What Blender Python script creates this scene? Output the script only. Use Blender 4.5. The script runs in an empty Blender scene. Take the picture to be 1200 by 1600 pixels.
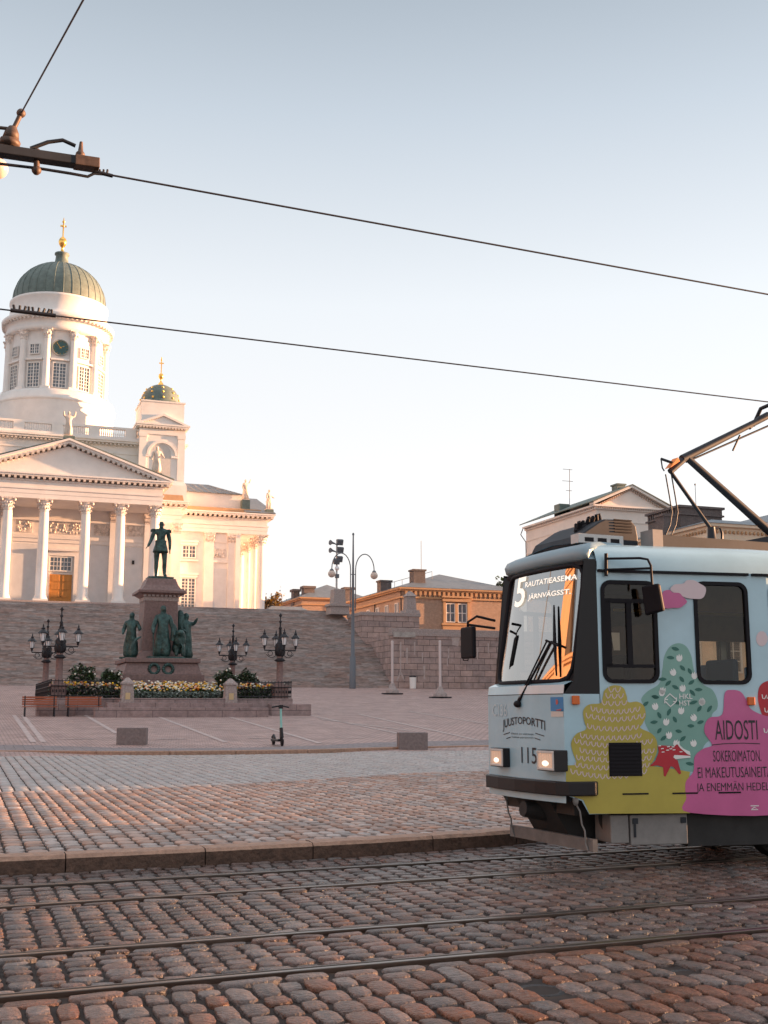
import bpy, math, random
from mathutils import Vector, Matrix
random.seed(7)
R = math.radians
SC = bpy.context.scene
COL = SC.collection

# ------------------------------------------------------------------ camera, sky, sun, exposure
CAM_H = 1.45
PITCH = math.atan(310 / 1800)
cam_data = bpy.data.cameras.new('camera')
cam = bpy.data.objects.new('camera', cam_data)
COL.objects.link(cam)
cam.location = (0, 0, CAM_H)
cam.rotation_euler = (math.pi / 2 + PITCH, 0, 0)
cam_data.sensor_fit = 'HORIZONTAL'
cam_data.sensor_width = 36
cam_data.lens = 36 * 1800 / 1200
cam_data.clip_start = 0.1
cam_data.clip_end = 6000
SC.camera = cam

SUN_EL, SUN_AZ = R(4.6), R(76)          # azimuth clockwise from +Y
w = bpy.data.worlds.new('World')
SC.world = w
w.use_nodes = True
wt = w.node_tree
wt.nodes.clear()
sky = wt.nodes.new('ShaderNodeTexSky')
sky.sky_type = 'NISHITA'
sky.sun_disc = False
sky.sun_elevation = SUN_EL
sky.sun_rotation = SUN_AZ
sky.air_density = 1.0
sky.dust_density = 1.6
sky.ozone_density = 2.0
hs = wt.nodes.new('ShaderNodeHueSaturation')
hs.inputs['Saturation'].default_value = 0.4
bg = wt.nodes.new('ShaderNodeBackground')
bg.inputs['Strength'].default_value = 0.10
wo = wt.nodes.new('ShaderNodeOutputWorld')
wt.links.new(sky.outputs[0], hs.inputs['Color'])
tcw = wt.nodes.new('ShaderNodeTexCoord')
sxw = wt.nodes.new('ShaderNodeSeparateXYZ')
wt.links.new(tcw.outputs['Generated'], sxw.inputs[0])
rmp = wt.nodes.new('ShaderNodeValToRGB')      # pale morning haze near the horizon; zenith made brighter to lift ambient light
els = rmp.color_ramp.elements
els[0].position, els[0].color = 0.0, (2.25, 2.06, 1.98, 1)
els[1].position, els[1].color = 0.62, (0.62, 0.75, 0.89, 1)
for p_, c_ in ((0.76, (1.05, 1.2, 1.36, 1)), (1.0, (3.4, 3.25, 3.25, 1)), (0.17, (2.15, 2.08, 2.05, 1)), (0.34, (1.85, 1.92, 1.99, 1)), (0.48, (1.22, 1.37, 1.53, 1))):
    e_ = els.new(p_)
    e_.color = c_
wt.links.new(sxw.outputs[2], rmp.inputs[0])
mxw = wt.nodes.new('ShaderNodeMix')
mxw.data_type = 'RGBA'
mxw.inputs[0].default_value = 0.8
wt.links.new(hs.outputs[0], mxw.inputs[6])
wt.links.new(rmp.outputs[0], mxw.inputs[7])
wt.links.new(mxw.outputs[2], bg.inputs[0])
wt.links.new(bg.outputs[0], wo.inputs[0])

sl = bpy.data.lights.new('sun', 'SUN')
sl.energy = 4.2
sl.angle = R(0.6)
sl.color = (1.0, 0.53, 0.27)
sun = bpy.data.objects.new('sun', sl)
COL.objects.link(sun)
sdir = Vector((math.sin(SUN_AZ) * math.cos(SUN_EL), math.cos(SUN_AZ) * math.cos(SUN_EL), math.sin(SUN_EL)))
sun.rotation_euler = sdir.to_track_quat('Z', 'Y').to_euler()
SC.view_settings.view_transform = 'Standard'
SC.view_settings.look = 'None'
SC.view_settings.exposure = 2.38
SC.view_settings.gamma = 1.0
SC.cycles.max_bounces = 6
SC.cycles.transparent_max_bounces = 12
SC.cycles.use_denoising = True

# ------------------------------------------------------------------ frames and helpers
PHI = R(20)
CG, SG = math.cos(PHI), math.sin(PHI)
CP, SP = math.cos(PITCH), math.sin(PITCH)


def W(E, N, Z=0.0):
    return Vector((E * CG - N * SG, E * SG + N * CG, Z))


def ray(x, y):
    b = (800 - y) / 1800
    return Vector(((x - 600) / 1800, CP - b * SP, SP + b * CP))


def at_z(x, y, z):                        # place on level z, in the city grid
    r = ray(x, y)
    t = (z - CAM_H) / r.z
    X, Y = r.x * t, r.y * t
    return (X * CG + Y * SG, -X * SG + Y * CG, z)


def at_n(x, y, n):                        # place on an east-west plane of the city grid
    r = ray(x, y)
    e0, n0 = r.x * CG + r.y * SG, -r.x * SG + r.y * CG
    t = n / n0
    return (e0 * t, n, CAM_H + r.z * t)


def at_d(x, y, d):
    r = ray(x, y)
    t = d / r.y
    X, Y = r.x * t, d
    return (X * CG + Y * SG, -X * SG + Y * CG, CAM_H + r.z * t)


class MB:
    def __init__(s):
        s.v, s.f, s.mi, s.sm = [], [], [], []
        s.m, s.T = 0, None

    def add(s, vs, fs, smooth=False):
        b = len(s.v)
        if s.T is not None:
            s.v.extend(tuple(s.T @ Vector(p)) for p in vs)
        else:
            s.v.extend(tuple(p) for p in vs)
        for f in fs:
            s.f.append(tuple(i + b for i in f))
            s.mi.append(s.m)
            s.sm.append(smooth)

    def box(s, x0, x1, y0, y1, z0, z1):
        s.add([(x0, y0, z0), (x1, y0, z0), (x1, y1, z0), (x0, y1, z0), (x0, y0, z1), (x1, y0, z1), (x1, y1, z1), (x0, y1, z1)],
              [(0, 3, 2, 1), (4, 5, 6, 7), (0, 1, 5, 4), (1, 2, 6, 5), (2, 3, 7, 6), (3, 0, 4, 7)])

    def cbox(s, cx, cy, cz, sx, sy, sz):
        s.box(cx - sx / 2, cx + sx / 2, cy - sy / 2, cy + sy / 2, cz - sz / 2, cz + sz / 2)

    def frustum(s, cx, cy, z0, z1, ax, ay, bx, by):
        v = []
        for z, hx, hy in ((z0, ax, ay), (z1, bx, by)):
            v += [(cx - hx, cy - hy, z), (cx + hx, cy - hy, z), (cx + hx, cy + hy, z), (cx - hx, cy + hy, z)]
        s.add(v, [(0, 3, 2, 1), (4, 5, 6, 7), (0, 1, 5, 4), (1, 2, 6, 5), (2, 3, 7, 6), (3, 0, 4, 7)])

    def lathe(s, prof, cx=0, cy=0, seg=24, smooth=True, a0=0.0, cap=True):
        v, f = [], []
        for r, z in prof:
            for i in range(seg):
                a = a0 + 2 * math.pi * i / seg
                v.append((cx + r * math.cos(a), cy + r * math.sin(a), z))
        for k in range(len(prof) - 1):
            for i in range(seg):
                j = (i + 1) % seg
                f.append((k * seg + i, k * seg + j, (k + 1) * seg + j, (k + 1) * seg + i))
        s.add(v, f, smooth)
        if cap:
            n = len(prof) - 1
            s.add(v[:seg], [tuple(range(seg - 1, -1, -1))])
            s.add(v[n * seg:], [tuple(range(seg))])

    def tube(s, pts, r, seg=8, smooth=True, cap=True):
        pts = [Vector(p) for p in pts]
        n = len(pts)
        rs = r if isinstance(r, (list, tuple)) else [r] * n
        v, f = [], []
        ref = None
        for k in range(n):
            t = (pts[min(k + 1, n - 1)] - pts[max(k - 1, 0)]).normalized()
            if ref is None:
                ref = Vector((0, 0, 1)) if abs(t.z) < 0.9 else Vector((1, 0, 0))
            a = ref - t * ref.dot(t)
            if a.length < 1e-4:
                a = Vector((1, 0, 0)) - t * t.x
            a.normalize()
            ref = a
            b = t.cross(a)
            for i in range(seg):
                an = 2 * math.pi * i / seg
                v.append(pts[k] + (a * math.cos(an) + b * math.sin(an)) * rs[k])
        for k in range(n - 1):
            for i in range(seg):
                j = (i + 1) % seg
                f.append((k * seg + i, k * seg + j, (k + 1) * seg + j, (k + 1) * seg + i))
        s.add(v, f, smooth)
        if cap:
            s.add(v[:seg], [tuple(range(seg - 1, -1, -1))])
            s.add(v[(n - 1) * seg:], [tuple(range(seg))])

    def ball(s, cx, cy, cz, rx, ry=None, rz=None, seg=16, rings=10, jit=0.0):
        ry = rx if ry is None else ry
        rz = rx if rz is None else rz
        v, f = [], []
        for k in range(rings + 1):
            th = math.pi * k / rings
            for i in range(seg):
                a = 2 * math.pi * i / seg
                q = 1 + random.uniform(-jit, jit)
                v.append((cx + rx * q * math.sin(th) * math.cos(a), cy + ry * q * math.sin(th) * math.sin(a), cz - rz * q * math.cos(th)))
        for k in range(rings):
            for i in range(seg):
                j = (i + 1) % seg
                f.append((k * seg + i, k * seg + j, (k + 1) * seg + j, (k + 1) * seg + i))
        s.add(v, f, True)

    def prism(s, poly, fn, w0, w1):
        """poly in (a,b), fn(a,b,w)->xyz"""
        n = len(poly)
        v = [fn(a, b, w0) for a, b in poly] + [fn(a, b, w1) for a, b in poly]
        f = [tuple(range(n - 1, -1, -1)), tuple(range(n, 2 * n))]
        for i in range(n):
            j = (i + 1) % n
            f.append((i, j, n + j, n + i))
        s.add(v, f)

    def build(s, name, mats, parent=None, off=None, bevel=0.0, smooth_angle=None):
        me = bpy.data.meshes.new(name)
        if parent is not None:
            off = OFF.get(parent.name, (0, 0, 0))
        if off:
            ox, oy, oz = off
            vs = [(x - ox, y - oy, z - oz) for x, y, z in s.v]
        else:
            vs = s.v
        me.from_pydata(vs, [], s.f)
        if not isinstance(mats, (list, tuple)):
            mats = [mats]
        for m in mats:
            me.materials.append(m)
        me.polygons.foreach_set('material_index', s.mi)
        me.polygons.foreach_set('use_smooth', s.sm)
        me.validate()
        me.update()
        o = bpy.data.objects.new(name, me)
        COL.objects.link(o)
        if parent is not None:
            o.parent = parent
            OFF[o.name] = off
        if bevel:
            b = o.modifiers.new('bevel', 'BEVEL')
            b.width = bevel
            b.segments = 2
            b.limit_method = 'ANGLE'
            b.angle_limit = R(40)
        return o


OFF = {}


def tag(o, label=None, cat=None, group=None, kind=None):
    if label: o['label'] = label
    if cat: o['category'] = cat
    if group: o['group'] = group
    if kind: o['kind'] = kind
    return o


def thing(name, E, N, Z, label, cat, group=None, rot=PHI, grid=True):
    o = bpy.data.objects.new(name, None)
    o.empty_display_size = 0.3
    COL.objects.link(o)
    o.location = W(E, N, Z) if grid else (E, N, Z)
    o.rotation_euler = (0, 0, rot)
    OFF[o.name] = (E, N, Z) if grid else (0, 0, 0)
    return tag(o, label, cat, group)


def solo(mb, name, mats, E, N, Z, label=None, cat=None, group=None, kind=None, bevel=0.0):
    """one-mesh thing or structure given in absolute city-grid coordinates"""
    o = mb.build(name, mats, None, (E, N, Z), bevel)
    o.location = W(E, N, Z)
    o.rotation_euler = (0, 0, PHI)
    return tag(o, label, cat, group, kind)


def dup(o, parent=None):
    c = o.copy()
    COL.objects.link(c)
    if parent is not None:
        c.parent = parent
    for ch in list(o.children):
        dup(ch, c)
    return c


def place(root, E, N, Z, rz=0.0, label=None, group=None):
    root.location = W(E, N, Z)
    root.rotation_euler = (0, 0, PHI + rz)
    if label: root['label'] = label
    if group: root['group'] = group
    return root


def eval_mesh(ob):
    dg = bpy.context.evaluated_depsgraph_get()
    dg.update()
    me = bpy.data.meshes.new_from_object(ob.evaluated_get(dg))
    vs = [tuple(v.co) for v in me.vertices]
    fs = [tuple(p.vertices) for p in me.polygons]
    bpy.data.meshes.remove(me)
    return vs, fs


def text2d(body, bold=0.0):
    cu = bpy.data.curves.new('lettering', 'FONT')
    cu.body = body
    cu.size = 1.0
    cu.offset = bold
    cu.resolution_u = 3
    ob = bpy.data.objects.new('lettering', cu)
    COL.objects.link(ob)
    vs, fs = eval_mesh(ob)
    bpy.data.objects.remove(ob)
    bpy.data.curves.remove(cu)
    x0, x1 = min(v[0] for v in vs), max(v[0] for v in vs)
    y0, y1 = min(v[1] for v in vs), max(v[1] for v in vs)
    return [((v[0] - x0) / (x1 - x0), (v[1] - y0) / (y1 - y0)) for v in vs], fs


def skin(nodes, edges, sub=1, root=None):
    """nodes: list of (xyz, radius); one continuous figure surface"""
    me = bpy.data.meshes.new('figure')
    me.from_pydata([n[0] for n in nodes], edges, [])
    ob = bpy.data.objects.new('figure', me)
    COL.objects.link(ob)
    m = ob.modifiers.new('s', 'SKIN')
    m.use_smooth_shade = True
    sv = me.skin_vertices[0].data
    for i, n in enumerate(nodes):
        r = n[1]
        sv[i].radius = r if isinstance(r, tuple) else (r, r)
        sv[i].use_root = (i == (root or 0))
    if sub:
        m2 = ob.modifiers.new('u', 'SUBSURF')
        m2.levels = sub
        m2.render_levels = sub
    vs, fs = eval_mesh(ob)
    bpy.data.objects.remove(ob)
    bpy.data.meshes.remove(me)
    return vs, fs


# ------------------------------------------------------------------ materials
def M(name, col, rough=0.6, metal=0.0, var=0.0, scale=4.0, bump=0.0, bscale=25.0, island=0.0, stretch=(1, 1, 1),
      emit=None, spec=0.5, tint=None, coat=0.0):
    m = bpy.data.materials.new(name)
    m.use_nodes = True
    t = m.node_tree
    b = t.nodes['Principled BSDF']
    b.inputs['Base Color'].default_value = (*col, 1)
    b.inputs['Roughness'].default_value = rough
    b.inputs['Metallic'].default_value = metal
    b.inputs['Specular IOR Level'].default_value = spec
    b.inputs['Coat Weight'].default_value = coat
    L = t.links.new
    tc = t.nodes.new('ShaderNodeTexCoord')
    mp = t.nodes.new('ShaderNodeMapping')
    mp.inputs['Scale'].default_value = stretch
    L(tc.outputs['Object'], mp.inputs[0])
    src = None
    if var:
        n = t.nodes.new('ShaderNodeTexNoise')
        n.inputs['Scale'].default_value = scale
        n.inputs['Detail'].default_value = 6
        n.inputs['Roughness'].default_value = 0.65
        L(mp.outputs[0], n.inputs['Vector'])
        cr = t.nodes.new('ShaderNodeMapRange')
        cr.inputs['From Min'].default_value = 0.28
        cr.inputs['From Max'].default_value = 0.72
        L(n.outputs['Fac'], cr.inputs['Value'])
        mx = t.nodes.new('ShaderNodeMix')
        mx.data_type = 'RGBA'
        lo = tint if tint else tuple(c * (1 - var) for c in col)
        mx.inputs[6].default_value = (*lo, 1)
        mx.inputs[7].default_value = (*[min(1, c * (1 + var)) for c in col], 1)
        L(cr.outputs[0], mx.inputs[0])
        src = mx.outputs[2]
    if island:
        g = t.nodes.new('ShaderNodeNewGeometry')
        h = t.nodes.new('ShaderNodeHueSaturation')
        mr = t.nodes.new('ShaderNodeMapRange')
        mr.inputs['To Min'].default_value = 1 - island
        mr.inputs['To Max'].default_value = 1 + island
        L(g.outputs['Random Per Island'], mr.inputs['Value'])
        L(mr.outputs[0], h.inputs['Value'])
        ml = t.nodes.new('ShaderNodeMath')
        ml.operation = 'MULTIPLY'
        ml.inputs[1].default_value = 7.31
        fr = t.nodes.new('ShaderNodeMath')
        fr.operation = 'FRACT'
        L(g.outputs['Random Per Island'], ml.inputs[0])
        L(ml.outputs[0], fr.inputs[0])
        mr2 = t.nodes.new('ShaderNodeMapRange')
        mr2.inputs['To Min'].default_value = 0.45
        mr2.inputs['To Max'].default_value = 1.3
        L(fr.outputs[0], mr2.inputs['Value'])
        L(mr2.outputs[0], h.inputs['Saturation'])
        if src:
            L(src, h.inputs['Color'])
        else:
            h.inputs['Color'].default_value = (*col, 1)
        src = h.outputs[0]
    if src:
        L(src, b.inputs['Base Color'])
    if bump:
        n2 = t.nodes.new('ShaderNodeTexNoise')
        n2.inputs['Scale'].default_value = bscale
        n2.inputs['Detail'].default_value = 5
        L(mp.outputs[0], n2.inputs['Vector'])
        bp = t.nodes.new('ShaderNodeBump')
        bp.inputs['Strength'].default_value = bump
        bp.inputs['Distance'].default_value = 0.03
        L(n2.outputs['Fac'], bp.inputs['Height'])
        L(bp.outputs[0], b.inputs['Normal'])
    if emit:
        b.inputs['Emission Color'].default_value = (*emit[0], 1)
        b.inputs['Emission Strength'].default_value = emit[1]
    return m


def brickmat(name, c1, c2, mortar, bw, bh, ms=0.012, plane='xz', rough=0.8, var=0.5, bump=0.5, offset=0.5, nscale=3.0):
    m = bpy.data.materials.new(name)
    m.use_nodes = True
    t = m.node_tree
    b = t.nodes['Principled BSDF']
    b.inputs['Roughness'].default_value = rough
    L = t.links.new
    tc = t.nodes.new('ShaderNodeTexCoord')
    sx = t.nodes.new('ShaderNodeSeparateXYZ')
    L(tc.outputs['Object'], sx.inputs[0])
    cb = t.nodes.new('ShaderNodeCombineXYZ')
    if plane == 'xz':                     # walls of any facing: along = x + y, up = z
        ad = t.nodes.new('ShaderNodeMath')
        ad.operation = 'ADD'
        L(sx.outputs[0], ad.inputs[0]); L(sx.outputs[1], ad.inputs[1])
        L(ad.outputs[0], cb.inputs[0]); L(sx.outputs[2], cb.inputs[1])
    else:
        L(sx.outputs[0], cb.inputs[0]); L(sx.outputs[1], cb.inputs[1])
    br = t.nodes.new('ShaderNodeTexBrick')
    br.offset = offset
    br.inputs['Color1'].default_value = (*c1, 1)
    br.inputs['Color2'].default_value = (*c2, 1)
    br.inputs['Mortar'].default_value = (*mortar, 1)
    br.inputs['Scale'].default_value = 1
    br.inputs['Brick Width'].default_value = bw
    br.inputs['Row Height'].default_value = bh
    br.inputs['Mortar Size'].default_value = ms
    br.inputs['Mortar Smooth'].default_value = 0.3
    L(cb.outputs[0], br.inputs['Vector'])
    n = t.nodes.new('ShaderNodeTexNoise')
    n.inputs['Scale'].default_value = nscale
    n.inputs['Detail'].default_value = 8
    n.inputs['Roughness'].default_value = 0.75
    L(tc.outputs['Object'], n.inputs['Vector'])
    mr = t.nodes.new('ShaderNodeMapRange')
    mr.inputs['From Min'].default_value = 0.3
    mr.inputs['From Max'].default_value = 0.7
    mr.inputs['To Min'].default_value = 1 - var
    mr.inputs['To Max'].default_value = 1 + var
    L(n.outputs['Fac'], mr.inputs['Value'])
    h = t.nodes.new('ShaderNodeHueSaturation')
    L(br.outputs['Color'], h.inputs['Color'])
    L(mr.outputs[0], h.inputs['Value'])
    L(h.outputs[0], b.inputs['Base Color'])
    bp = t.nodes.new('ShaderNodeBump')
    bp.inputs['Strength'].default_value = bump
    bp.inputs['Distance'].default_value = 0.03
    bp.invert = True
    L(br.outputs['Fac'], bp.inputs['Height'])
    L(bp.outputs[0], b.inputs['Normal'])
    return m


def glassmat(name, tint, gloss, rough=0.02):
    m = bpy.data.materials.new(name)
    m.use_nodes = True
    t = m.node_tree
    t.nodes.clear()
    L = t.links.new
    o = t.nodes.new('ShaderNodeOutputMaterial')
    tr = t.nodes.new('ShaderNodeBsdfTransparent')
    tr.inputs[0].default_value = (*tint, 1)
    gl = t.nodes.new('ShaderNodeBsdfGlossy')
    gl.inputs['Roughness'].default_value = rough
    fr = t.nodes.new('ShaderNodeFresnel')
    fr.inputs['IOR'].default_value = 1.5
    ad = t.nodes.new('ShaderNodeMath')
    ad.operation = 'ADD'
    ad.use_clamp = True
    ad.inputs[1].default_value = gloss
    L(fr.outputs[0], ad.inputs[0])
    mx = t.nodes.new('ShaderNodeMixShader')
    L(ad.outputs[0], mx.inputs[0])
    L(tr.outputs[0], mx.inputs[1])
    L(gl.outputs[0], mx.inputs[2])
    L(mx.outputs[0], o.inputs[0])
    return m


white = M('white_plaster', (0.74, 0.70, 0.67), 0.75, var=0.09, scale=0.6, bump=0.08, bscale=6)
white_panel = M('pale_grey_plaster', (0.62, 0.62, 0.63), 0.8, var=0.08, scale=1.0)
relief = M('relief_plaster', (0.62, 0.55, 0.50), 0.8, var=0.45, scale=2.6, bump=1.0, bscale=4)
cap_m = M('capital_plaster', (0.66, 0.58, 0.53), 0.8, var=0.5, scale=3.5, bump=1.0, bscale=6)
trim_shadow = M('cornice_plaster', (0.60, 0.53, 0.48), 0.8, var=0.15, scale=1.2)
copper = M('green_copper', (0.115, 0.15, 0.135), 0.6, metal=0.0, var=0.3, scale=1.5)
roofgrey = M('grey_sheet_roof', (0.16, 0.18, 0.20), 0.5, var=0.2, scale=1.0)
gold = M('gilding', (0.95, 0.55, 0.14), 0.25, metal=0.9)
zinc = M('zinc_statue', (0.62, 0.52, 0.44), 0.7, var=0.15, scale=2)
oak = M('oak_door', (0.52, 0.22, 0.045), 0.55, var=0.2, scale=3, stretch=(1, 1, 0.2))
winglass = M('window_glass_dark', (0.10, 0.12, 0.15), 0.12, spec=0.8)
winframe = M('window_frame_white', (0.72, 0.69, 0.66), 0.6)
clockm = M('clock_face', (0.03, 0.09, 0.09), 0.4)
granite = M('red_granite', (0.19, 0.118, 0.108), 0.55, var=0.3, scale=9, bump=0.15, bscale=40)
granite_grey = M('grey_granite', (0.33, 0.27, 0.255), 0.7, var=0.35, scale=12, bump=0.3, bscale=30)
granite_dark = M('dark_granite', (0.19, 0.15, 0.145), 0.75, var=0.3, scale=14, bump=0.3, bscale=30)
bronze = M('green_bronze', (0.030, 0.070, 0.065), 0.45, metal=0.25, var=0.8, scale=5, bump=1.0, bscale=9)
iron = M('black_iron', (0.015, 0.015, 0.02), 0.45, metal=0.3)
greypaint = M('grey_post_paint', (0.12, 0.13, 0.15), 0.5)
lampglass = M('opal_glass', (0.8, 0.8, 0.82), 0.25)
globeglass = M('globe_glass', (0.62, 0.50, 0.43), 0.2, var=0.1, scale=6)
woodred = M('bench_wood', (0.32, 0.085, 0.035), 0.5, var=0.25, scale=6, stretch=(1, 8, 8))
leafm = M('leaf_green', (0.045, 0.075, 0.03), 0.6, island=0.5)
leafpale = M('leaf_silver', (0.17, 0.21, 0.18), 0.7, island=0.35)
fl_y = M('petal_yellow', (0.75, 0.42, 0.02), 0.5, island=0.25)
fl_w = M('petal_white', (0.75, 0.72, 0.62), 0.5, island=0.2)
fl_o = M('petal_orange', (0.62, 0.17, 0.02), 0.5, island=0.3)
leaf_aut = M('leaf_autumn', (0.22, 0.13, 0.03), 0.7, island=0.6)
bark = M('bark', (0.09, 0.06, 0.04), 0.9, var=0.3, scale=5)
steel = M('rail_steel', (0.15, 0.12, 0.105), 0.28, metal=0.85, var=0.35, scale=1.2, stretch=(0.3, 8, 8))
steel_rust = M('rail_groove', (0.05, 0.035, 0.03), 0.7, metal=0.2)

cob_near = M('cobble_brown', (0.17, 0.090, 0.066), 0.36, var=0.45, scale=16, bump=0.9, bscale=38, island=0.3, spec=0.4)
cob_track = M('cobble_track', (0.14, 0.09, 0.077), 0.45, var=0.45, scale=12, bump=0.8, bscale=42, island=0.38, spec=0.45)
cob_isl = M('cobble_island', (0.36, 0.24, 0.195), 0.6, var=0.3, scale=9, bump=0.35, bscale=45, island=0.28)
tn_ = cob_track.node_tree
nz = tn_.nodes.new('ShaderNodeTexNoise'); nz.inputs['Scale'].default_value = 0.9; nz.inputs['Detail'].default_value = 4
tcx = tn_.nodes.new('ShaderNodeTexCoord'); tn_.links.new(tcx.outputs['Object'], nz.inputs['Vector'])
mrx = tn_.nodes.new('ShaderNodeMapRange')
for k_, v_ in (('From Min', .42), ('From Max', .6), ('To Min', .22), ('To Max', .55)): mrx.inputs[k_].default_value = v_
tn_.links.new(nz.outputs['Fac'], mrx.inputs['Value']); tn_.links.new(mrx.outputs[0], tn_.nodes['Principled BSDF'].inputs['Roughness'])
cob_grey = M('cobble_grey', (0.40, 0.355, 0.34), 0.6, var=0.2, scale=6, bump=0.25, bscale=40, island=0.12)
dirt = M('joint_dirt', (0.032, 0.02, 0.016), 0.9, var=0.4, scale=8)
kerbm = M('kerb_granite', (0.36, 0.21, 0.145), 0.65, var=0.35, scale=14, bump=0.5, bscale=30)
stairm = None
wallstone = brickmat('granite_blocks', (0.40, 0.29, 0.26), (0.29, 0.225, 0.215), (0.10, 0.075, 0.07), 1.15, 0.52, 0.022, var=0.35, bump=0.8, nscale=1.2)
brick_a = brickmat('yellow_brick', (0.41, 0.275, 0.20), (0.36, 0.235, 0.165), (0.34, 0.25, 0.2), 0.3, 0.1, 0.01, var=0.2, bump=0.2)
brick_dark = brickmat('dark_brick', (0.13, 0.10, 0.095), (0.10, 0.08, 0.08), (0.2, 0.17, 0.16), 0.4, 0.12, 0.012, var=0.3)
creamwall = M('cream_plaster', (0.70, 0.56, 0.42), 0.8, var=0.1, scale=0.7)
ochre = M('ochre_trim', (0.48, 0.28, 0.15), 0.75, var=0.12, scale=1)
palewall = M('pale_wall', (0.76, 0.68, 0.62), 0.8, var=0.07, scale=0.7)
dentil_m = M('dentil_plaster', (0.45, 0.36, 0.31), 0.8)

# tram
blue = M('pale_blue_paint', (0.40, 0.57, 0.65), 0.26, var=0.10, scale=1.6, coat=0.4)
bluegrey = M('blue_grey_paint', (0.24, 0.33, 0.38), 0.4, var=0.06, scale=2)
blackp = M('black_paint', (0.018, 0.016, 0.018), 0.4, spec=.3)
rubber = M('rubber', (0.014, 0.012, 0.015), 0.6, spec=.15)
darkgrey = M('dark_grey_metal', (0.030, 0.033, 0.040), 0.6, spec=.25, var=0.3, scale=5)
underm = M('underframe', (0.022, 0.02, 0.02), 0.7, var=0.4, scale=5)
greymet = M('grey_box_metal', (0.22, 0.20, 0.19), 0.55, var=0.25, scale=4)
inter = M('interior_lining', (0.08, 0.058, 0.035), 0.7, var=0.3, scale=3)
inter_seat = M('seat_fabric', (0.05, 0.19, 0.42), 0.8)
olive = M('olive_paint', (0.44, 0.35, 0.06), 0.4, var=0.08, scale=3, coat=0.2)
teal = M('teal_paint', (0.19, 0.37, 0.32), 0.4, var=0.08, scale=3, coat=0.2)
tealdark = M('dark_teal_paint', (0.025, 0.13, 0.105), 0.4)
pink = M('pink_paint', (0.56, 0.11, 0.28), 0.4, var=0.08, scale=3, coat=0.2)
pinklt = M('pale_pink_paint', (0.68, 0.53, 0.55), 0.4)
red = M('red_paint', (0.45, 0.015, 0.03), 0.4)
whitep = M('white_paint', (0.78, 0.76, 0.74), 0.4)
inkm = M('black_lettering', (0.02, 0.018, 0.025), 0.45)
orangelens = M('orange_lens', (0.65, 0.13, 0.02), 0.2)
stickerblue = M('sticker_blue', (0.05, 0.22, 0.46), 0.4)
ledm = M('led_lettering', (0.9, 0.85, 0.75), 0.5, emit=((1.0, 0.88, 0.74), .14))
headm = M('headlight_lens', (0.62, 0.45, 0.36), 0.15, emit=((1.0, 0.62, 0.4), 0.05))
chrome = M('reflector', (0.8, 0.8, 0.8), 0.12, metal=1.0)
g_side = glassmat('side_glass', (0.74, 0.68, 0.58), 0.0)
g_wind = glassmat('windscreen_glass', (0.35, 0.35, 0.35), 0.38)


# ------------------------------------------------------------------ ground
def gz(n):
    pts = [(-400, 0), (11.3, 0.0), (20.0, 0.13), (31.2, 0.30), (34.5, 0.46), (62, 1.45), (92, 3.30), (92.3, 3.25), (98.5, 6.6), (106.5, 10.4), (109, 10.88), (135, 11.6), (150, 13), (2500, 13)]
    for (a, za), (b, zb) in zip(pts, pts[1:]):
        if a <= n <= b:
            return za + (zb - za) * (n - a) / (b - a)
    return 13


def strip_mat():
    m = bpy.data.materials.new('plaza_setts')
    m.use_nodes = True
    t = m.node_tree
    b = t.nodes['Principled BSDF']
    b.inputs['Roughness'].default_value = 0.7
    L = t.links.new
    tc = t.nodes.new('ShaderNodeTexCoord')
    br = t.nodes.new('ShaderNodeTexBrick')
    br.inputs['Color1'].default_value = (0.48, 0.325, 0.29, 1)
    br.inputs['Color2'].default_value = (0.385, 0.26, 0.23, 1)
    br.inputs['Mortar'].default_value = (0.2, 0.145, 0.14, 1)
    br.inputs['Scale'].default_value = 1
    br.inputs['Brick Width'].default_value = 0.24
    br.inputs['Row Height'].default_value = 0.22
    br.inputs['Mortar Size'].default_value = 0.022
    L(tc.outputs['Object'], br.inputs['Vector'])
    n = t.nodes.new('ShaderNodeTexNoise')
    n.inputs['Scale'].default_value = 0.9
    n.inputs['Detail'].default_value = 9
    n.inputs['Roughness'].default_value = 0.8
    L(tc.outputs['Object'], n.inputs['Vector'])
    mr = t.nodes.new('ShaderNodeMapRange')
    mr.inputs['From Min'].default_value = 0.3
    mr.inputs['From Max'].default_value = 0.7
    mr.inputs['To Min'].default_value = 0.62
    mr.inputs['To Max'].default_value = 1.34
    L(n.outputs['Fac'], mr.inputs['Value'])
    h = t.nodes.new('ShaderNodeHueSaturation')
    L(br.outputs['Color'], h.inputs['Color'])
    L(mr.outputs[0], h.inputs['Value'])
    L(h.outputs[0], b.inputs['Base Color'])
    bp = t.nodes.new('ShaderNodeBump')
    bp.invert = True
    bp.inputs['Strength'].default_value = 0.5
    bp.inputs['Distance'].default_value = 0.02
    L(br.outputs['Fac'], bp.inputs['Height'])
    L(bp.outputs[0], b.inputs['Normal'])
    return m


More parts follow.
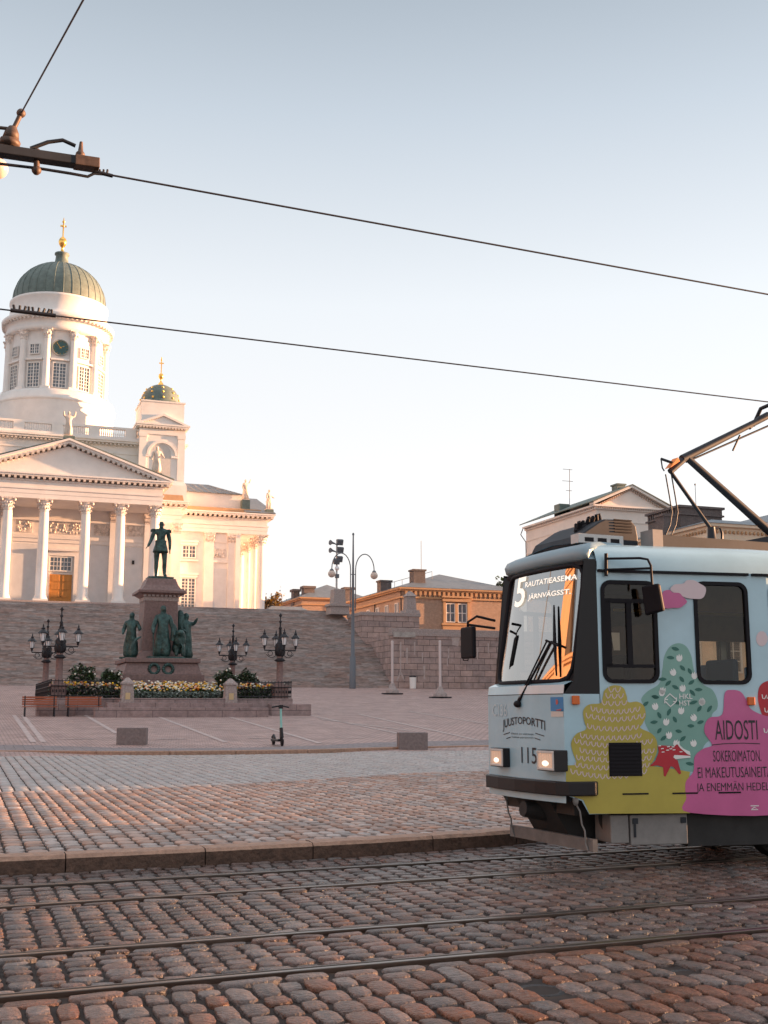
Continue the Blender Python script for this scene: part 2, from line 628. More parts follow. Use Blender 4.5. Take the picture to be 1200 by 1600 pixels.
plazam = strip_mat()
mb = MB()
ns = [-400, -100, 0, 11.2, 11.4, 20, 30.9, 31.2, 34.5, 40, 48, 55, 62, 70, 80, 92, 92.3, 98.5, 106.5, 109, 135, 150, 300, 800, 2500]
es = [-1500, -200, -60, -20, 0, 20, 34.6, 39.8, 80, 200, 1500]
vv = []
for n in ns:
    zz = gz(n)
    if n <= 31.0: zz = -0.024
    else: zz = gz(n) + (0.0 if n > 31.3 else 0)
    for e in es:
        vv.append((e, n, min(zz, 7.4) if e > 36 and n > 92 else zz))
ff, K = [], len(es)
for i in range(len(ns) - 1):
    mb.m = 1 if ns[i] < 30.9 else 0
    f1 = []
    for j in range(K - 1):
        f1.append((i * K + j, i * K + j + 1, (i + 1) * K + j + 1, (i + 1) * K + j))
    for q in f1:
        ff.append(q)
        mb.mi.append(mb.m); mb.sm.append(False)
mb.v, mb.f = vv, ff
solo(mb, 'plaza_ground', [plazam, dirt], 0, 0, 0, kind='structure')


def stone(mb, cx, cy, hx, hy, z, h, tilt, k=8, p=4.6, fine=True):
    """one rounded paving stone"""
    vs, fs = [], []
    rings = ((1.0, -0.06), (1.0, h * 0.6), (0.98, h * 0.86), (0.925, h * 0.975)) if fine else ((1.0, -0.04), (0.99, h * 0.6), (0.90, h))
    jx = [random.uniform(0.88, 1.03) for _ in range(k)]
    ro = random.gauss(0, .035) if fine else 0
    cr_, sr_ = math.cos(ro), math.sin(ro)
    tx, ty = random.uniform(-tilt, tilt), random.uniform(-tilt, tilt)
    for s_, zz in rings:
        for i in range(k):
            a = 2 * math.pi * (i + 0.5) / k
            ca, sa = math.cos(a), math.sin(a)
            q = (abs(ca) ** p + abs(sa) ** p) ** (-1 / p)
            x, y = hx * q * ca * s_ * jx[i], hy * q * sa * s_ * jx[i]
            vs.append((cx + x * cr_ - y * sr_, cy + x * sr_ + y * cr_, z + zz + x * tx + y * ty))
    nr = len(rings)
    for r_ in range(nr - 1):
        for i in range(k):
            j = (i + 1) % k
            fs.append((r_ * k + i, r_ * k + j, (r_ + 1) * k + j, (r_ + 1) * k + i))
    if fine:
        vs.append((cx, cy, z + h))
        c = len(vs) - 1
        for i in range(k):
            fs.append(((nr - 1) * k + i, (nr - 1) * k + (i + 1) % k, c))
    else:
        fs.append(tuple((nr - 1) * k + i for i in range(k)))
    mb.add(vs, fs, True)


def courses(mb, e0, e1, n0, n1, wdt, ln, zf, h, tilt=0.06, fine=True, k=8, gap=0.007, slant=0.0, skip=None):
    e = e0
    while e < e1:
        ww = wdt * random.uniform(0.84, 1.18)
        a, b = (n0(e) if callable(n0) else n0), (n1(e) if callable(n1) else n1)
        n = a + random.uniform(0, 0.04)
        while n < b - 0.04:
            l = ln * random.uniform(0.72, 1.35)
            if b - (n + l) < ln * 0.5:
                l = b - n
            cx, cy = e + ww / 2 + slant * (n - a) + random.uniform(-.004, .004), n + l / 2
            if not (skip and skip(cx, cy)):
                stone(mb, cx, cy, ww / 2 - gap, l / 2 - gap, zf(cy), h * random.uniform(0.93, 1.06), tilt, k=k, fine=fine)
            n += l
        e += ww


# rails: lines N = a + b*E in the city grid
def rail_line(a, b):
    return lambda e: a + b * e


T1, T2 = math.tan(R(2.5)), math.tan(R(3.6))
rn = [rail_line(6.52, T1), rail_line(7.575, T1), rail_line(9.41, T2), rail_line(10.415, T2)]


def kerb1(e):
    pts = [(-30, 11.0), (0.43, 11.22), (2.3, 11.32), (4.0, 11.45), (5.6, 11.75), (6.6, 12.1), (9, 12.9), (14, 14.6), (40, 24)]
    for (a, za), (b, zb) in zip(pts, pts[1:]):
        if a <= e <= b:
            return za + (zb - za) * (e - a) / (b - a)
    return 11.0


def visible(e, n, m=3.6):
    X, Y = e * CG - n * SG, e * SG + n * CG
    return Y > 3.2 and abs(X) < Y * 0.345 + m


def vskip(e, n): return not visible(e, n)


def slab_n(e): return 4.62 + (e - 2.4) * 0.02


mb = MB()          # foreground cobbles, south of the tracks
f = lambda n: -0.050
patches = [at_z(845, 1540, 0)[:2], at_z(1080, 1516, 0)[:2]]


def near_skip(e, n):
    if vskip(e, n): return True
    if abs(n - slab_n(e)) < 0.12 and e > 2.3: return True
    for (pe, pn) in patches:
        if (e - pe) ** 2 + ((n - pn)) ** 2 < 0.15 ** 2: return True
    return False


courses(mb, -5.5, 11, 3.2, lambda e: rn[0](e) - 0.2, 0.150, 0.22, f, 0.05, 0.045, k=12, gap=0.009, skip=near_skip)


def along_row(mb, line, d, wd, ln, e0, e1, zf=-0.051, h=0.05):
    e = e0
    while e < e1:
        l = ln * random.uniform(0.7, 1.3)
        c = e + l / 2
        if visible(c, line(c)):
            stone(mb, c, line(c) + d, l / 2 - 0.009, wd / 2 - 0.007, zf, h * random.uniform(0.85, 1.1), 0.04, k=12)
        e += l


along_row(mb, rn[0], -0.13, 0.135, 0.31, -6, 12)
solo(mb, 'cobbled_street', [cob_near], 0, 0, 0, kind='structure')

mb = MB()          # cobbles in and between the tracks
for a, b in ((0, 1), (2, 3)):
    A, B = rn[a], rn[b]
    if a == 0:
        along_row(mb, A, 0.135, 0.11, 0.2, -6, 13)
        along_row(mb, B, -0.105, 0.11, 0.24, -6, 13)
        courses(mb, -6, 13.5, lambda e: A(e) + 0.20, lambda e: B(e) - 0.165, 0.175, 0.135, f, 0.048, 0.05, k=10, skip=vskip)
    else:
        courses(mb, -7, 15, lambda e: A(e) + 0.10, lambda e: B(e) - 0.05, 0.165, 0.14, f, 0.046, 0.04, k=8, skip=vskip)
along_row(mb, rn[1], 0.13, 0.12, 0.25, -6, 13)
along_row(mb, rn[2], -0.105, 0.11, 0.26, -6, 14)
courses(mb, -6.5, 14, lambda e: rn[1](e) + 0.2, lambda e: rn[2](e) - 0.165, 0.165, 0.14, f, 0.047, 0.045, k=9, skip=vskip)
along_row(mb, rn[3], 0.13, 0.12, 0.25, -7, 14)
along_row(mb, kerb1, -0.07, 0.10, 0.17, -7, 13)
courses(mb, -7, 15, lambda e: rn[3](e) + 0.2, lambda e: kerb1(e) - 0.13, 0.15, 0.16, f, 0.046, 0.035, k=8, skip=vskip)
solo(mb, 'tramway_cobbles', [cob_track], 0, 0, 0, kind='structure')

mb = MB()
for (pe, pn) in patches:
    mb.lathe([(0.14, -0.06), (0.145, -0.025), (0.12, -0.02), (0.06, -0.032), (0.002, -0.036)], pe, pn, 18)
solo(mb, 'asphalt_patches', [M('asphalt_fill', (0.05, 0.045, 0.045), 0.7, var=0.5, scale=20, bump=0.8, bscale=60)], 0, 0, 0, kind='structure')

mb = MB()          # long granite slabs in the foreground
e = 2.32
while e < 7:
    l = random.uniform(1.0, 1.4)
    n0 = slab_n(e + l / 2)
    mb.box(e + 0.006, e + l - 0.006, n0 - 0.10, n0 + 0.105, -0.1, 0.012 + random.uniform(-.004, .004))
    e += l
solo(mb, 'granite_slab_strip', [cob_near], 0, 0, 0, kind='structure', bevel=0.018)

for a, T in ((6.52, T1), (7.575, T1), (9.41, T2), (10.415, T2)):
    mb = MB()
    ang = math.atan(T)
    mb.T = Matrix.Translation((0, a, 0)) @ Matrix.Rotation(ang, 4, 'Z')
    mb.m = 0
    mb.box(-40, 60, -0.018, 0.025, -0.12, 0.006)
    mb.box(-40, 60, 0.070, 0.084, -0.12, 0.002)
    mb.m = 1
    mb.box(-40, 60, 0.0251, 0.0699, -0.12, -0.03)
    solo(mb, 'tram_rail', [steel, steel_rust], 0, 0, 0, 'steel grooved tram rail let into the cobbles', None, kind='structure', bevel=0.004)

# island of cobbles behind the kerb
kh = 0.15
mb = MB()
e = -6.0
joints = [1.0, 2.3, 3.4, 4.77]
ends = sorted(joints + [1.0 - 1.25 * i for i in range(1, 7)] + [4.77 + 1.1 * i for i in range(1, 9)])
for a, b in zip(ends, ends[1:]):
    na, nb = kerb1(a), kerb1(b)
    g = 0.006
    poly = [(a + g, na), (b - g, nb), (b - g, nb + 0.30), (a + g, na + 0.30)]
    dz = random.uniform(-.006, .006)
    nsub = 7
    vs = []
    for i in range(nsub + 1):
        q = i / nsub
        x = a + g + (b - a - 2 * g) * q
        n = kerb1(x)
        j1, j2 = random.uniform(-.008, .008), random.uniform(-.006, .006)
        for (dn, z) in ((0, -0.1), (j1, kh - 0.035), (0.028 + j1, kh + dz + j2), (0.15, kh + dz + 0.004), (0.30, kh + dz), (0.30, -0.1)):
            vs.append((x, n + dn, z))
    for k in range(5):
        mb.m = 1 if k < 1 else 0
        b_ = len(mb.v) if k == 0 else b_
        if k == 0: mb.v.extend(vs)
        for i in range(nsub):
            mb.f.append(tuple(b_ + q for q in (i * 6 + k, (i + 1) * 6 + k, (i + 1) * 6 + k + 1, i * 6 + k + 1))); mb.mi.append(mb.m); mb.sm.append(False)
    for cap_ in ((0, 1, 2, 3, 4, 5), tuple(nsub * 6 + k for k in (5, 4, 3, 2, 1, 0))):
        mb.f.append(tuple(b_ + q for q in cap_)); mb.mi.append(1); mb.sm.append(False)
solo(mb, 'kerb', [kerbm, M('kerb_grime', (0.10, 0.055, 0.038), 0.8, var=0.5, scale=14, bump=0.6, bscale=30)], 0, 0, 0, kind='structure')

def seam(e):
    pts = [(-20, 19.75), (0.7, 19.7), (2.7, 19.65), (5.0, 20.5), (8.6, 22.2), (11.1, 22.6), (40, 27)]
    for (a, za), (b, zb) in zip(pts, pts[1:]):
        if a <= e <= b:
            return za + (zb - za) * (e - a) / (b - a)
    return 20


def kerb2(e):
    pts = [(-40, 34), (1.1, 33.1), (3.5, 31.4), (5.8, 30.75), (9.3, 30.75), (11.7, 32.0), (15.2, 32.6), (40, 34)]
    for (a, za), (b, zb) in zip(pts, pts[1:]):
        if a <= e <= b:
            return za + (zb - za) * (e - a) / (b - a)
    return 32


def isl_z(n): return 0.105 + max(0, (n - 11.3)) * 0.006 if n < 20 else 0.157 + (n - 20) * 0.011


mb = MB()
K_ = 30
vs, fs = [], []
for i in range(K_ + 1):
    e = -40 + 80 * i / K_
    for q in range(7):
        n = (kerb1(e) + .2) * (1 - q / 6) + (kerb2(e) + .1) * q / 6
        vs.append((e, n, isl_z(n) + .002))
for i in range(K_):
    for q in range(6):
        fs.append((i * 7 + q, (i + 1) * 7 + q, (i + 1) * 7 + q + 1, i * 7 + q + 1))
mb.add(vs, fs)
solo(mb, 'island_bed', [dirt], 0, 0, 0, kind='structure')
mb = MB()
courses(mb, -6.5, 19, lambda e: kerb1(e) + 0.305, seam, 0.172, 0.24, isl_z, 0.030, 0.018, k=8, gap=0.008, skip=vskip)
solo(mb, 'cobbled_island', [cob_isl], 0, 0, 0, kind='structure')
mb = MB()
courses(mb, -7, 28, lambda e: seam(e) + 0.02, lambda e: kerb2(e) - 0.02, 0.20, 0.26, isl_z, 0.024, 0.010, fine=False, k=8, gap=0.008, skip=vskip)
solo(mb, 'cobbled_lane', [cob_grey], 0, 0, 0, kind='structure')
mb = MB()
e = -14.0
while e < 34:
    l = random.uniform(1.6, 2.0)
    a, b = e + 0.008, e + l - 0.008
    z0, z1 = -0.1, 0.40
    mb.add([(a, kerb2(a), z0), (b, kerb2(b), z0), (b, kerb2(b) + .3, z0), (a, kerb2(a) + .3, z0),
            (a, kerb2(a), z1), (b, kerb2(b), z1), (b, kerb2(b) + .3, z1), (a, kerb2(a) + .3, z1)],
           [(0, 3, 2, 1), (4, 5, 6, 7), (0, 1, 5, 4), (1, 2, 6, 5), (2, 3, 7, 6), (3, 0, 4, 7)])
    e += l
solo(mb, 'square_kerb', [kerbm], 0, 0, 0, kind='structure', bevel=0.02)

# plaza apron strip right behind that kerb, then pale paving bands
mb = MB()
N_ = 24
vs, fs = [], []
for i in range(N_ + 1):
    e = -14 + 48 * i / N_
    vs += [(e, kerb2(e) + 0.3, 0.397), (e, kerb2(e) + 2.2, gz(kerb2(e) + 2.2) + 0.02)]
for i in range(N_):
    fs.append((2 * i, 2 * i + 2, 2 * i + 3, 2 * i + 1))
mb.add(vs, fs)
solo(mb, 'granite_apron', [brickmat('apron_setts', (0.27, 0.23, 0.235), (0.22, 0.185, 0.19), (0.12, 0.1, 0.1), 0.5, 0.25, 0.015, plane='xy', var=0.25)], 0, 0, 0, kind='structure')
mb = MB()


def band(pts, wd):
    for (e0, n0), (e1, n1) in zip(pts, pts[1:]):
        steps = 6
        d = Vector((e1 - e0, n1 - n0)); d.normalize()
        nx, ny = -d.y * wd / 2, d.x * wd / 2
        for i in range(steps):
            a, b = i / steps, (i + 1) / steps
            q = []
            for t_, sg in ((a, 1), (a, -1), (b, -1), (b, 1)):
                e, n = e0 + (e1 - e0) * t_, n0 + (n1 - n0) * t_
                q.append((e + nx * sg, n + ny * sg, gz(n + ny * sg) + 0.012))
            mb.add(q, [(0, 1, 2, 3)])


def plaza_pt(x, y):
    r = ray(x, y)
    e0, n0 = r.x * CG + r.y * SG, -r.x * SG + r.y * CG
    for i in range(3100, 10000):
        n = i / 100
        t = n / n0
        if CAM_H + r.z * t <= gz(n):
            return e0 * t, n
    return e0 * t, n


for p, q in (((22, 1118), (52, 1160)), ((36, 1118), (68, 1160)), ((130, 1116), (182, 1146)), ((242, 1118), (352, 1160)), ((347, 1117), (500, 1162)),
             ((455, 1112), (640, 1150)), ((560, 1116), (760, 1160)), ((96, 1155), (146, 1155)), ((246, 1155), (296, 1155)), ((388, 1154), (440, 1154)), ((520, 1153), (570, 1153)),
             ((500, 1124), (640, 1142)), ((640, 1112), (765, 1132))):
    band([plaza_pt(*p), plaza_pt(*q)], 0.17)
solo(mb, 'paving_bands', [M('pale_granite', (0.47, 0.375, 0.355), 0.7, var=0.35, scale=5)], 0, 0, 0, kind='structure')

# ------------------------------------------------------------------ stairs and retaining walls
ST_E0, ST_E1 = -14.2, 34.2
mb = MB()
prof = [(92.0, 3.2)]
z, n = 3.32, 92.0
rows = 24
for i in range(rows):
    z1 = 3.32 + (7.3 - 3.32) * (i + 1) / rows
    prof += [(n, z1)]
    n2 = 92 + (97.6 - 92) * (i + 1) / rows
    prof += [(n2, z1)]
    n = n2
n = 98.9
prof[-1] = (n, 7.3)
rows = 22
for i in range(rows):
    z1 = 7.3 + (10.92 - 7.3) * (i + 1) / rows
    prof += [(n, z1)]
    n2 = 98.9 + (106.8 - 98.9) * (i + 1) / rows
    prof += [(n2, z1)]
    n = n2
prof[-1] = (110, 10.92)
for (na, za), (nb, zb) in zip(prof, prof[1:]):
    e = ST_E0
    riser = abs(na - nb) < 1e-6
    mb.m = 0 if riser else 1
    while e < ST_E1 - 0.01:
        l = min(random.uniform(0.8, 2.4), ST_E1 - e) if riser else ST_E1 - ST_E0
        e2 = e + l
        j = random.uniform(-.02, .02) if riser else 0
        mb.add([(e, na + j, za), (e2, na + j, za), (e2, nb + j, zb), (e, nb + j, zb)], [(0, 1, 2, 3)])
        e = e2
mb.m = 0
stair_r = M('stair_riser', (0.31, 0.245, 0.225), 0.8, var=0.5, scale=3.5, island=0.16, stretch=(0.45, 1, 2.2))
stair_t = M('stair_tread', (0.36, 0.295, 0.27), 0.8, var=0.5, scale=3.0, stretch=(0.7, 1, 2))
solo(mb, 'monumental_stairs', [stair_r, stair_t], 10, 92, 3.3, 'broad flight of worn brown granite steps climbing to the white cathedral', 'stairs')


def wall_thing(name, label, boxes, copings=(), E=0, N=0, Z=0, extra=None):
    t = thing(name, E, N, Z, label, 'wall')
    m1 = MB()
    for b in boxes: m1.box(*b)
    m1.build('masonry', wallstone, t)
    m2 = MB()
    for b in copings: m2.box(*b)
    if copings: m2.build('coping', granite_grey, t, bevel=0.02)
    return t


wl = wall_thing('retaining_wall', 'tall granite block retaining wall with pale lime streaks right of the stairs',
                [(34.2, 85, 92, 112, 2.8, 7.72)], [(34.15, 85, 91.9, 92.9, 7.72, 7.98), (34.2, 85, 92.05, 92.9, 7.98, 8.35)], 34.2, 92, 3.3)
mb = MB()
for x, y0, y1, wd in ((626, 1003, 1052, .16), (636, 1012, 1036, .18), (648, 1003, 1022, .12), (701, 1013, 1028, .15), (712, 990, 1008, .9), (746, 1012, 1030, .16), (763, 1005, 1020, .14), (778, 1012, 1035, .12), (663, 1040, 1060, .2), (660, 1020, 1032, .14), (699, 1028, 1040, .12)):
    a, b = at_n(x, y0, 91.985), at_n(x, y1, 91.985)
    e = a[0]
    mb.add([(e - wd / 2, 91.985, a[2]), (e - wd * .35, 91.985, b[2]), (e + wd * .25, 91.985, b[2] - .1), (e + wd / 2, 91.985, a[2])], [(0, 1, 2, 3)])
p = at_n(626, 1050, 91.985)
for sg in (-1, 1):
    mb.add([(p[0] - .1, 91.984, p[2]), (p[0] + .1, 91.984, p[2]), (p[0] + .05 + sg * .34, 91.984, p[2] - .75), (p[0] - .05 + sg * .34, 91.984, p[2] - .75)], [(0, 1, 2, 3)])
mb.build('lime_streak', M('lime_stain', (0.42, 0.35, 0.33), 0.9, var=0.2, scale=3), wl)
mb = MB()
a, b = at_n(615, 987, 91.88), at_n(649, 996, 91.88)
mb.box(a[0], b[0], 91.86, 91.95, b[2], a[2])
mb.build('inset_slab', M('pale_slab', (0.36, 0.33, 0.31), 0.8, var=0.3, scale=2), wl)

wu = wall_thing('terrace_wall', 'upper terrace parapet wall of granite blocks beside the top of the stairs',
                [(34.2, 39.9, 100, 104, 7.6, 10.05)], [(34.1, 40.0, 99.9, 104, 10.05, 10.36)], 34.2, 100, 8)
mb = MB()
mb.frustum(39.3, 100.9, 10.36, 10.7, .75, .75, .7, .7)
mb.frustum(39.3, 100.9, 10.7, 12.0, .5, .5, .42, .42)
mb.frustum(39.3, 100.9, 12.0, 12.5, .55, .55, .12, .12)
solo(mb, 'stone_finial', [granite_grey], 39.3, 100.9, 10.36, 'squat grey stone finial on the end of the upper terrace wall', 'finial', bevel=0.02)
mb = MB()
mb.frustum(33.35, 104.5, 10.4, 11.15, .95, .8, .9, .75)
mb.box(32.3, 34.4, 103.6, 105.3, 11.15, 11.4)
mb.frustum(33.35, 104.5, 11.4, 12.8, .62, .6, .55, .55)
solo(mb, 'stone_pillar', [granite_grey], 33.35, 104.5, 10.4, 'pinkish stone pillar at the head of the stairs behind the arched lamp', 'pillar', bevel=0.02)

# ------------------------------------------------------------------ cathedral
CE, CN, Z0 = 10.0, 160.3, 13.25
ZA, ZC = 24.75, 27.5                      # underside of architrave, top of cornice
cat = thing('cathedral', CE, 146, Z0, 'white neoclassical cathedral with green dome, small gold-starred cupola and columned porticoes', 'cathedral')


def rect_px(x0, y0, x1, y1, n):
    a, b = at_n(x0, y0, n), at_n(x1, y1, n)
    return a[0], b[0], b[2], a[2]         # E0,E1,z0,z1


def window(parent, E0, E1, z0, z1, N, cols=2, rows=4, T=None, fr=0.14, mw=0.07, heavy=None):
    """south-facing window: frame with glazing bars, pane as its sub-part"""
    m = MB(); m.T = T
    d = 0.10
    m.box(E0 - fr, E0, N - d, N + d, z0 - fr, z1 + fr); m.box(E1, E1 + fr, N - d, N + d, z0 - fr, z1 + fr)
    m.box(E0, E1, N - d, N + d, z1, z1 + fr); m.box(E0, E1, N - d, N + d, z0 - fr, z0)
    for i in range(1, cols):
        x = E0 + (E1 - E0) * i / cols
        k = mw * (2.2 if heavy and i == heavy else 1)
        m.box(x - k / 2, x + k / 2, N - 0.05, N + 0.03, z0, z1)
    for i in range(1, rows):
        zz = z0 + (z1 - z0) * i / rows
        m.box(E0, E1, N - 0.047, N + 0.027, zz - mw / 2, zz + mw / 2)
    w_ = m.build('window', winframe, parent)
    p = MB(); p.T = T
    p.add([(E0, N + 0.04, z0), (E1, N + 0.04, z0), (E1, N + 0.04, z1), (E0, N + 0.04, z1)], [(0, 1, 2, 3)])
    p.build('pane', winglass, w_)
    return w_


def column(parent, e, n, z0=Z0, z1=ZA, r=0.6, seg=20):
    m = MB()
    m.box(e - r * 1.35, e + r * 1.35, n - r * 1.35, n + r * 1.35, z0, z0 + 0.3)
    h = z1 - z0
    m.lathe([(r * 1.3, z0 + .3), (r * 1.33, z0 + .42), (r * 1.12, z0 + .55), (r * 1.15, z0 + .66), (r, z0 + .75), (r * 0.98, z0 + h * .35), (r * 0.84, z1 - 1.45)], e, n, seg)
    c = m.build('column', white, parent)
    k = MB()
    prof = [(r * .86, z1 - 1.45), (r * .95, z1 - 1.40), (r * .88, z1 - 1.33), (r * 1.05, z1 - 1.0), (r * 0.92, z1 - .95), (r * 1.2, z1 - .6), (r * 1.0, z1 - .55), (r * 1.42, z1 - .2)]
    k.lathe(prof, e, n, 16)
    for i in range(16):                  # leaf tips
        a = 2 * math.pi * i / 16
        for zz, q in ((z1 - 1.02, 1.08), (z1 - .62, 1.24)):
            k.ball(e + r * q * math.cos(a + (0.2 if q > 1.1 else 0)), n + r * q * math.sin(a + (0.2 if q > 1.1 else 0)), zz, .09, .09, .13, 5, 4)
    for sx in (-1, 1):
        for sy in (-1, 1):
            k.ball(e + sx * r * 1.12, n + sy * r * 1.12, z1 - .28, .16, .16, .17, 6, 5)
    k.box(e - r * 1.4, e + r * 1.4, n - r * 1.4, n + r * 1.4, z1 - .17, z1)
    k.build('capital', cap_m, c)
    return c


def pilaster(parent, e0, e1, n, z0=Z0, z1=ZA, dep=0.22):
    m = MB()
    m.box(e0 - .12, e1 + .12, n - dep - .1, n + .1, z0, z0 + .7)
    m.box(e0, e1, n - dep, n + .1, z0 + .7, z1 - 1.3)
    c = m.build('pilaster', white, parent)
    k = MB()
    w_ = (e1 - e0)
    k.frustum((e0 + e1) / 2, n, z1 - 1.3, z1 - .18, w_ / 2, dep + .04, w_ / 2 + .14, dep + .2)
    for i in range(7):
        k.ball(e0 + w_ * (i + .5) / 7, n - dep - .12, z1 - .95, .09, .1, .16, 5, 4)
        k.ball(e0 + w_ * (i + .5) / 7, n - dep - .17, z1 - .5, .1, .1, .16, 5, 4)
    k.box(e0 - .18, e1 + .18, n - dep - .24, n + .1, z1 - .18, z1)
    k.build('capital', cap_m, c)


def entab_ring(m, e0, e1, n0, n1, z, prof):
    """stack of mitred-looking slabs; prof: list of (overhang, z0, z1)"""
    for o, a, b in prof:
        m.box(e0 - o, e1 + o, n0 - o, n1 + o, z + a, z + b)


ENT = [(0.0, 0.0, .52), (.05, .52, 1.02), (.16, 1.02, 1.2), (.0, 1.2, 1.95), (.2, 1.95, 2.1), (.75, 2.38, 2.58), (.92, 2.58, 2.75)]


def modillions(m, a, b, fixed, z, axis, dep=0.72, step=0.62, hgt=0.26, out=-1):
    n = int((b - a) / step)
    for i in range(n + 1):
        x = a + (b - a) * i / n
        if axis == 'e':
            m.box(x - .14, x + .14, min(fixed, fixed + out * dep), max(fixed, fixed + out * dep), z, z + hgt)
        else:
            m.box(min(fixed, fixed + out * dep), max(fixed, fixed + out * dep), x - .14, x + .14, z, z + hgt)


# podium
mb = MB()
mb.box(-3, 23, 130.6, 150, 9, Z0); mb.box(23, 41, 147.6, 174, 9, Z0 - .01)
mb.build('podium', granite_grey, cat)

# south portico
PN = 132.5
for k in (2.26, 6.15, 10.05):
    for sg in (-1, 1):
        column(cat, CE + sg * k, PN)
mb = MB()
mb.box(-.9, 20.9, 138.3, 148, Z0, ZA + .2)
mb.build('wall', white, cat)
mb = MB()
entab_ring(mb, -.75, 20.75, 131.9, 148, ZA, ENT)
mb.box(-.5, 20.5, 132.3, 148, ZA + 2.1, ZA + 2.4)
mb.build('entablature', white, cat)
mb = MB()
modillions(mb, -1.2, 21.2, 131.9, ZA + 2.12, 'e')
modillions(mb, 131.5, 148, 20.75, ZA + 2.12, 'n', out=1)
# raking modillions
ax, az = 11.65, 4.0
for sg in (-1, 1):
    for i in range(20):
        q = (i + .7) / 20.5
        x, z = CE + sg * ax * (1 - q), ZC + az * q - .42
        mb.box(x - .15, x + .15, 131.3, 132.0, z - .12, z + .17)
mb.build('modillions', trim_shadow, cat)
mb = MB()
TY = lambda a, b, w_: (a, w_, b)
mb.prism([(CE - 10.6, ZC - .02), (CE + 10.6, ZC - .02), (CE, ZC + az - .55)], TY, 132.0, 133.0)
for sg in (-1, 1):
    d = Vector((ax, az)).normalized()
    for (t0, t1, y0) in ((-.34, -.06, 131.35), (-.06, .18, 131.1)):
        p = [(CE + sg * (ax + .15), ZC + t0), (CE + sg * (ax + .15), ZC + t1), (CE, ZC + az + t1 + .05), (CE, ZC + az + t0 + .05)]
        mb.prism(p if sg < 0 else p[::-1], TY, y0, 133.2)
mb.build('pediment', white, cat)
mb = MB()
for sg in (-1, 1):
    p = [(CE + sg * (ax + .3), ZC + .24), (CE + sg * (ax + .3), ZC + .34), (CE, ZC + az + .37), (CE, ZC + az + .27)]
    mb.prism(p if sg < 0 else p[::-1], TY, 131.2, 148.5)
mb.build('gable_roof', copper, cat)
mb = MB()
pass
for bx_ in ((CE - .6, CE + .6, 131.6, 133, ZC + az + .2, ZC + az + .62), (CE + 10.0 - .55, CE + 10.55, 131.6, 132.8, ZC + .2, ZC + 1.0), (CE - 10.55, CE - 9.45, 131.6, 132.8, ZC + .2, ZC + 1.0),
            (34.4, 35.5, 150.6, 151.7, 27.4, 29.55), (37.6, 38.6, 149.8, 150.8, 27.4, 28.3)):
    mb = MB(); mb.box(*bx_); mb.build('statue_base', copper, cat)

# back wall of the south portico
WN = 138.3
for x0, x1, y0, y1 in ((19, 60, 848, 942), (141, 175, 852, 945), (195, 236, 855, 948)):
    E0, E1, z0, z1 = rect_px(x0, y0, x1, y1, WN)
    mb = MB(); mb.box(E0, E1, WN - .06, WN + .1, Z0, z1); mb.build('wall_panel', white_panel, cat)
for x0, x1, y0, y1 in ((25, 50, 812, 832), (75, 127, 815, 836), (147, 171, 820, 838), (199, 223, 822, 839)):
    E0, E1, z0, z1 = rect_px(x0, y0, x1, y1, WN)
    mb = MB(); mb.box(E0, E1, WN - .07, WN + .1, z0, z1)
    for i in range(int((E1 - E0) * 9)):
        mb.ball(random.uniform(E0 + .15, E1 - .15), WN - .06, random.uniform(z0 + .15, z1 - .15), .13, .09, random.uniform(.1, .2), 5, 4)
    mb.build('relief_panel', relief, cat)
mb = MB()
za, zb = at_n(100, 843, WN)[2], at_n(100, 838, WN)[2]
mb.box(-.8, 20.8, WN - .22, WN + .1, za, zb)
mb.box(-.8, 20.8, WN - .12, WN + .1, za - .45, za)
mb.box(-.8, 20.8, WN - .3, WN + .1, ZA - 1.5, ZA - 1.25)
mb.build('wall_moulding', white, cat)
for k in (-10.2, -6.15, 6.15, 10.2):
    pilaster(cat, CE + k - .5, CE + k + .5, WN, dep=.35)
E0, E1, z0, z1 = rect_px(78, 897, 110.5, 942, WN)
zt = rect_px(79, 871, 110, 892, WN)
dm = MB()
dm.box(E0, E1, WN - .14, WN + .05, Z0, z1)
for i in range(2):
    for j in range(4):
        a = E0 + (E1 - E0) * (i + .12) / 2; b = E0 + (E1 - E0) * (i + .88) / 2
        c_ = Z0 + (z1 - Z0) * (j + .14) / 4; d_ = Z0 + (z1 - Z0) * (j + .86) / 4
        dm.box(a, b, WN - .19, WN - .14, c_, d_)
dr = dm.build('door', oak, cat, bevel=.02)
mb = MB(); mb.ball(E0 + (E1 - E0) * .53, WN - .24, Z0 + 1.2, .06); mb.build('handle', iron, dr)
window(cat, zt[0], zt[1], zt[2], zt[3], WN - .12, 6, 3, heavy=3)
mb = MB()
mb.box(E0 - .75, E0 - .16, WN - .3, WN + .1, Z0, zt[3] + .2); mb.box(E1 + .16, E1 + .75, WN - .3, WN + .1, Z0, zt[3] + .2)
mb.box(E0 - .75, E1 + .75, WN - .3, WN + .1, zt[3] + .2, zt[3] + .75); mb.box(E0 - 1.05, E1 + 1.05, WN - .62, WN + .1, zt[3] + .75, zt[3] + 1.0)
mb.build('door_surround', white, cat)
E0, E1, z0, z1 = rect_px(206, 876, 209.5, 882, WN)
mb = MB(); mb.box(E0, E1, WN - .2, WN - .05, z0, z1); mb.build('wall_notice', iron, cat)

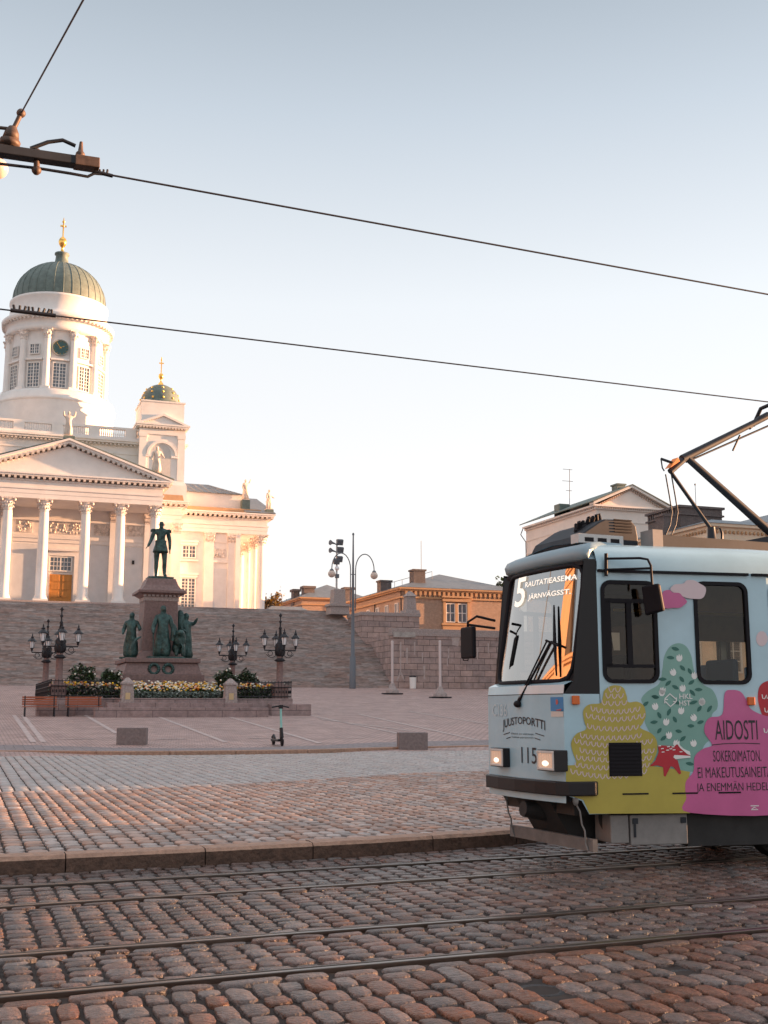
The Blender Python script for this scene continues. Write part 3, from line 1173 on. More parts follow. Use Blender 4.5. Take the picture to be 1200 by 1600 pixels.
# corner block, east arm
mb = MB()
mb.box(20.9, 25.1, 144, 152, Z0, ZA)
mb.box(25.1, 33.8, 150.2, 170.4, Z0, ZA)
mb.build('wall', white, cat)
mb = MB()
entab_ring(mb, 20.8, 25.1, 144, 150, ZA + .003, ENT)
entab_ring(mb, 25, 37.75, 149.8, 170.8, ZA - .004, ENT)
mb.build('entablature', white, cat)
mb = MB()
modillions(mb, 21.7, 25.6, 144, ZA + 2.12, 'e'); modillions(mb, 143.8, 149.3, 25.1, ZA + 2.12, 'n', out=1)
modillions(mb, 26, 38.2, 149.8, ZA + 2.12, 'e'); modillions(mb, 149.4, 171, 37.75, ZA + 2.12, 'n', out=1)
mb.build('modillions', trim_shadow, cat)
mb = MB()
mb.frustum(23.0, 147, 27.45, 28.4, 2.4, 3.0, 2.2, 2.9)
mb.build('parapet', ochre, cat)
mb = MB()
mb.box(26.2, 34.6, 151.6, 169, 27.45, 30.35)
mb.build('attic', white, cat)
mb = MB()
mb.box(26.0, 37.0, 150.4, 151.5, 27.45, 28.25)
mb.build('parapet', ochre, cat)
mb = MB()
mb.add([(25.6, 151.2, 30.35), (34.9, 151.2, 30.35), (34.9, 169.4, 30.35), (25.6, 169.4, 30.35), (25.6, 160.3, 33.2), (31.5, 160.3, 33.2)],
       [(0, 1, 5, 4), (1, 2, 5), (2, 3, 4, 5), (3, 0, 4), (0, 3, 2, 1)])
mb.add([(34.6, 149, 27.62), (38.75, 149, 27.62), (38.75, 160.3, 31.6), (34.6, 160.3, 31.6), (34.6, 171.6, 27.62), (38.75, 171.6, 27.62)],
       [(0, 1, 2, 3), (3, 2, 5, 4), (1, 5, 2), (0, 3, 4), (0, 4, 5, 1)])
for i in range(9):
    e = 26.2 + i * 1.0
    mb.tube([(e, 151.2, 30.38), (min(e, 31.5), 160.0, 33.1)], .06, 4)
mb.build('sheet_roof', roofgrey, cat)
pilaster(cat, 20.95, 22.0, 144); pilaster(cat, 24.0, 25.08, 144)
pilaster(cat, 29.35, 30.6, 150.2); pilaster(cat, 32.5, 33.8, 150.2)
for k in (10.05, 6.15, 2.26, -2.26, -6.15, -10.05):
    column(cat, 37.05, CN - k)
for k in (10.05, 6.15, 2.26):
    m_ = MB(); m_.box(33.5, 34.1, CN - k - .5, CN - k + .5, Z0, ZA); m_.build('pilaster', white, cat)
EN = 150.2
for (x0, y0, x1, y1, c_, r_) in ((284, 904, 303, 949, 4, 9), (286, 853, 304.5, 871, 4, 3)):
    E0, E1, z0, z1 = rect_px(x0, y0, x1, y1, EN)
    window(cat, E0, E1, z0, z1, EN - .05, c_, r_, heavy=2, mw=.08)
    mb = MB(); mb.box(E0 - .45, E1 + .45, EN - .4, EN + .1, z1 + .5, z1 + .75); mb.box(E0 - .3, E1 + .3, EN - .28, EN + .1, z1 + .14, z1 + .5)
    if z0 > 18: mb.box(E0 - .45, E1 + .45, EN - .35, EN + .1, z0 - .55, z0 - .35)
    mb.build('window_surround', white, cat)
E0, E1, z0, z1 = rect_px(331, 857, 352, 871, EN)
mb = MB(); mb.box(E0, E1, EN - .09, EN + .1, z0, z1)
for i in range(16): mb.ball(random.uniform(E0 + .1, E1 - .1), EN - .07, random.uniform(z0 + .1, z1 - .1), .15, .1, .14, 5, 4)
mb.build('relief_panel', relief, cat)
mb = MB(); mb.box(30.6, 32.5, EN - .2, EN + .1, z0 - .75, z0 - .45); mb.box(30.7, 32.4, EN - .1, EN + .1, ZA - 1.3, ZA - .2)
mb.build('wall_moulding', white, cat)
mb = MB(); E0, E1, z0, z1 = rect_px(330, 888, 353, 951, EN); mb.box(E0, E1, EN - .05, EN + .1, Z0, z1); mb.build('wall_panel', white_panel, cat)

# central block with balustrade
BN = 148.0
mb = MB()
mb.box(-5.3, 25.3, BN, 172.6, 22, 35.3)
mb.build('wall', white, cat)
mb = MB()
for o, a, b in ((.12, 34.0, 34.2), (.2, 35.0, 35.3), (.75, 35.3, 35.55), (.95, 35.55, 35.8)):
    mb.box(-5.3 - o, 25.3 + o, BN - o, 172.6 + o, a, b)
mb.build('cornice', white, cat)
mb = MB()
modillions(mb, -5.3, 19.4, BN - .1, 35.05, 'e', dep=.5, step=.5, hgt=.22)
mb.build('modillions', trim_shadow, cat)
mb = MB()
mb.box(-5.3, 25.3, BN - .55, BN + .1, 35.81, 36.15); mb.box(-5.3, 25.3, BN - .5, BN + .05, 37.15, 37.42)
for e in (-5, -.2, 4.4, 9.0, 13.6, 18.2):
    mb.box(e, e + 1.3, BN - .53, BN + .08, 36.15, 37.15)
for i in range(96):
    e = -5.1 + i * .26
    mb.lathe([(.05, 36.15), (.1, 36.45), (.05, 36.9), (.09, 37.15)], e, BN - .22, 6, cap=False)
for i in range(90):
    mb.lathe([(.05, 36.15), (.1, 36.45), (.05, 36.9), (.09, 37.15)], 25.2, BN + .3 + i * .27, 6, cap=False)
mb.build('balustrade', white, cat)
mb = MB()                                  # lunette window
for i in range(14):
    a, b = math.pi * i / 14, math.pi * (i + 1) / 14
    p = [(9.6 + 3.5 * math.cos(t), 31.3 + 2.75 * math.sin(t)) for t in (a, b)]
    q = [(9.6 + 3.15 * math.cos(t), 31.3 + 2.45 * math.sin(t)) for t in (a, b)]
    mb.prism([p[0], p[1], q[1], q[0]], TY, BN - .16, BN + .02)
for x in (-2, -1, 0, 1, 2):
    mb.box(9.6 + x - .09, 9.6 + x + .09, BN - .12, BN - .02, 31.3, 31.3 + 2.5 * math.sqrt(max(0, 1 - (x / 3.15) ** 2)))
for zz in (32.1, 32.9): mb.box(6.7, 12.5, BN - .11, BN - .03, zz, zz + .07)
lw = mb.build('window', winframe, cat)
mb = MB(); mb.prism([(9.6 + 3.2 * math.cos(math.pi * i / 16), 31.3 + 2.5 * math.sin(math.pi * i / 16)) for i in range(17)], TY, BN - .03, BN)
mb.build('pane', winglass, lw)

# corner towers with starred cupolas
for te in (22.75, -2.75):
    h = 2.85
    tn = BN - 1.6 + h
    tw = MB()
    tw.frustum(te, tn, 26.5, 30.0, 3.35, 3.4, 3.25, 3.3)
    tw.frustum(te, tn, 30.0, 30.7, 3.25, 3.3, 2.9, 2.9)
    tw.box(te - h, te + h, tn - h, tn + h, 30.7, 37.2)
    tw.box(te - h + .1, te + h - .1, tn - h + .1, tn + h - .1, 38.0, 41.1)
    tw.box(te - h - .02, te + h + .02, tn - h - .02, tn + h + .02, 40.95, 41.15)
    for e in (te - h, te + h - .75):
        tw.box(e - .08, e + .83, tn - h - .14, tn - h + .1, 30.7, 36.2)
        tw.box(e - .16, e + .9, tn - h - .22, tn - h + .1, 36.2, 36.6)
    tower = tw.build('tower', white, cat)
    tw = MB()
    for o, a, b in ((.15, 36.6, 36.85), (.08, 36.85, 37.35), (.5, 37.55, 37.75), (.62, 37.75, 37.95)):
        tw.box(te - h - o, te + h + o, tn - h - o, tn + h + o, a, b)
    for sgn in (-1, 1):
        p = [(te + sgn * 2.75, 37.95), (te + sgn * 3.4, 37.95), (te, 39.35), (te, 39.05)]
        tw.prism(p[::-1] if sgn > 0 else p, TY, tn - h - .55, tn - h + .2)
    tw.prism([(te - 2.9, 37.95), (te + 2.9, 37.95), (te, 39.1)], TY, tn - h - .3, tn - h + .2)
    tw.build('cornice', white, tower)
    tw = MB()
    modillions(tw, te - h, te + h, tn - h - .08, 37.37, 'e', dep=.4, step=.4, hgt=.17)
    for sgn in (-1, 1):
        for i in range(9):
            x, z = te + sgn * 2.7 * (1 - i / 9), 37.95 + 1.05 * i / 9
            tw.box(x - .1, x + .1, tn - h - .5, tn - h - .3, z, z + .12)
    tw.build('modillions', trim_shadow, tower)
    tw = MB()                              # blind arch
    for i in range(12):
        a, b = math.pi * i / 12, math.pi * (i + 1) / 12
        p = [(te + 2.0 * math.cos(t), 33.9 + 1.9 * math.sin(t)) for t in (a, b)]
        q = [(te + 1.7 * math.cos(t), 33.9 + 1.6 * math.sin(t)) for t in (a, b)]
        tw.prism([p[0], p[1], q[1], q[0]], TY, tn - h - .2, tn - h + .01)
    tw.box(te - 2.1, te - 1.2, tn - h - .18, tn - h + .01, 33.6, 33.85); tw.box(te + 1.2, te + 2.1, tn - h - .18, tn - h + .01, 33.6, 33.85)
    tw.build('arch_moulding', white, tower)
    tw = MB()
    tw.prism([(te + 1.15 * math.cos(math.pi * i / 12), 34.2 + 1.15 * math.sin(math.pi * i / 12)) for i in range(13)] + [(te - 1.15, 31.0), (te + 1.15, 31.0)], TY, tn - h - .05, tn - h + .01)
    tw.build('niche', M('niche_plaster', (0.55, 0.51, 0.48), 0.8, var=.08), tower)
    cu = MB()
    rr = 2.62
    cu.lathe([(rr, 41.15), (rr, 41.3)] + [(rr * math.cos(R(q)), 41.3 + 2.75 * math.sin(R(q))) for q in range(0, 86, 7)], te, tn, 32)
    cup = cu.build('cupola', copper, tower)
    cu = MB()
    for row, q in enumerate((10, 28, 46)):
        for i in range(12 - 2 * row):
            a = 2 * math.pi * (i + .5 * (row % 2)) / (12 - 2 * row)
            cu.ball(te + rr * math.cos(R(q)) * math.cos(a), tn + rr * math.cos(R(q)) * math.sin(a), 41.3 + 2.75 * math.sin(R(q)), .16, .16, .16, 8, 6)
    cu.build('star', gold, cup)
    cu = MB()
    cu.lathe([(.45, 43.95), (.3, 44.3), (.12, 44.5), (.1, 44.8), (.28, 45.0), (.36, 45.25), (.26, 45.55), (.07, 45.7), (.07, 47.9)], te, tn, 12)
    cu.box(te - .3, te + .3, tn - .07, tn + .07, 47.0, 47.14); cu.ball(te, tn, 47.5, .13, seg=8, rings=6)
    cu.build('cross', gold, cup)

# drum and dome
mb = MB()
mb.lathe([(7.95, 33), (7.95, 40.3), (8.0, 41.7)], CE, CN, 64)
mb.lathe([(8.0, 41.7), (8.2, 41.8), (8.2, 42.05), (8.05, 42.15), (7.95, 42.9), (7.5, 43.0), (7.3, 43.35), (6.4, 43.4), (6.3, 53)], CE, CN, 64)
drum = mb.build('drum', white, cat)
mb = MB()
mb.lathe([(6.4, 51.6), (6.95, 51.65), (6.95, 52.3), (6.8, 52.4), (6.85, 53.0), (7.1, 53.1), (7.15, 53.3), (7.5, 53.35), (7.56, 53.85), (7.4, 54.0), (6.75, 54.4), (6.6, 54.6), (6.5, 56.4), (6.65, 56.55), (6.65, 56.9), (6.3, 57.0)], CE, CN, 72)
mb.build('cornice', white, drum)
mb = MB()
for i in range(72):
    mb.T = Matrix.Translation((CE, CN, 0)) @ Matrix.Rotation(2 * math.pi * i / 72, 4, 'Z')
    mb.box(7.05, 7.45, -.12, .12, 53.06, 53.33)
mb.build('modillions', trim_shadow, drum)
for i in range(12):
    a = R(15 + 30 * i)                     # columns between bays; 0 = south
    v = Matrix.Translation((CE, CN, 0)) @ Matrix.Rotation(a, 4, 'Z')
    m_ = MB(); m_.T = v
    m_.box(-.62, .62, -7.2, -5.9, 43.3, 43.7)
    m_.lathe([(.6, 43.7), (.5, 43.95), (.43, 50.3)], 0, -6.6, 14)
    m_.box(-.45, .45, -6.5, -6.1, 43.4, 51.6)
    c_ = m_.build('column', white, drum)
    k = MB(); k.T = v
    k.lathe([(.44, 50.3), (.5, 50.5), (.46, 50.7), (.66, 51.4), (.7, 51.6)], 0, -6.6, 10)
    for q in range(8): k.ball(.55 * math.cos(q * .785), -6.6 + .55 * math.sin(q * .785), 51.0, .12, .12, .2, 5, 4)
    k.box(-.68, .68, -7.25, -6.0, 51.45, 51.65)
    k.build('capital', cap_m, c_)
    v = Matrix.Translation((CE, CN, 0)) @ Matrix.Rotation(R(30 * i), 4, 'Z')
    if i in (0, 1, 2, 3, 9, 10, 11):
        window(drum, -.78, .78, 43.75, 47.0, -6.5, 4, 7, T=v, fr=.1, mw=.06, heavy=2)
        if i != 0:
            window(drum, -.6, .6, 48.35, 49.6, -6.5, 4, 3, T=v, fr=.1, mw=.06, heavy=2)
        m_ = MB(); m_.T = v
        m_.box(-1.2, 1.2, -6.7, -6.2, 47.45, 47.65)
        m_.build('moulding', white, drum)
mb = MB()
zc = 49.2
for i in range(28):
    a, b = 2 * math.pi * i / 28, 2 * math.pi * (i + 1) / 28
    mb.prism([(CE + r_ * math.cos(t), zc + r_ * math.sin(t)) for r_, t in ((1.12, a), (1.12, b), (1.0, b), (1.0, a))], TY, CN - 6.62, CN - 6.3)
clk = mb.build('clock', M('clock_rim', (0.3, 0.3, 0.27), 0.5), drum)
mb = MB(); mb.prism([(CE + 1.02 * math.cos(2 * math.pi * i / 28), zc + 1.02 * math.sin(2 * math.pi * i / 28)) for i in range(28)], TY, CN - 6.5, CN - 6.3)
mb.build('clock_face', clockm, clk)
mb = MB()
for ang, ln_ in ((R(-38), .85), (R(60), .55)):
    d = Vector((math.sin(ang), math.cos(ang)))
    mb.tube([(CE - d.x * .15, CN - 6.53, zc - d.y * .15), (CE + d.x * ln_, CN - 6.53, zc + d.y * ln_)], .035, 5)
for i in range(12):
    d = Vector((math.sin(i * math.pi / 6), math.cos(i * math.pi / 6)))
    mb.tube([(CE + d.x * .78, CN - 6.52, zc + d.y * .78), (CE + d.x * .93, CN - 6.52, zc + d.y * .93)], .03, 4)
mb.build('clock_hands', gold, clk)
mb = MB()
dr_ = [(6.25, 57.1), (6.25, 57.5)] + [(6.25 * math.cos(R(q)), 57.5 + 5.75 * math.sin(R(q))) for q in range(4, 81, 4)]
mb.lathe(dr_, CE, CN, 64)
for i in range(32):
    a = 2 * math.pi * i / 32
    mb.tube([(CE + (r_ + .02) * math.cos(a), CN + (r_ + .02) * math.sin(a), z) for r_, z in dr_[::2]], .05, 4)
mb.lathe([(1.35, 63.0), (1.15, 63.25), (.95, 63.4), (.82, 64.6), (1.02, 64.75), (1.0, 64.95), (.3, 65.1)], CE, CN, 20)
dome = mb.build('dome', copper, cat)
mb = MB()
mb.lathe([(.3, 65.0), (.22, 65.4), (.16, 65.9), (.3, 66.0), (.5, 66.35), (.58, 66.7), (.5, 67.05), (.3, 67.35), (.1, 67.5), (.1, 69.9), (.02, 70.4)], CE, CN, 16)
mb.box(CE - .42, CE + .42, CN - .1, CN + .1, 69.0, 69.2); mb.ball(CE, CN, 69.1, .2, seg=8, rings=6); mb.ball(CE, CN, 69.75, .2, seg=8, rings=6)
mb.build('cross', gold, dome)

# ------------------------------------------------------------------ figures
def robed(h, arm_l, arm_r, lean=0.0):
    """standing robed figure, ~h tall, base at origin, facing -y; arm_* = hand position (unit height)"""
    n = [((0, 0, .50), .105), ((0, .0, .62), .10), ((0, 0, .76), (.125, .085)), ((0, 0, .84), .045), ((0, -.012, .915), .062), ((0, -.012, .955), .052),
         ((.05, 0, .36), .115), ((.05, -.01, .16), .12), ((.055, -.03, .0), .125),
         ((-.05, .01, .36), .11), ((-.055, .02, .16), .12), ((-.06, .02, .0), .125),
         ((.12, 0, .775), .055), ((-.12, 0, .775), .055)]
    e = [(0, 1), (1, 2), (2, 3), (3, 4), (4, 5), (0, 6), (6, 7), (7, 8), (0, 9), (9, 10), (10, 11), (2, 12), (2, 13)]
    for k, hand in ((12, arm_l), (13, arm_r)):
        s0 = Vector(n[k][0])
        hd = Vector(hand)
        el = s0.lerp(hd, .52) + Vector((0.03 if k == 12 else -.03, .02, -.05))
        n += [(tuple(el), .046), (tuple(hd), .03), (tuple(hd + (hd - el).normalized() * .05), .022)]
        i = len(n) - 3
        e += [(k, i), (i, i + 1), (i + 1, i + 2)]
    n = [((x * h, y * h, z * h), (tuple(q * h for q in r) if isinstance(r, tuple) else r * h)) for (x, y, z), r in n]
    vs, fs = skin(n, e, 1)
    out = []
    for x, y, z in vs:                     # drapery folds below the chest
        if z < .72 * h:
            a = math.atan2(y, x)
            q = 1 + .10 * math.sin(a * 7 + z / h * 9) * (1 - z / h / .72)
            x, y = x * q, y * q
        out.append((x, y, max(z, 0)))
    hm = MB()
    hm.ball(0, -.012 * h, .925 * h, .052 * h, .06 * h, .072 * h, 10, 8)
    hm.tube([(0, 0, .8 * h), (0, -.005 * h, .89 * h)], [.04 * h, .034 * h], 8)
    hm.ball(0, -.072 * h, .92 * h, .012 * h, .014 * h, .018 * h, 6, 5)
    hm.ball(0, .012 * h, .94 * h, .058 * h, .056 * h, .066 * h, 9, 7)
    b = len(out)
    return out + hm.v, list(fs) + [tuple(i + b for i in f) for f in hm.f]


def roof_statue(E, N, Z, h, al, ar, label, rz=0.0):
    m = MB(); m.T = Matrix.Rotation(rz, 4, 'Z')
    vs, fs = robed(h * .97, al, ar)
    m.add([(x, y, z + .03 * h) for x, y, z in vs], fs, True)
    m.T = None
    m.box(-.17 * h, .17 * h, -.15 * h, .15 * h, 0, .045 * h)
    o = m.build('roof_statue', zinc)
    o.location = W(E, N, Z); o.rotation_euler = (0, 0, PHI)
    tag(o, label, 'statue', 'apostle statues on the cathedral roof')


roof_statue(CE - .1, 132.3, ZC + az + .62, 3.0, (.24, -.05, .95), (-.2, -.06, .93), 'pale robed statue with raised hands on the peak of the front pediment')
roof_statue(CE + 10.0, 132.2, ZC + 1.0, 3.3, (.22, -.12, .58), (-.2, -.08, .5), 'pale robed statue on the right lower corner of the front pediment')
roof_statue(34.95, 151.1, 29.55, 2.9, (.26, 0, 1.0), (-.14, -.06, .5), 'sunlit robed statue lifting an arm on a tall dark base, right wing roof', .3)
roof_statue(38.05, 150.3, 28.3, 2.8, (.28, -.05, .62), (-.14, -.06, .5), 'sunlit robed statue at the outermost right corner of the cathedral roof', .5)

# ------------------------------------------------------------------ monument
ME, MN, MZ = 9.66, 61.5, 1.45
# terrace: steps and paved platform
mb = MB()
PZ = 2.02
mb.box(3.9, 15.45, 55.6, 67.6, 1.0, PZ)
mb.box(6.9, 12.45, 54.5, 55.6, 1.0, PZ - .01)
mb.box(6.3, 13.05, 53.9, 54.5, 1.0, PZ - .22)
mb.box(5.7, 13.65, 53.3, 53.9, 1.0, PZ - .44)
mb.box(3.3, 5.0, 54.9, 55.6, 1.0, 1.75); mb.box(14.2, 16.2, 54.9, 55.6, 1.0, 1.75)
mb.box(15.45, 16.2, 55.6, 67.6, 1.0, 1.75)
solo(mb, 'monument_terrace', [brickmat('terrace_granite', (0.30, 0.22, 0.21), (0.26, 0.19, 0.185), (0.12, 0.09, 0.09), 1.6, 0.5, .015, var=.35)], ME, MN, MZ, kind='structure', bevel=.015)

mon = thing('monument', ME, MN, PZ, 'tall red granite monument with a green bronze uniformed man on top and robed groups below', 'monument')
mb = MB()
for hx, z0, z1, hy in ((2.4, 2.0, 2.5, 2.6), (2.25, 2.5, 2.95, 2.45), (2.1, 2.95, 3.25, 2.3)):
    mb.box(ME - hx, ME + hx, MN - hy, MN + hy, z0, z1)
mb.frustum(ME, MN, 3.25, 3.85, 2.0, 2.15, 1.8, 1.95)
mb.box(ME - 1.92, ME + 1.92, MN - 2.1, MN + 2.1, 3.85, 4.08)
mb.build('base', granite, mon, bevel=.03)
mb = MB()
mb.frustum(ME, MN, 4.08, 4.5, 1.25, 1.25, 1.0, 1.0)
mb.frustum(ME, MN, 4.5, 7.35, .93, .93, .86, .86)
mb.build('shaft', granite, mon, bevel=.02)
mb = MB()
mb.box(ME - .9, ME + .9, MN - .9, MN + .9, 7.1, 7.32)
for i in range(9): mb.box(ME - .95 + i * .22, ME - .81 + i * .22, MN - 1.02, MN - .88, 7.32, 7.46)
mb.build('frieze', granite_grey, mon)
mb = MB()
mb.frustum(ME, MN, 7.34, 7.5, .92, .92, 1.15, 1.15)
mb.box(ME - 1.25, ME + 1.25, MN - 1.25, MN + 1.25, 7.5, 7.64)
pr = [(1.22, 7.64), (1.0, 7.75), (.86, 7.95), (.77, 8.2), (.74, 8.3)]
mb.lathe([(r_ * 1.414, z) for r_, z in pr], ME, MN, 4, smooth=False, a0=math.pi / 4)
mb.build('cap', granite, mon, bevel=.015)
# figure of the officer
mb = MB()
mb.box(ME - .66, ME + .66, MN - .55, MN + .55, 8.28, 8.42)
mb.ball(ME, MN, 8.42, .62, .52, .08, 12, 6)
mb.build('figure_base', bronze, mon)
bz = 8.45
S = 3.15 / 1.86


def P(x, y, z): return (ME + x * S, MN + y * S, bz + z * S)


nodes = [(P(0, 0, .98), .145 * S), (P(0, 0, 1.12), .135 * S), (P(0, -.01, 1.30), (.175 * S, .125 * S)), (P(0, 0, 1.47), (.155 * S, .11 * S)), (P(0, 0, 1.55), .06 * S), (P(0, -.02, 1.66), .088 * S), (P(0, -.015, 1.78), .078 * S),
         (P(.115, 0, .88), .115 * S), (P(.135, -.02, .50), .075 * S), (P(.135, 0, .30), .072 * S), (P(.145, 0, .07), .05 * S), (P(.17, -.17, .035), .045 * S),
         (P(-.115, 0, .88), .115 * S), (P(-.115, .02, .50), .075 * S), (P(-.115, .03, .30), .072 * S), (P(-.115, .03, .07), .05 * S), (P(-.145, -.13, .035), .045 * S),
         (P(.215, 0, 1.44), .078 * S), (P(.285, .03, 1.17), .06 * S), (P(.285, -.04, .93), .046 * S), (P(.28, -.06, .86), .04 * S),
         (P(-.215, 0, 1.44), .078 * S), (P(-.30, .0, 1.18), .06 * S), (P(-.40, -.16, .98), .046 * S), (P(-.43, -.2, .93), .04 * S)]
edges = [(0, 1), (1, 2), (2, 3), (3, 4), (4, 5), (5, 6), (0, 7), (7, 8), (8, 9), (9, 10), (10, 11), (0, 12), (12, 13), (13, 14), (14, 15), (15, 16), (3, 17), (17, 18), (18, 19), (19, 20), (3, 21), (21, 22), (22, 23), (23, 24)]
vs, fs = skin(nodes, edges, 2)
mb = MB(); mb.add(vs, fs, True)
for hand, dirs in ((P(.28, -.07, .85), (0, -.02, -.06)), (P(-.44, -.21, .92), (-.035, -.03, -.03))):
    for k in range(4):
        o_ = Vector((.0, (.024 * (k - 1.5)) * S, 0))
        a_ = Vector(hand) + o_
        d_ = Vector(dirs) * S
        mb.tube([a_, a_ + d_ * (.9 - .1 * abs(k - 1)), a_ + d_ * 1.5 + Vector((0, -.01, -.02)) * S], [.014 * S, .013 * S, .009 * S], 6)
    a_ = Vector(hand) + Vector((0, -.04 * S, .01 * S))
    mb.tube([a_, a_ + Vector((0, -.05, -.02)) * S], [.015 * S, .011 * S], 6)
# face: nose, brow, beard, ears
mb.ball(*P(0, -.115, 1.655), .014 * S, .022 * S, .028 * S, 6, 5)
mb.ball(*P(0, -.095, 1.585), .05 * S, .035 * S, .05 * S, 8, 6)
for sg in (-1, 1):
    mb.ball(*P(sg * .088, 0, 1.665), .012 * S, .022 * S, .032 * S, 6, 5)
    mb.ball(*P(sg * .033, -.098, 1.69), .026 * S, .016 * S, .012 * S, 6, 5)
body = mb.build('bronze_figure', bronze, mon)
mb = MB()
mb.lathe([(.172 * S, bz + 1.13 * S), (.185 * S, bz + 1.02 * S), (.235 * S, bz + .84 * S), (.245 * S, bz + .78 * S), (.2 * S, bz + .79 * S)], ME, MN, 20, cap=False)
mb.lathe([(.166 * S, bz + 1.10 * S), (.18 * S, bz + 1.115 * S), (.18 * S, bz + 1.145 * S), (.166 * S, bz + 1.16 * S)], ME, MN, 20, cap=False)
for sg in (-1, 1):
    mb.ball(*P(sg * .235, 0, 1.50), .085 * S, .085 * S, .028 * S, 10, 6)
    for k in range(10):
        a_ = 2 * math.pi * k / 10
        p0 = P(sg * .235 + .08 * math.cos(a_), .08 * math.sin(a_), 1.49)
        mb.tube([p0, (p0[0], p0[1], p0[2] - .07 * S)], .012 * S, 4)
for k in range(6):
    mb.ball(*P(.03, -.138, 1.17 + .055 * k), .013 * S, .01 * S, .013 * S, 6, 4)
mb.tube([P(.12, -.08, 1.45), P(.03, -.15, 1.28), P(-.1, -.12, 1.16)], .02 * S, 6)
mb.build('tunic', bronze, body)
# robed groups at the foot
def group_fig(x, y, z, h, al, ar, rz, name='robed_figure'):
    m = MB(); m.T = Matrix.Translation((ME + x, MN + y, z)) @ Matrix.Rotation(rz, 4, 'Z')
    vs, fs = robed(h, al, ar)
    m.add(vs, fs, True)
    return m


gz0 = 4.08
m = group_fig(0, -1.62, gz0, 2.72, (.2, -.12, .45), (-.2, -.12, .48), 0)
m.box(-.75, 1.1, -.35, .4, 0, .09)
m.tube([(-.54, -.34, 1.2), (-.5, -.36, .1)], [.035, .02], 6)                     # sword point down
m.T = m.T @ Matrix.Translation((.85, -.02, 0))                                   # lion beside her
vs, fs = skin([((0, .15, .55), .34), ((0, -.05, .95), .36), ((0, -.2, 1.28), .33), ((0, -.42, 1.3), .19), ((0, -.55, 1.24), .12), ((.17, -.25, .5), .12), ((.17, -.32, .09), .1), ((-.17, -.25, .5), .12), ((-.17, -.32, .09), .1), ((.22, .2, .25), .22), ((-.22, .2, .25), .22)],
              [(0, 1), (1, 2), (2, 3), (3, 4), (1, 5), (5, 6), (1, 7), (7, 8), (0, 9), (0, 10)], 1)
m.add([(x, y, max(z, .02)) for x, y, z in vs], fs, True)
m.tube([(-.35, -.12, .9), (-.3, -.15, 1.55), (-.28, -.13, 1.75)], [.12, .16, .04], 8)      # shield edge
m.build('robed_group', bronze, mon)
m = group_fig(-1.45, -.55, gz0, 2.4, (.2, -.14, .62), (-.16, -.1, .55), -.35)
m.box(-.5, .5, -.4, .4, 0, .09)
m.build('robed_figure', bronze, mon)
m = group_fig(1.38, -.55, gz0, 2.45, (.16, -.16, .86), (-.12, -.12, .6), .5)
m.box(-.5, .5, -.4, .4, 0, .09)
m.ball(-.28, .15, 1.9, .26, .3, .72, 12, 9); m.ball(-.3, .12, 1.0, .24, .3, .6, 10, 8)
m.build('winged_figure', bronze, mon)
mb = MB()
for k in (-.36, .36):
    for i in range(14):
        a_ = 2 * math.pi * i / 14
        mb.ball(ME + k - .1 + .24 * math.cos(a_), MN - 2.1, 3.52 + .24 * math.sin(a_), .09, .07, .09, 6, 5)
mb.build('bronze_wreath', bronze, mon)
mb = MB()
pts = [(ME - 1.15, MN - 1.75, 5.15), (ME - 1.4, MN - 1.9, 5.0), (ME - 1.6, MN - 1.95, 4.6), (ME - 1.62, MN - 2.0, 4.25)]
mb.tube(pts, [.05, .07, .09, .03], 6)
mb.build('palm_branch', bronze, mon)

# flower bed, hedge, bushes
def leaf_cards(mb, pts, size, jit=.5):
    for (x, y, z) in pts:
        a, b = random.uniform(0, 6.28), random.uniform(-1, 1)
        s_ = size * random.uniform(1 - jit, 1 + jit)
        u = Vector((math.cos(a), math.sin(a), b)).normalized() * s_
        v_ = Vector((-math.sin(a), math.cos(a), random.uniform(-.8, .8))).normalized() * s_ * .55
        p = Vector((x, y, z))
        mb.add([p - u, p + v_, p + u, p - v_], [(0, 1, 2, 3)])


bed = thing('flower_bed', ME, 56.6, PZ, 'wide bed of yellow, white and orange flowers at the foot of the monument', 'flower bed')
mb = MB()
bx = lambda: (random.uniform(6.9, 12.5), random.uniform(56.0, 58.0))
pts = []
for i in range(2600):
    x, y = bx(); pts.append((x, y, PZ + .05 + random.random() * (.35 + .35 * (y - 56.0) / 2)))
leaf_cards(mb, pts, .11)
o = mb.build('foliage', leafm, bed); o['kind'] = 'stuff'
for m_, cnt, nm in ((fl_y, 230, 'yellow_flowers'), (fl_w, 170, 'white_flowers'), (fl_o, 120, 'orange_flowers')):
    mb = MB(); 
    for i in range(cnt):
        x, y = bx(); zz = PZ + .34 + .4 * (y - 56.0) / 2 + random.random() * .14
        mb.ball(x, y, zz, .06, .06, .045, 6, 4)
    o = mb.build(nm, m_, bed); o['kind'] = 'stuff'
mb = MB(); pts = [(random.uniform(7.6, 11.8), random.uniform(55.3, 55.65), PZ + random.random() * .3) for i in range(1500)]
leaf_cards(mb, pts, .06)
solo(mb, 'clipped_border', [leafpale], ME, 55.5, PZ, 'low grey-green clipped border in front of the flower bed', 'hedge')
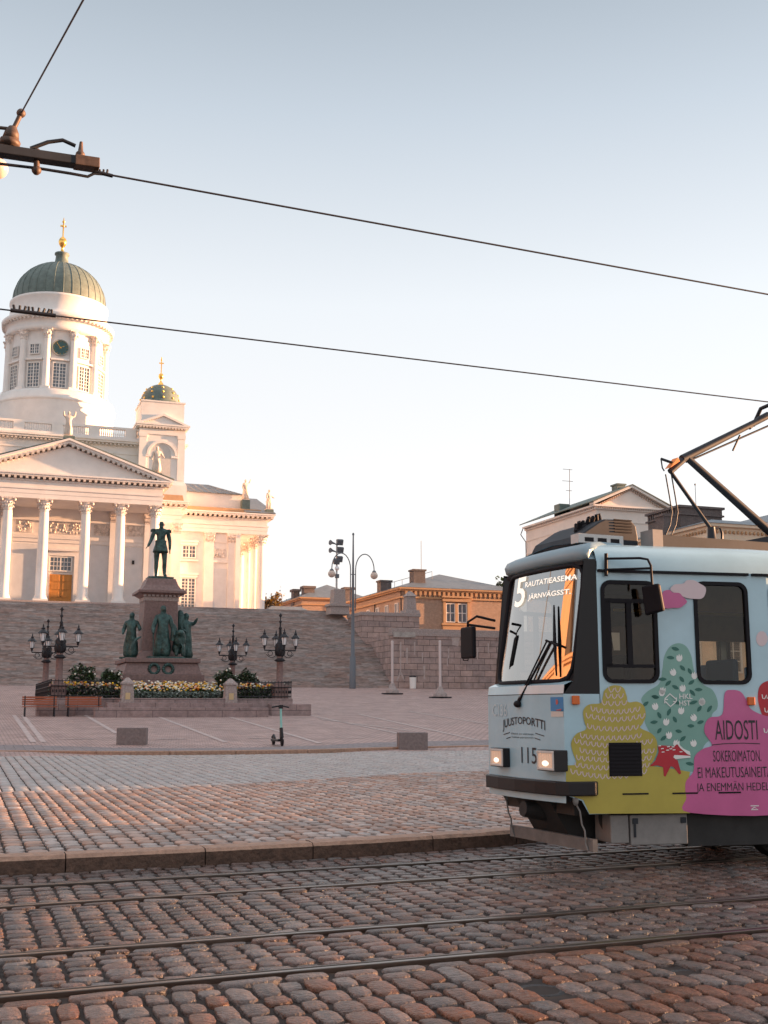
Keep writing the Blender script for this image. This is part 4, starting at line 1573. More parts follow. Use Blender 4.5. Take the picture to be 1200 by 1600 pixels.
for (px_, py_, r_, lab) in ((129, 1062, .78, 'round dark bush with pale blooms, leftmost behind the iron fence'), (173, 1064, .6, 'small round bush beside the left foot of the monument'),
                            (352, 1062, .66, 'dark round bush just left of the right granite post'), (386, 1064, .62, 'dark round bush just right of the right granite post')):
    p = at_n(px_, py_, 57.2)
    r_ *= .85
    bsh = thing('round_bush', p[0], 57.2, PZ, lab, 'bush', 'round bushes around the monument')
    mb = MB(); pts = []
    for i in range(1100):
        v_ = Vector((random.gauss(0, 1), random.gauss(0, 1), random.gauss(0, 1))).normalized() * r_ * random.uniform(.5, 1.0)
        v_ = Vector((v_.x * (1.05 + .2 * math.sin(v_.z * 7 / r_ + px_)), v_.y, v_.z * (.85 + .22 * math.sin(v_.x * 6 / r_ + px_))))
        pts.append((p[0] + v_.x, 57.2 + v_.y, PZ + .55 + r_ * .75 + v_.z))
    leaf_cards(mb, pts, .085)
    o = mb.build('leaves', leafm, bsh)
    mb = MB()
    for i in range(9):
        v_ = Vector((random.gauss(0, 1), random.gauss(0, 1) - .6, random.gauss(0, 1))).normalized() * r_
        mb.ball(p[0] + v_.x, 57.2 + v_.y, PZ + .55 + r_ * .75 + v_.z, .05, .05, .05, 5, 4)
    mb.build('blooms', fl_w, bsh)
    mb = MB(); mb.tube([(p[0], 57.2, PZ), (p[0], 57.2, PZ + .5 + r_ * .6)], .07, 6); mb.build('stem', bark, bsh)
fb = []
for (a, b, lab) in ((3.95, 6.9, 'patch of mixed yellow and orange bedding flowers under the left bushes'), (12.5, 15.3, 'patch of mixed bedding flowers behind the right iron fence')):
    mb = MB()
    pts = [(random.uniform(a, b), random.uniform(56.2, 57.8), PZ + random.random() * .55) for i in range(1100)]
    mb.m = 0; leaf_cards(mb, pts, .1)
    for i in range(150):
        mb.m = random.choice((1, 2, 3, 1))
        mb.ball(random.uniform(a, b), random.uniform(56.2, 57.6), PZ + .5 + random.random() * .25, .07, .07, .055, 5, 4)
    solo(mb, 'flower_patch', [leafm, fl_y, fl_w, fl_o], (a + b) / 2, 57, PZ, lab, 'flowers')

# iron fence between posts
def fence(name, pts, label):
    t = thing(name, pts[0][0], pts[0][1], PZ, label, 'fence', 'low iron fences round the monument')
    m1, m2 = MB(), MB()
    for (a, b) in zip(pts, pts[1:]):
        L_ = math.dist(a, b)
        n_ = int(L_ / .16)
        for zz in (.1, .55, .78):
            m1.tube([(a[0], a[1], PZ + zz), (b[0], b[1], PZ + zz)], .022, 5)
        for i in range(n_ + 1):
            q = i / n_
            x, y = a[0] + (b[0] - a[0]) * q, a[1] + (b[1] - a[1]) * q
            m2.tube([(x, y, PZ), (x, y, PZ + .80)], .011, 4)
            m2.ball(x, y, PZ + .83, .02, .02, .04, 5, 4)
            if i < n_:
                m2.ball(x + (b[0] - a[0]) / n_ / 2, y + (b[1] - a[1]) / n_ / 2, PZ + .33, .03, .012, .08, 6, 5)
    m1.build('rails', iron, t); m2.build('bars', iron, t)


fence('iron_fence', [(3.95, 67.3), (3.95, 55.7), (7.0, 55.7)], 'low black iron fence behind the two wooden benches')
fence('iron_fence', [(12.4, 55.7), (15.4, 55.7), (15.4, 67.3)], 'low black iron fence right of the flower bed, round the right lamp')
for e, lab in ((7.28, 'squat granite post with a small yellow plate, left of the flower bed'), (12.12, 'squat granite post with a small yellow plate, right of the flower bed')):
    t = thing('granite_post', e, 54.75, PZ - .1, lab, 'post', 'granite posts by the monument steps')
    mb = MB(); n = 54.75
    mb.frustum(e, n, 1.8, 2.62, .3, .3, .25, .25); mb.box(e - .3, e + .3, n - .3, n + .3, 2.62, 2.72); mb.frustum(e, n, 2.72, 2.95, .27, .27, .06, .06)
    mb.build('shaft', granite_grey, t, bevel=.015)
    mb = MB(); mb.box(e - .11, e + .11, n - .31, n - .27, 1.95, 2.25); mb.build('plate', M('yellow_plate', (0.55, 0.40, 0.22), .5), t)

# candelabra lamps
def lantern(mb_f, mb_g, x, y, z):
    T0 = mb_f.T
    mb_f.T = mb_g.T = T0 @ Matrix.Translation((x, y, z - .1)) @ Matrix.Diagonal((.74, .74, .82, 1)) @ Matrix.Translation((-x, -y, -z + .1))
    mb_g.lathe([(.12, z), (.2, z + .46)], x, y, 6, smooth=False)
    mb_f.lathe([(.06, z - .2), (.09, z - .04), (.14, z), (.12, z + .01)], x, y, 6, smooth=False)
    mb_f.lathe([(.33, z + .44), (.3, z + .5), (.16, z + .62), (.1, z + .68), (.12, z + .74), (.05, z + .8), (.05, z + .86), (.02, z + .98)], x, y, 6, smooth=False)
    for i in range(6):
        a = math.pi / 3 * i
        mb_f.tube([(x + .125 * math.cos(a), y + .125 * math.sin(a), z), (x + .205 * math.cos(a), y + .205 * math.sin(a), z + .46)], .014, 4)


def candelabra(E, N, Z, label):
    t = thing('candelabra_lamp', E, N, Z, label, 'street lamp', 'candelabra lamps round the monument')
    m = MB(); m.T = Matrix.Translation((E, N, Z))
    m.box(-.42, .42, -.42, .42, 0, .35); m.box(-.34, .34, -.34, .34, .35, 1.1); m.box(-.4, .4, -.4, .4, 1.1, 1.22)
    m.build('base', granite, t, bevel=.02)
    m = MB(); m.T = Matrix.Translation((E, N, Z))
    m.lathe([(.24, 1.22), (.22, 1.34), (.17, 1.42), (.16, 2.4), (.2, 2.45), (.15, 2.55), (.13, 3.3), (.16, 3.36)], 0, 0, 14)
    m.build('column', granite, t)
    m = MB(); m.T = Matrix.Translation((E, N, Z))
    m.lathe([(.16, 2.38), (.3, 2.44), (.16, 2.56)], 0, 0, 14)
    m.lathe([(.17, 2.65), (.26, 2.8), (.22, 3.0), (.28, 3.2), (.14, 3.36), (.1, 3.6), (.06, 4.0), (.09, 4.05), (.04, 4.15), (.035, 4.3), (.09, 4.38), (.03, 4.45), (.03, 4.6), (.09, 4.68), (.02, 4.8)], 0, 0, 12)
    for k in range(8):
        a = math.pi / 4 * k
        m.ball(.2 * math.cos(a), .2 * math.sin(a), 2.9, .08, .08, .22, 6, 5)
    m.build('crown', iron, t)
    for (dx, dy) in ((1, 0), (-1, 0), (0, 1), (0, -1)):
        rr = .8
        m = MB(); m.T = Matrix.Translation((E, N, Z))
        m.tube([(dx * .1, dy * .1, 2.95), (dx * rr, dy * rr, 2.95), (dx * rr, dy * rr, 3.05)], .03, 6)
        pts = [(dx * (.15 + .55 * i / 8), dy * (.15 + .55 * i / 8), 2.75 - .16 * math.sin(math.pi * i / 8)) for i in range(9)]
        m.tube(pts, .02, 5)
        pts = [(dx * (.5 + .12 * math.cos(q * .7)), dy * (.5 + .12 * math.cos(q * .7)), 2.80 + .12 * math.sin(q * .7)) for q in range(10)]
        m.tube(pts, .018, 5)
        arm = m.build('arm', iron, t)
        f_, g_ = MB(), MB()
        f_.T = g_.T = Matrix.Translation((E, N, Z))
        lantern(f_, g_, dx * rr, dy * rr, 3.2)
        f_.build('lantern_frame', iron, arm); g_.build('lantern_glass', lampglass, arm)
    return t


candelabra(4.3, 56.1, 1.45, 'four-lantern candelabra lamp standing between the two wooden benches')
candelabra(4.4, 66.6, 1.65, 'four-lantern candelabra lamp farther back at the left edge of the monument')
candelabra(14.9, 56.1, 1.45, 'four-lantern candelabra lamp right of the monument, just behind the scooter')
candelabra(14.85, 66.6, 1.65, 'four-lantern candelabra lamp farther back, above the right-hand round bushes')

# benches
def bench(E, N, Z, L_, label):
    t = thing('park_bench', E, N, Z, label, 'bench', 'wooden slatted benches by the monument')
    m = MB(); m.T = Matrix.Translation((E, N, Z))
    for i in range(5): m.box(-L_ / 2, L_ / 2, -.32 + i * .1, -.25 + i * .1, .42, .455)
    m.build('seat', woodred, t)
    m = MB(); m.T = Matrix.Translation((E, N, Z))
    for i in range(4):
        zz = .52 + i * .1
        m.box(-L_ / 2, L_ / 2, .17 + .02 * i, .2 + .02 * i, zz, zz + .075)
    m.build('backrest', woodred, t)
    for x in (-L_ / 2 + .12, L_ / 2 - .12):
        m = MB(); m.T = Matrix.Translation((E, N, Z))
        m.tube([(x, -.36, 0), (x, -.3, .4), (x, .14, .4), (x, .25, .92)], .028, 6)
        m.tube([(x, .14, .4), (x, .3, 0)], .028, 6)
        m.build('leg', iron, t)


p1, p2 = at_n(62, 1107, 54.2), at_n(131, 1107, 54.2)
bench(p1[0], 54.3, gz(54.3), 1.5, 'red-brown slatted bench, the outer left one by the iron fence')
bench(p2[0], 54.3, gz(54.3), 1.6, 'red-brown slatted bench nearer the monument steps')

# ------------------------------------------------------------------ scooter and granite blocks
sE, sN, _ = at_d(437, 1165, 34.5)
sz = gz(sN) + .01
t = thing('kick_scooter', sE, sN, sz, 'dark electric kick scooter with mint green stem parked on the square', 'scooter', rot=R(22))
OFF[t.name] = (0, 0, 0)
m = MB(); m.T = None
m.box(-.1, .1, -.12, .62, .13, .2); m.build('deck', blackp, t, bevel=.02)
m = MB(); m.tube([(0, -.22, .25), (0, -.12, .52)], .055, 8); m.tube([(0, -.12, .5), (0, -.16, .2)], .05, 8); m.build('fork_cover', blackp, t)
m = MB(); m.tube([(0, -.13, .5), (0, -.05, 1.1)], .034, 8); m.build('stem', M('mint_paint', (0.25, 0.52, 0.47), .4), t)
m = MB(); m.tube([(-.26, .0, 1.12), (-.1, -.04, 1.15), (.1, -.04, 1.15), (.26, .0, 1.12)], .024, 8); m.box(-.06, .06, -.09, -.02, 1.08, 1.19); m.build('handlebar', blackp, t)
for y in (-.24, .64):
    m = MB()
    for k in range(18):
        a = 2 * math.pi * k / 18
        m.ball(0, y + .085 * math.cos(a), .115 + .085 * math.sin(a), .032, .034, .034, 6, 5)
    m.tube([(-.03, y, .115), (.03, y, .115)], .06, 12)
    m.build('wheel', rubber, t)
m = MB(); m.tube([(0, .5, .2), (0, .62, .3), (0, .76, .24)], .04, 6); m.build('mudguard', blackp, t)
for (xa, xb, y, lab) in ((181, 225, 1167, 'grey granite block seat on the kerb of the square, left of the scooter'), (622, 668, 1162, 'grey granite block seat on the square nearest the tram')):
    a, b = at_d(xa, y, 34), at_d(xb, y, 34)
    e, n = (a[0] + b[0]) / 2 + .1, (a[1] + b[1]) / 2 + .3
    mb = MB(); z = gz(n) - .02
    mb.T = Matrix.Translation((e, n, z)) @ Matrix.Rotation(R(-14), 4, 'Z')
    mb.box(-.42, .42, -.3, .3, 0, .5)
    solo(mb, 'granite_block', [granite_dark], e, n, z, lab, 'stone block', 'granite blocks on the square', bevel=.012)

# ------------------------------------------------------------------ arched lamp, mast, poles, bin
le, ln = 30.2, 90.5
lz = gz(ln)
t = thing('arched_street_lamp', le, ln, lz, 'tall grey double-arm street lamp with two hanging globes before the stairs', 'street lamp')
m = MB(); m.tube([(le, ln, lz), (le, ln, lz + 2.6), (le, ln, lz + 2.62), (le, ln, 9.4), (le, ln, 16.0)], [.27, .25, .17, .13, .055], 12)
m.lathe([(.09, 15.9), (.1, 16.0), (.06, 16.1)], le, ln, 8); m.build('pole', greypaint, t)
for sg in (-1, 1):
    m = MB()
    r_ = .87 if sg < 0 else .86
    cx = le + sg * .22
    pts = [(cx, ln, 9.6), (cx, ln, 12.9)]
    for i in range(13):
        a = math.pi * i / 12
        pts.append((cx + sg * (.82 - .82 * math.cos(a)), ln, 13.0 + 1.35 * math.sin(a)))
    pts.append((cx + sg * 1.64, ln, 13.3 - .05))
    pts[-1] = (cx + sg * 1.64, ln, 12.95)
    m.tube(pts, .045, 8)
    for zz in (9.9, 11.4, 12.6): m.tube([(le, ln, zz), (cx, ln, zz)], .035, 6)
    arm = m.build('arm', greypaint, t)
    m = MB(); m.lathe([(.1, 13.0), (.17, 12.9), (.2, 12.86)], cx + sg * 1.64, ln, 12); m.build('cap', greypaint, arm)
    m = MB(); m.ball(cx + sg * 1.64, ln, 12.58, .31, seg=20, rings=14); m.build('globe', globeglass, arm)

me_, mn_ = 35.6, 112
t = thing('loudspeaker_mast', me_, mn_, 11, 'slim pale mast with stacked horn loudspeakers and floodlights behind the stairs', 'mast')
m = MB(); m.tube([(me_, mn_, 10.9), (me_, mn_, 18.8)], [.12, .085], 8); m.build('pole', M('mast_paint', (.45, .43, .42), .5), t)
for (dx, dz, r_) in ((-.55, 18.4, .26), (-.55, 17.6, .26)):
    m = MB(); m.tube([(me_, mn_, dz - .15), (me_ + dx * .5, mn_ - .1, dz - .05), (me_ + dx, mn_ - .2, dz), (me_ + dx - .25, mn_ - .3, dz)], [.05, .08, .12, .28], 10); m.build('horn_speaker', greypaint, t)
for (dx, dz) in ((.3, 18.5), (.35, 17.7), (.25, 16.75), (-.05, 16.5)):
    m = MB(); m.T = Matrix.Translation((me_ + dx, mn_ - .15, dz)) @ Matrix.Rotation(R(25), 4, 'X'); m.box(-.32, .32, -.15, .2, -.3, .3); m.build('floodlight', greypaint, t, bevel=.05)
m = MB(); m.ball(me_, mn_ - .1, 15.8, .24, seg=12, rings=8); m.build('camera_dome', lampglass, t)
m = MB(); m.box(me_ - .2, me_ + .2, mn_ - .25, mn_, 14.8, 15.2); m.build('junction_box', greypaint, t)
for px_, pb, lab in ((613, 1085, 'slim white pole on a grey stand, nearer the stairs'), (688, 1095, 'slim white pole on a grey stand, nearer the tram mirror')):
    pe, pn, _ = at_n(px_, pb, 80)
    for it in range(40):
        pe, pn, pz = at_n(px_, pb, 76 + it * .3)
        if pz >= gz(pn): pass
        if pz <= gz(pn): break
    pz = gz(pn)
    top = at_n(px_, 1003, pn)[2]
    t = thing('banner_pole', pe, pn, pz, lab, 'pole', 'white poles on the square')
    m = MB(); m.tube([(pe, pn, pz + .2), (pe, pn, top)], .1, 8); m.ball(pe, pn, top, .11, seg=8, rings=6); m.build('pole', M('pole_paint', (.58, .5, .49), .5), t)
    m = MB(); m.lathe([(.5, pz + .08), (.5, pz + .3), (.3, pz + .42), (.16, pz + .8)], pe, pn, 12); m.build('stand', granite_grey, t)
    m = MB(); m.box(pe - .75, pe + .75, pn - .3, pn + .3, pz, pz + .09); m.build('base_plate', iron, t)
be, bn, bz_ = at_n(645, 1077, 91.2)
t = thing('litter_bin', be, bn, gz(bn), 'narrow white litter bin against the granite wall', 'bin')
m = MB(); z = gz(bn); m.lathe([(.26, z), (.30, z + .95)], be, bn, 14); m.build('body', whitep, t)
m = MB(); m.lathe([(.31, z + .95), (.31, z + 1.02), (.2, z + 1.1)], be, bn, 14); m.build('lid', iron, t)

# ------------------------------------------------------------------ background buildings
def box_house(name, E0, E1, N0, N1, z0, z1, label, wall, roofm, over=.5, roofh=1.6, ridge='e', hip=2.5, cornice=None):
    t = thing(name, (E0 + E1) / 2, (N0 + N1) / 2, z0, label, 'building')
    m = MB(); m.box(E0, E1, N0, N1, z0, z1); m.build('wall', wall, t)
    m = MB(); o = over
    m.box(E0 - o * .35, E1 + o * .35, N0 - o * .35, N1 + o * .35, z1 - 1.15, z1 - .95)
    m.box(E0 - o * .6, E1 + o * .6, N0 - o * .6, N1 + o * .6, z1 - .3, z1 - .12); m.box(E0 - o, E1 + o, N0 - o, N1 + o, z1 - .12, z1 + .1)
    m.build('cornice', cornice or ochre, t)
    m = MB(); zt = z1 + .1; o += .05
    a = [(E0 - o, N0 - o, zt), (E1 + o, N0 - o, zt), (E1 + o, N1 + o, zt), (E0 - o, N1 + o, zt)]
    cn = (N0 + N1) / 2; ce = (E0 + E1) / 2
    if ridge == 'e': b = [(E0 + hip, cn, zt + roofh), (E1 - hip, cn, zt + roofh)]; f_ = [(0, 1, 5, 4), (1, 2, 5), (2, 3, 4, 5), (3, 0, 4)]
    else: b = [(ce, N0 + hip, zt + roofh), (ce, N1 - hip, zt + roofh)]; f_ = [(0, 1, 4), (1, 2, 5, 4), (2, 3, 5), (3, 0, 4, 5)]
    m.add(a + b, f_ + [(0, 3, 2, 1)])
    r = m.build('roof', roofm, t)
    return t, r


def west_window(parent, E, n0, n1, z0, z1):
    m = MB(); m.box(E - .1, E + .05, n0 - .1, n1 + .1, z0 - .1, z0); m.box(E - .1, E + .05, n0 - .1, n1 + .1, z1, z1 + .1)
    m.box(E - .1, E + .05, n0 - .1, n0, z0, z1); m.box(E - .1, E + .05, n1, n1 + .1, z0, z1); m.box(E - .07, E + .05, (n0 + n1) / 2 - .04, (n0 + n1) / 2 + .04, z0, z1)
    w_ = m.build('window', winframe, parent)
    m = MB(); m.add([(E - .02, n0, z0), (E - .02, n1, z0), (E - .02, n1, z1), (E - .02, n0, z1)], [(0, 1, 2, 3)]); m.build('pane', winglass, w_)


# yellow-brick house right of the stairs
A0, AN, AZ = 48.15, 126.1, 15.62
ta, ra = box_house('brick_house', A0, 63.5, AN, 152, 9, AZ, 'yellow-brick house with grey hipped roof, nearest behind the terrace wall', brick_a, roofgrey, over=.55, roofh=2.6, ridge='n', hip=7)
m = MB()
for i in range(26):
    e = A0 + .3 + i * .6
    if e < 63.4:
        m.box(e, e + .3, AN - .3, AN, AZ - .75, AZ - .32); m.box(e + .07, e + .23, AN - .22, AN, AZ - .93, AZ - .75)
m.build('corbel_frieze', ochre, ta)
E0, E1, z0, z1 = rect_px(697, 944, 728, 972, AN)
for a, b in ((E0, E0 + (E1 - E0) * .40), (E0 + (E1 - E0) * .60, E1)):
    window(ta, a, b, z0, z1, AN - .06, 2, 2, fr=.1, mw=.09)
m = MB()
m.box(E0 - .45, E0 - .12, AN - .25, AN, z0 - .2, z1 + .3); m.box(E1 + .12, E1 + .45, AN - .25, AN, z0 - .2, z1 + .3); m.box(E0 + (E1 - E0) * .43, E0 + (E1 - E0) * .57, AN - .2, AN, z0, z1 + .1)
m.box(E0 - .6, E1 + .6, AN - .4, AN, z1 + .3, z1 + .6); m.box(E0 - .7, E1 + .7, AN - .5, AN, z1 + .75, z1 + .95); m.box(E0 - .7, E1 + .7, AN - .45, AN, z0 - .45, z0 - .2); m.box(E0 - .55, E1 + .55, AN - .3, AN, z0 - 1.3, z0 - .45)
m.build('window_surround', ochre, ta)
for k in range(5): west_window(ta, A0 - .02, AN + 1.2 + k * 3.4, AN + 2.1 + k * 3.4, 12.2, 13.9)
m = MB(); m.tube([(A0 - .06, AN + .2, AZ - .2), (A0 - .06, AN + .2, 9)], .07, 6); m.build('drainpipe', iron, ta); m = MB(); m.tube([(A0 - .1, AN + 9.3, AZ - .9), (A0 - .1, AN + 9.3, 9)], .07, 6); m.build('drainpipe', iron, ta)
for (px0, px1, y0, y1, d, nm) in ((643, 664, 890, 914, 138, 'chimney'), (592, 611, 907, 925, 146, 'chimney')):
    a, b = at_d(px0, y0, d), at_d(px1, y1, d)
    m = MB(); m.box(a[0], b[0], a[1] - .7, a[1] + .7, b[2] - 1.2, a[2] - .2); m.box(a[0] - .12, b[0] + .12, a[1] - .82, a[1] + .82, a[2] - .2, a[2]); m.build(nm, brick_dark, ra)
a = at_d(658, 845, 140); m = MB(); m.tube([(a[0], a[1], 15), a], .035, 5); m.build('flagstaff', greypaint, ra)
m = MB()
a, b = at_d(605, 912, 139), at_d(675, 893, 139)
for q in range(7):
    e, n, z = [a[i] + (b[i] - a[i]) * q / 6 for i in range(3)]
    m.tube([(e, n, z - 1.0), (e, n, z)], .03, 4)
m.tube([a, b], .03, 4); m.build('roof_railing', greypaint, ra)

# farther brick house
c0 = at_d(472, 934, 188); c1 = at_d(545, 937, 188)
tb, rb = box_house('brick_house', c0[0], c1[0] + 4, c0[1], c0[1] + 22, 10, c0[2], 'smaller yellow-brick house with ribbed grey roof and three chimneys, farther off beyond the stair top', brick_a, roofgrey, over=.6, roofh=2.7, ridge='n', hip=4.5)
for (px0, px1, y0, y1, d) in ((473, 491, 916, 934, 190), (457, 467, 921, 937, 193), (537, 552, 918, 934, 186)):
    a, b = at_d(px0, y0, d), at_d(px1, y1, d)
    m = MB(); m.box(a[0], b[0], a[1] - .8, a[1] + .8, b[2] - 2, a[2] - .4); m.box(a[0] - .2, b[0] + .2, a[1] - 1, a[1] + 1, a[2] - .4, a[2]); m.build('chimney', brick_dark, rb)
E0, E1, z0, z1 = rect_px(518, 946, 526, 957, c0[1])
window(tb, E0, E1, z0, z1, c0[1] - .05, 2, 2)
for i in range(14):
    pass

# low grey roof and tree by the cathedral
a = at_d(411, 944, 176); b = at_d(440, 956, 176)
t = thing('outbuilding', a[0] + 4, a[1] + 3, 11, 'low building with dark grey roof just right of the cathedral', 'building')
m = MB(); m.box(a[0] + .5, b[0] + 6, a[1], a[1] + 6, 11, a[2] - 1.5); m.build('wall', brick_a, t)
m = MB(); m.frustum((a[0] + b[0] + 6) / 2, a[1] + 3, a[2] - 1.5, a[2], (b[0] + 6 - a[0]) / 2, 3.5, (b[0] + 6 - a[0]) / 2 - 2, .5); m.build('roof', roofgrey, t)


def tree(name, E, N, z0, h, rad, label, lm, leaf=.3, cnt=1500):
    t = thing(name, E, N, z0, label, 'tree')
    m = MB(); m.tube([(E, N, z0), (E + .1, N, z0 + h * .35), (E, N + .1, z0 + h * .7)], [.3, .22, .08], 8)
    for i in range(9):
        a = random.uniform(0, 6.28); zz = z0 + h * random.uniform(.3, .6)
        m.tube([(E, N, zz), (E + rad * .5 * math.cos(a), N + rad * .5 * math.sin(a), zz + h * .15), (E + rad * .8 * math.cos(a), N + rad * .8 * math.sin(a), zz + h * .2)], [.1, .07, .03], 5)
    m.build('trunk', bark, t)
    clumps = []
    for i in range(26):
        v_ = Vector((random.gauss(0, 1), random.gauss(0, 1), random.gauss(0, 1))).normalized() * random.uniform(.3, .95)
        clumps.append((E + v_.x * rad, N + v_.y * rad, z0 + h * .68 + v_.z * h * .3, rad * random.uniform(.2, .38)))
    pts = []
    for i in range(cnt):
        c_ = random.choice(clumps)
        pts.append((c_[0] + random.gauss(0, c_[3] * .6), c_[1] + random.gauss(0, c_[3] * .6), c_[2] + random.gauss(0, c_[3] * .55)))
    m = MB(); leaf_cards(m, pts, leaf); m.build('crown', lm, t)


p = at_d(425, 943, 182); tree('maple_tree', p[0], p[1], 12, p[2] + 2.6 - 12, 2.0, 'small tree with orange-tinged leaves just right of the cathedral columns', leaf_aut, .26, 1500)
p = at_d(797, 950, 140); tree('linden_tree', p[0], p[1] + 3, 8, 9.3, 2.2, 'dark green tree in the gap between brick house and tram', leafm, .3, 1600)

# white gabled house behind the tram
d = 112
GL, GR = at_d(925, 788, d), at_d(1043, 797, d)
gN = (GL[1] + GR[1]) / 2
GL, GR = at_n(925, 788, gN), at_n(1043, 797, gN)
zg = (GL[2] + GR[2]) / 2
zap = at_n(983, 759, gN)[2]
tc_ = thing('gabled_house', (GL[0] + GR[0]) / 2, gN, 3, 'white neoclassical house with toothed gable and dark roof, beyond the tram roof', 'building')
bk = at_d(826, 823, 128)
rr_ = ray(816, 824); dep = GL[0] * (-rr_.x * SG + rr_.y * CG) / (rr_.x * CG + rr_.y * SG) - gN
m = MB(); m.box(GL[0] + .45, GR[0] - .45, gN, gN + dep, 3, zg - .35)
for zz in (zg - 1.6, zg - 3.0, zg - 4.2): m.box(GL[0] + .38, GR[0] - .38, gN - .07, gN + dep, zz, zz + .12)
m.build('wall', palewall, tc_)
m = MB(); ce = (GL[0] + GR[0]) / 2; hw_ = (GR[0] - GL[0]) / 2
m.box(GL[0], GR[0], gN - .5, gN + dep, zg - .18, zg); m.box(GL[0] + .2, GR[0] - .2, gN - .3, gN + dep - .1, zg - .42, zg - .18)
for sg in (-1, 1):
    p_ = [(ce + sg * (hw_ + .1), zg - .02), (ce + sg * (hw_ + .1), zg + .22), (ce, zap), (ce, zap - .26)]
    m.prism(p_ if sg < 0 else p_[::-1], TY, gN - .52, gN + .3)
m.prism([(ce - hw_ + .5, zg), (ce + hw_ - .5, zg), (ce, zap - .3)], TY, gN - .05, gN + .5)
m.build('pediment', palewall, tc_)
m = MB()
n_ = 34
for i in range(n_):
    e = GL[0] + .3 + (GR[0] - GL[0] - .6) * i / (n_ - 1)
    m.box(e - .055, e + .055, gN - .42, gN - .28, zg - .34, zg - .2)
    q = abs(e - ce) / hw_
    zz = zap - .3 - (zap - zg - .1) * q
    if 0 < q < .9: m.box(e - .055, e + .055, gN - .3, gN - .05, zz - .2, zz - .03)
for i in range(int(dep / .36)): m.box(GL[0] + .1, GL[0] + .45, gN + i * .36, gN + i * .36 + .15, zg - .34, zg - .2)
m.build('dentils', dentil_m, tc_)
m = MB()
for sg in (-1, 1):
    p_ = [(ce + sg * (hw_ + .25), zg + .2), (ce + sg * (hw_ + .25), zg + .3), (ce, zap + .08), (ce, zap)]
    m.prism(p_ if sg < 0 else p_[::-1], TY, gN - .6, gN + dep + .2)
rf = m.build('roof', copper, tc_)
m = MB(); m.box(ce - .45, ce + .45, gN + 1.5, gN + 2.6, zap - .5, zap + .35); m.box(ce - .55, ce + .55, gN + 1.4, gN + 2.7, zap + .35, zap + .5); m.build('chimney', copper, rf)
a = at_n(878, 796, gN + dep * .6); m = MB(); m.box(a[0] - .6, a[0] + .6, a[1] - .6, a[1] + .6, a[2] - 2, a[2] + .5); m.build('chimney', copper, rf)
m = MB(); a = at_n(890, 733, gN + dep * .5); b = at_n(890, 800, gN + dep * .5); m.tube([b, a], .035, 5)
for zz, l in ((a[2] - .05, .8), (a[2] - 1.3, .9), (a[2] - 2.3, .5)): m.tube([(a[0] - l, a[1], zz), (a[0] + l * .4, a[1], zz)], .025, 4)
m.build('aerial', greypaint, rf)
m = MB(); x_ = GL[0] + .1; m.tube([(x_, gN + dep, zg - .1), (x_ - .2, gN + dep + .2, zg - .8), (x_ + .35, gN + dep + .1, zg - 1.6), (x_ + .35, gN + dep + .1, 3)], .06, 6); m.build('drainpipe', greypaint, tc_); m = MB(); m.tube([(GR[0] + .1, gN - .3, zg), (GR[0] - .2, gN - .2, zg - .9), (GR[0] - .3, gN - .15, 3)], .06, 6)
m.build('drainpipe', greypaint, tc_)

# cream house with dark balustraded parapet at the right edge
c_ = at_d(1105, 820, 92); r_ = at_d(1215, 832, 90)
zD = c_[2]
td = thing('cream_house', c_[0] + 6, c_[1] + 6, 2, 'cream house with scalloped cornice and dark balustraded attic at the right edge', 'building')
m = MB(); m.box(c_[0], c_[0] + 14, c_[1], c_[1] + 16, 2, zD - .1); m.build('wall', creamwall, td)
m = MB(); m.box(c_[0] - .3, c_[0] + 14.3, c_[1] - .3, c_[1] + 16.3, zD - .1, zD + .15); m.build('cornice', creamwall, td)
m = MB()
for i in range(26):
    e = c_[0] + .1 + i * .4
    m.ball(e, c_[1] - .08, zD - .5, .13, .1, .16, 6, 5)
for i in range(30):
    m.ball(c_[0] - .08, c_[1] + .3 + i * .42, zD - .5, .1, .13, .16, 6, 5)
m.build('scallops', ochre, td)
m = MB(); m.frustum(c_[0] + 7, c_[1] + 8, zD + .15, zD + .75, 7.4, 8.4, 5.5, 6.5); rd = m.build('roof', roofgrey, td)
tl = at_d(1062, 789, 98); tr = at_d(1170, 799, 96)
m = MB(); zt = tl[2]; m.box(tl[0], tr[0], tl[1], tl[1] + 5, zD - 1, zt - .75); m.box(tl[0] - .2, tr[0] + .2, tl[1] - .2, tl[1] + 5.2, zt - .2, zt); m.box(tl[0] - .15, tr[0] + .15, tl[1] - .15, tl[1] + 5.2, zt - .85, zt - .7)
for i in range(24):
    e = tl[0] + (tr[0] - tl[0]) * (i + .5) / 24
    m.box(e - .09, e + .09, tl[1] - .05, tl[1] + .15, zt - .72, zt - .18)
for i in range(14): m.box(tl[0] - .05, tl[0] + .1, tl[1] + .1 + i * .36, tl[1] + .28 + i * .36, zt - .72, zt - .18)
m.build('attic', brick_dark, td)
for k in range(4):
    for zz in (4.5, 9.5):
        west_window(td, c_[0] - .02, c_[1] + 1.6 + k * 3.6, c_[1] + 3.0 + k * 3.6, zz, zz + 2.4)
        window(td, c_[0] + 1.2 + k * 3.3, c_[0] + 2.5 + k * 3.3, zz, zz + 2.4, c_[1] - .04, 2, 3)
a = at_d(1045, 803, 97); m = MB(); m.box(a[0] - .55, a[0] + .5, a[1], a[1] + 1.2, zD - 1.5, a[2] - .2); m.box(a[0] - .65, a[0] + .6, a[1] - .1, a[1] + 1.3, a[2] - .2, a[2]); m.build('chimney', brick_dark, td)
a = at_d(1086, 757, 99); m = MB(); m.tube([(a[0], a[1], a[2] - 2.6), a], .03, 4); m.ball(*a, .09, seg=6, rings=5); m.build('aerial', greypaint, td)

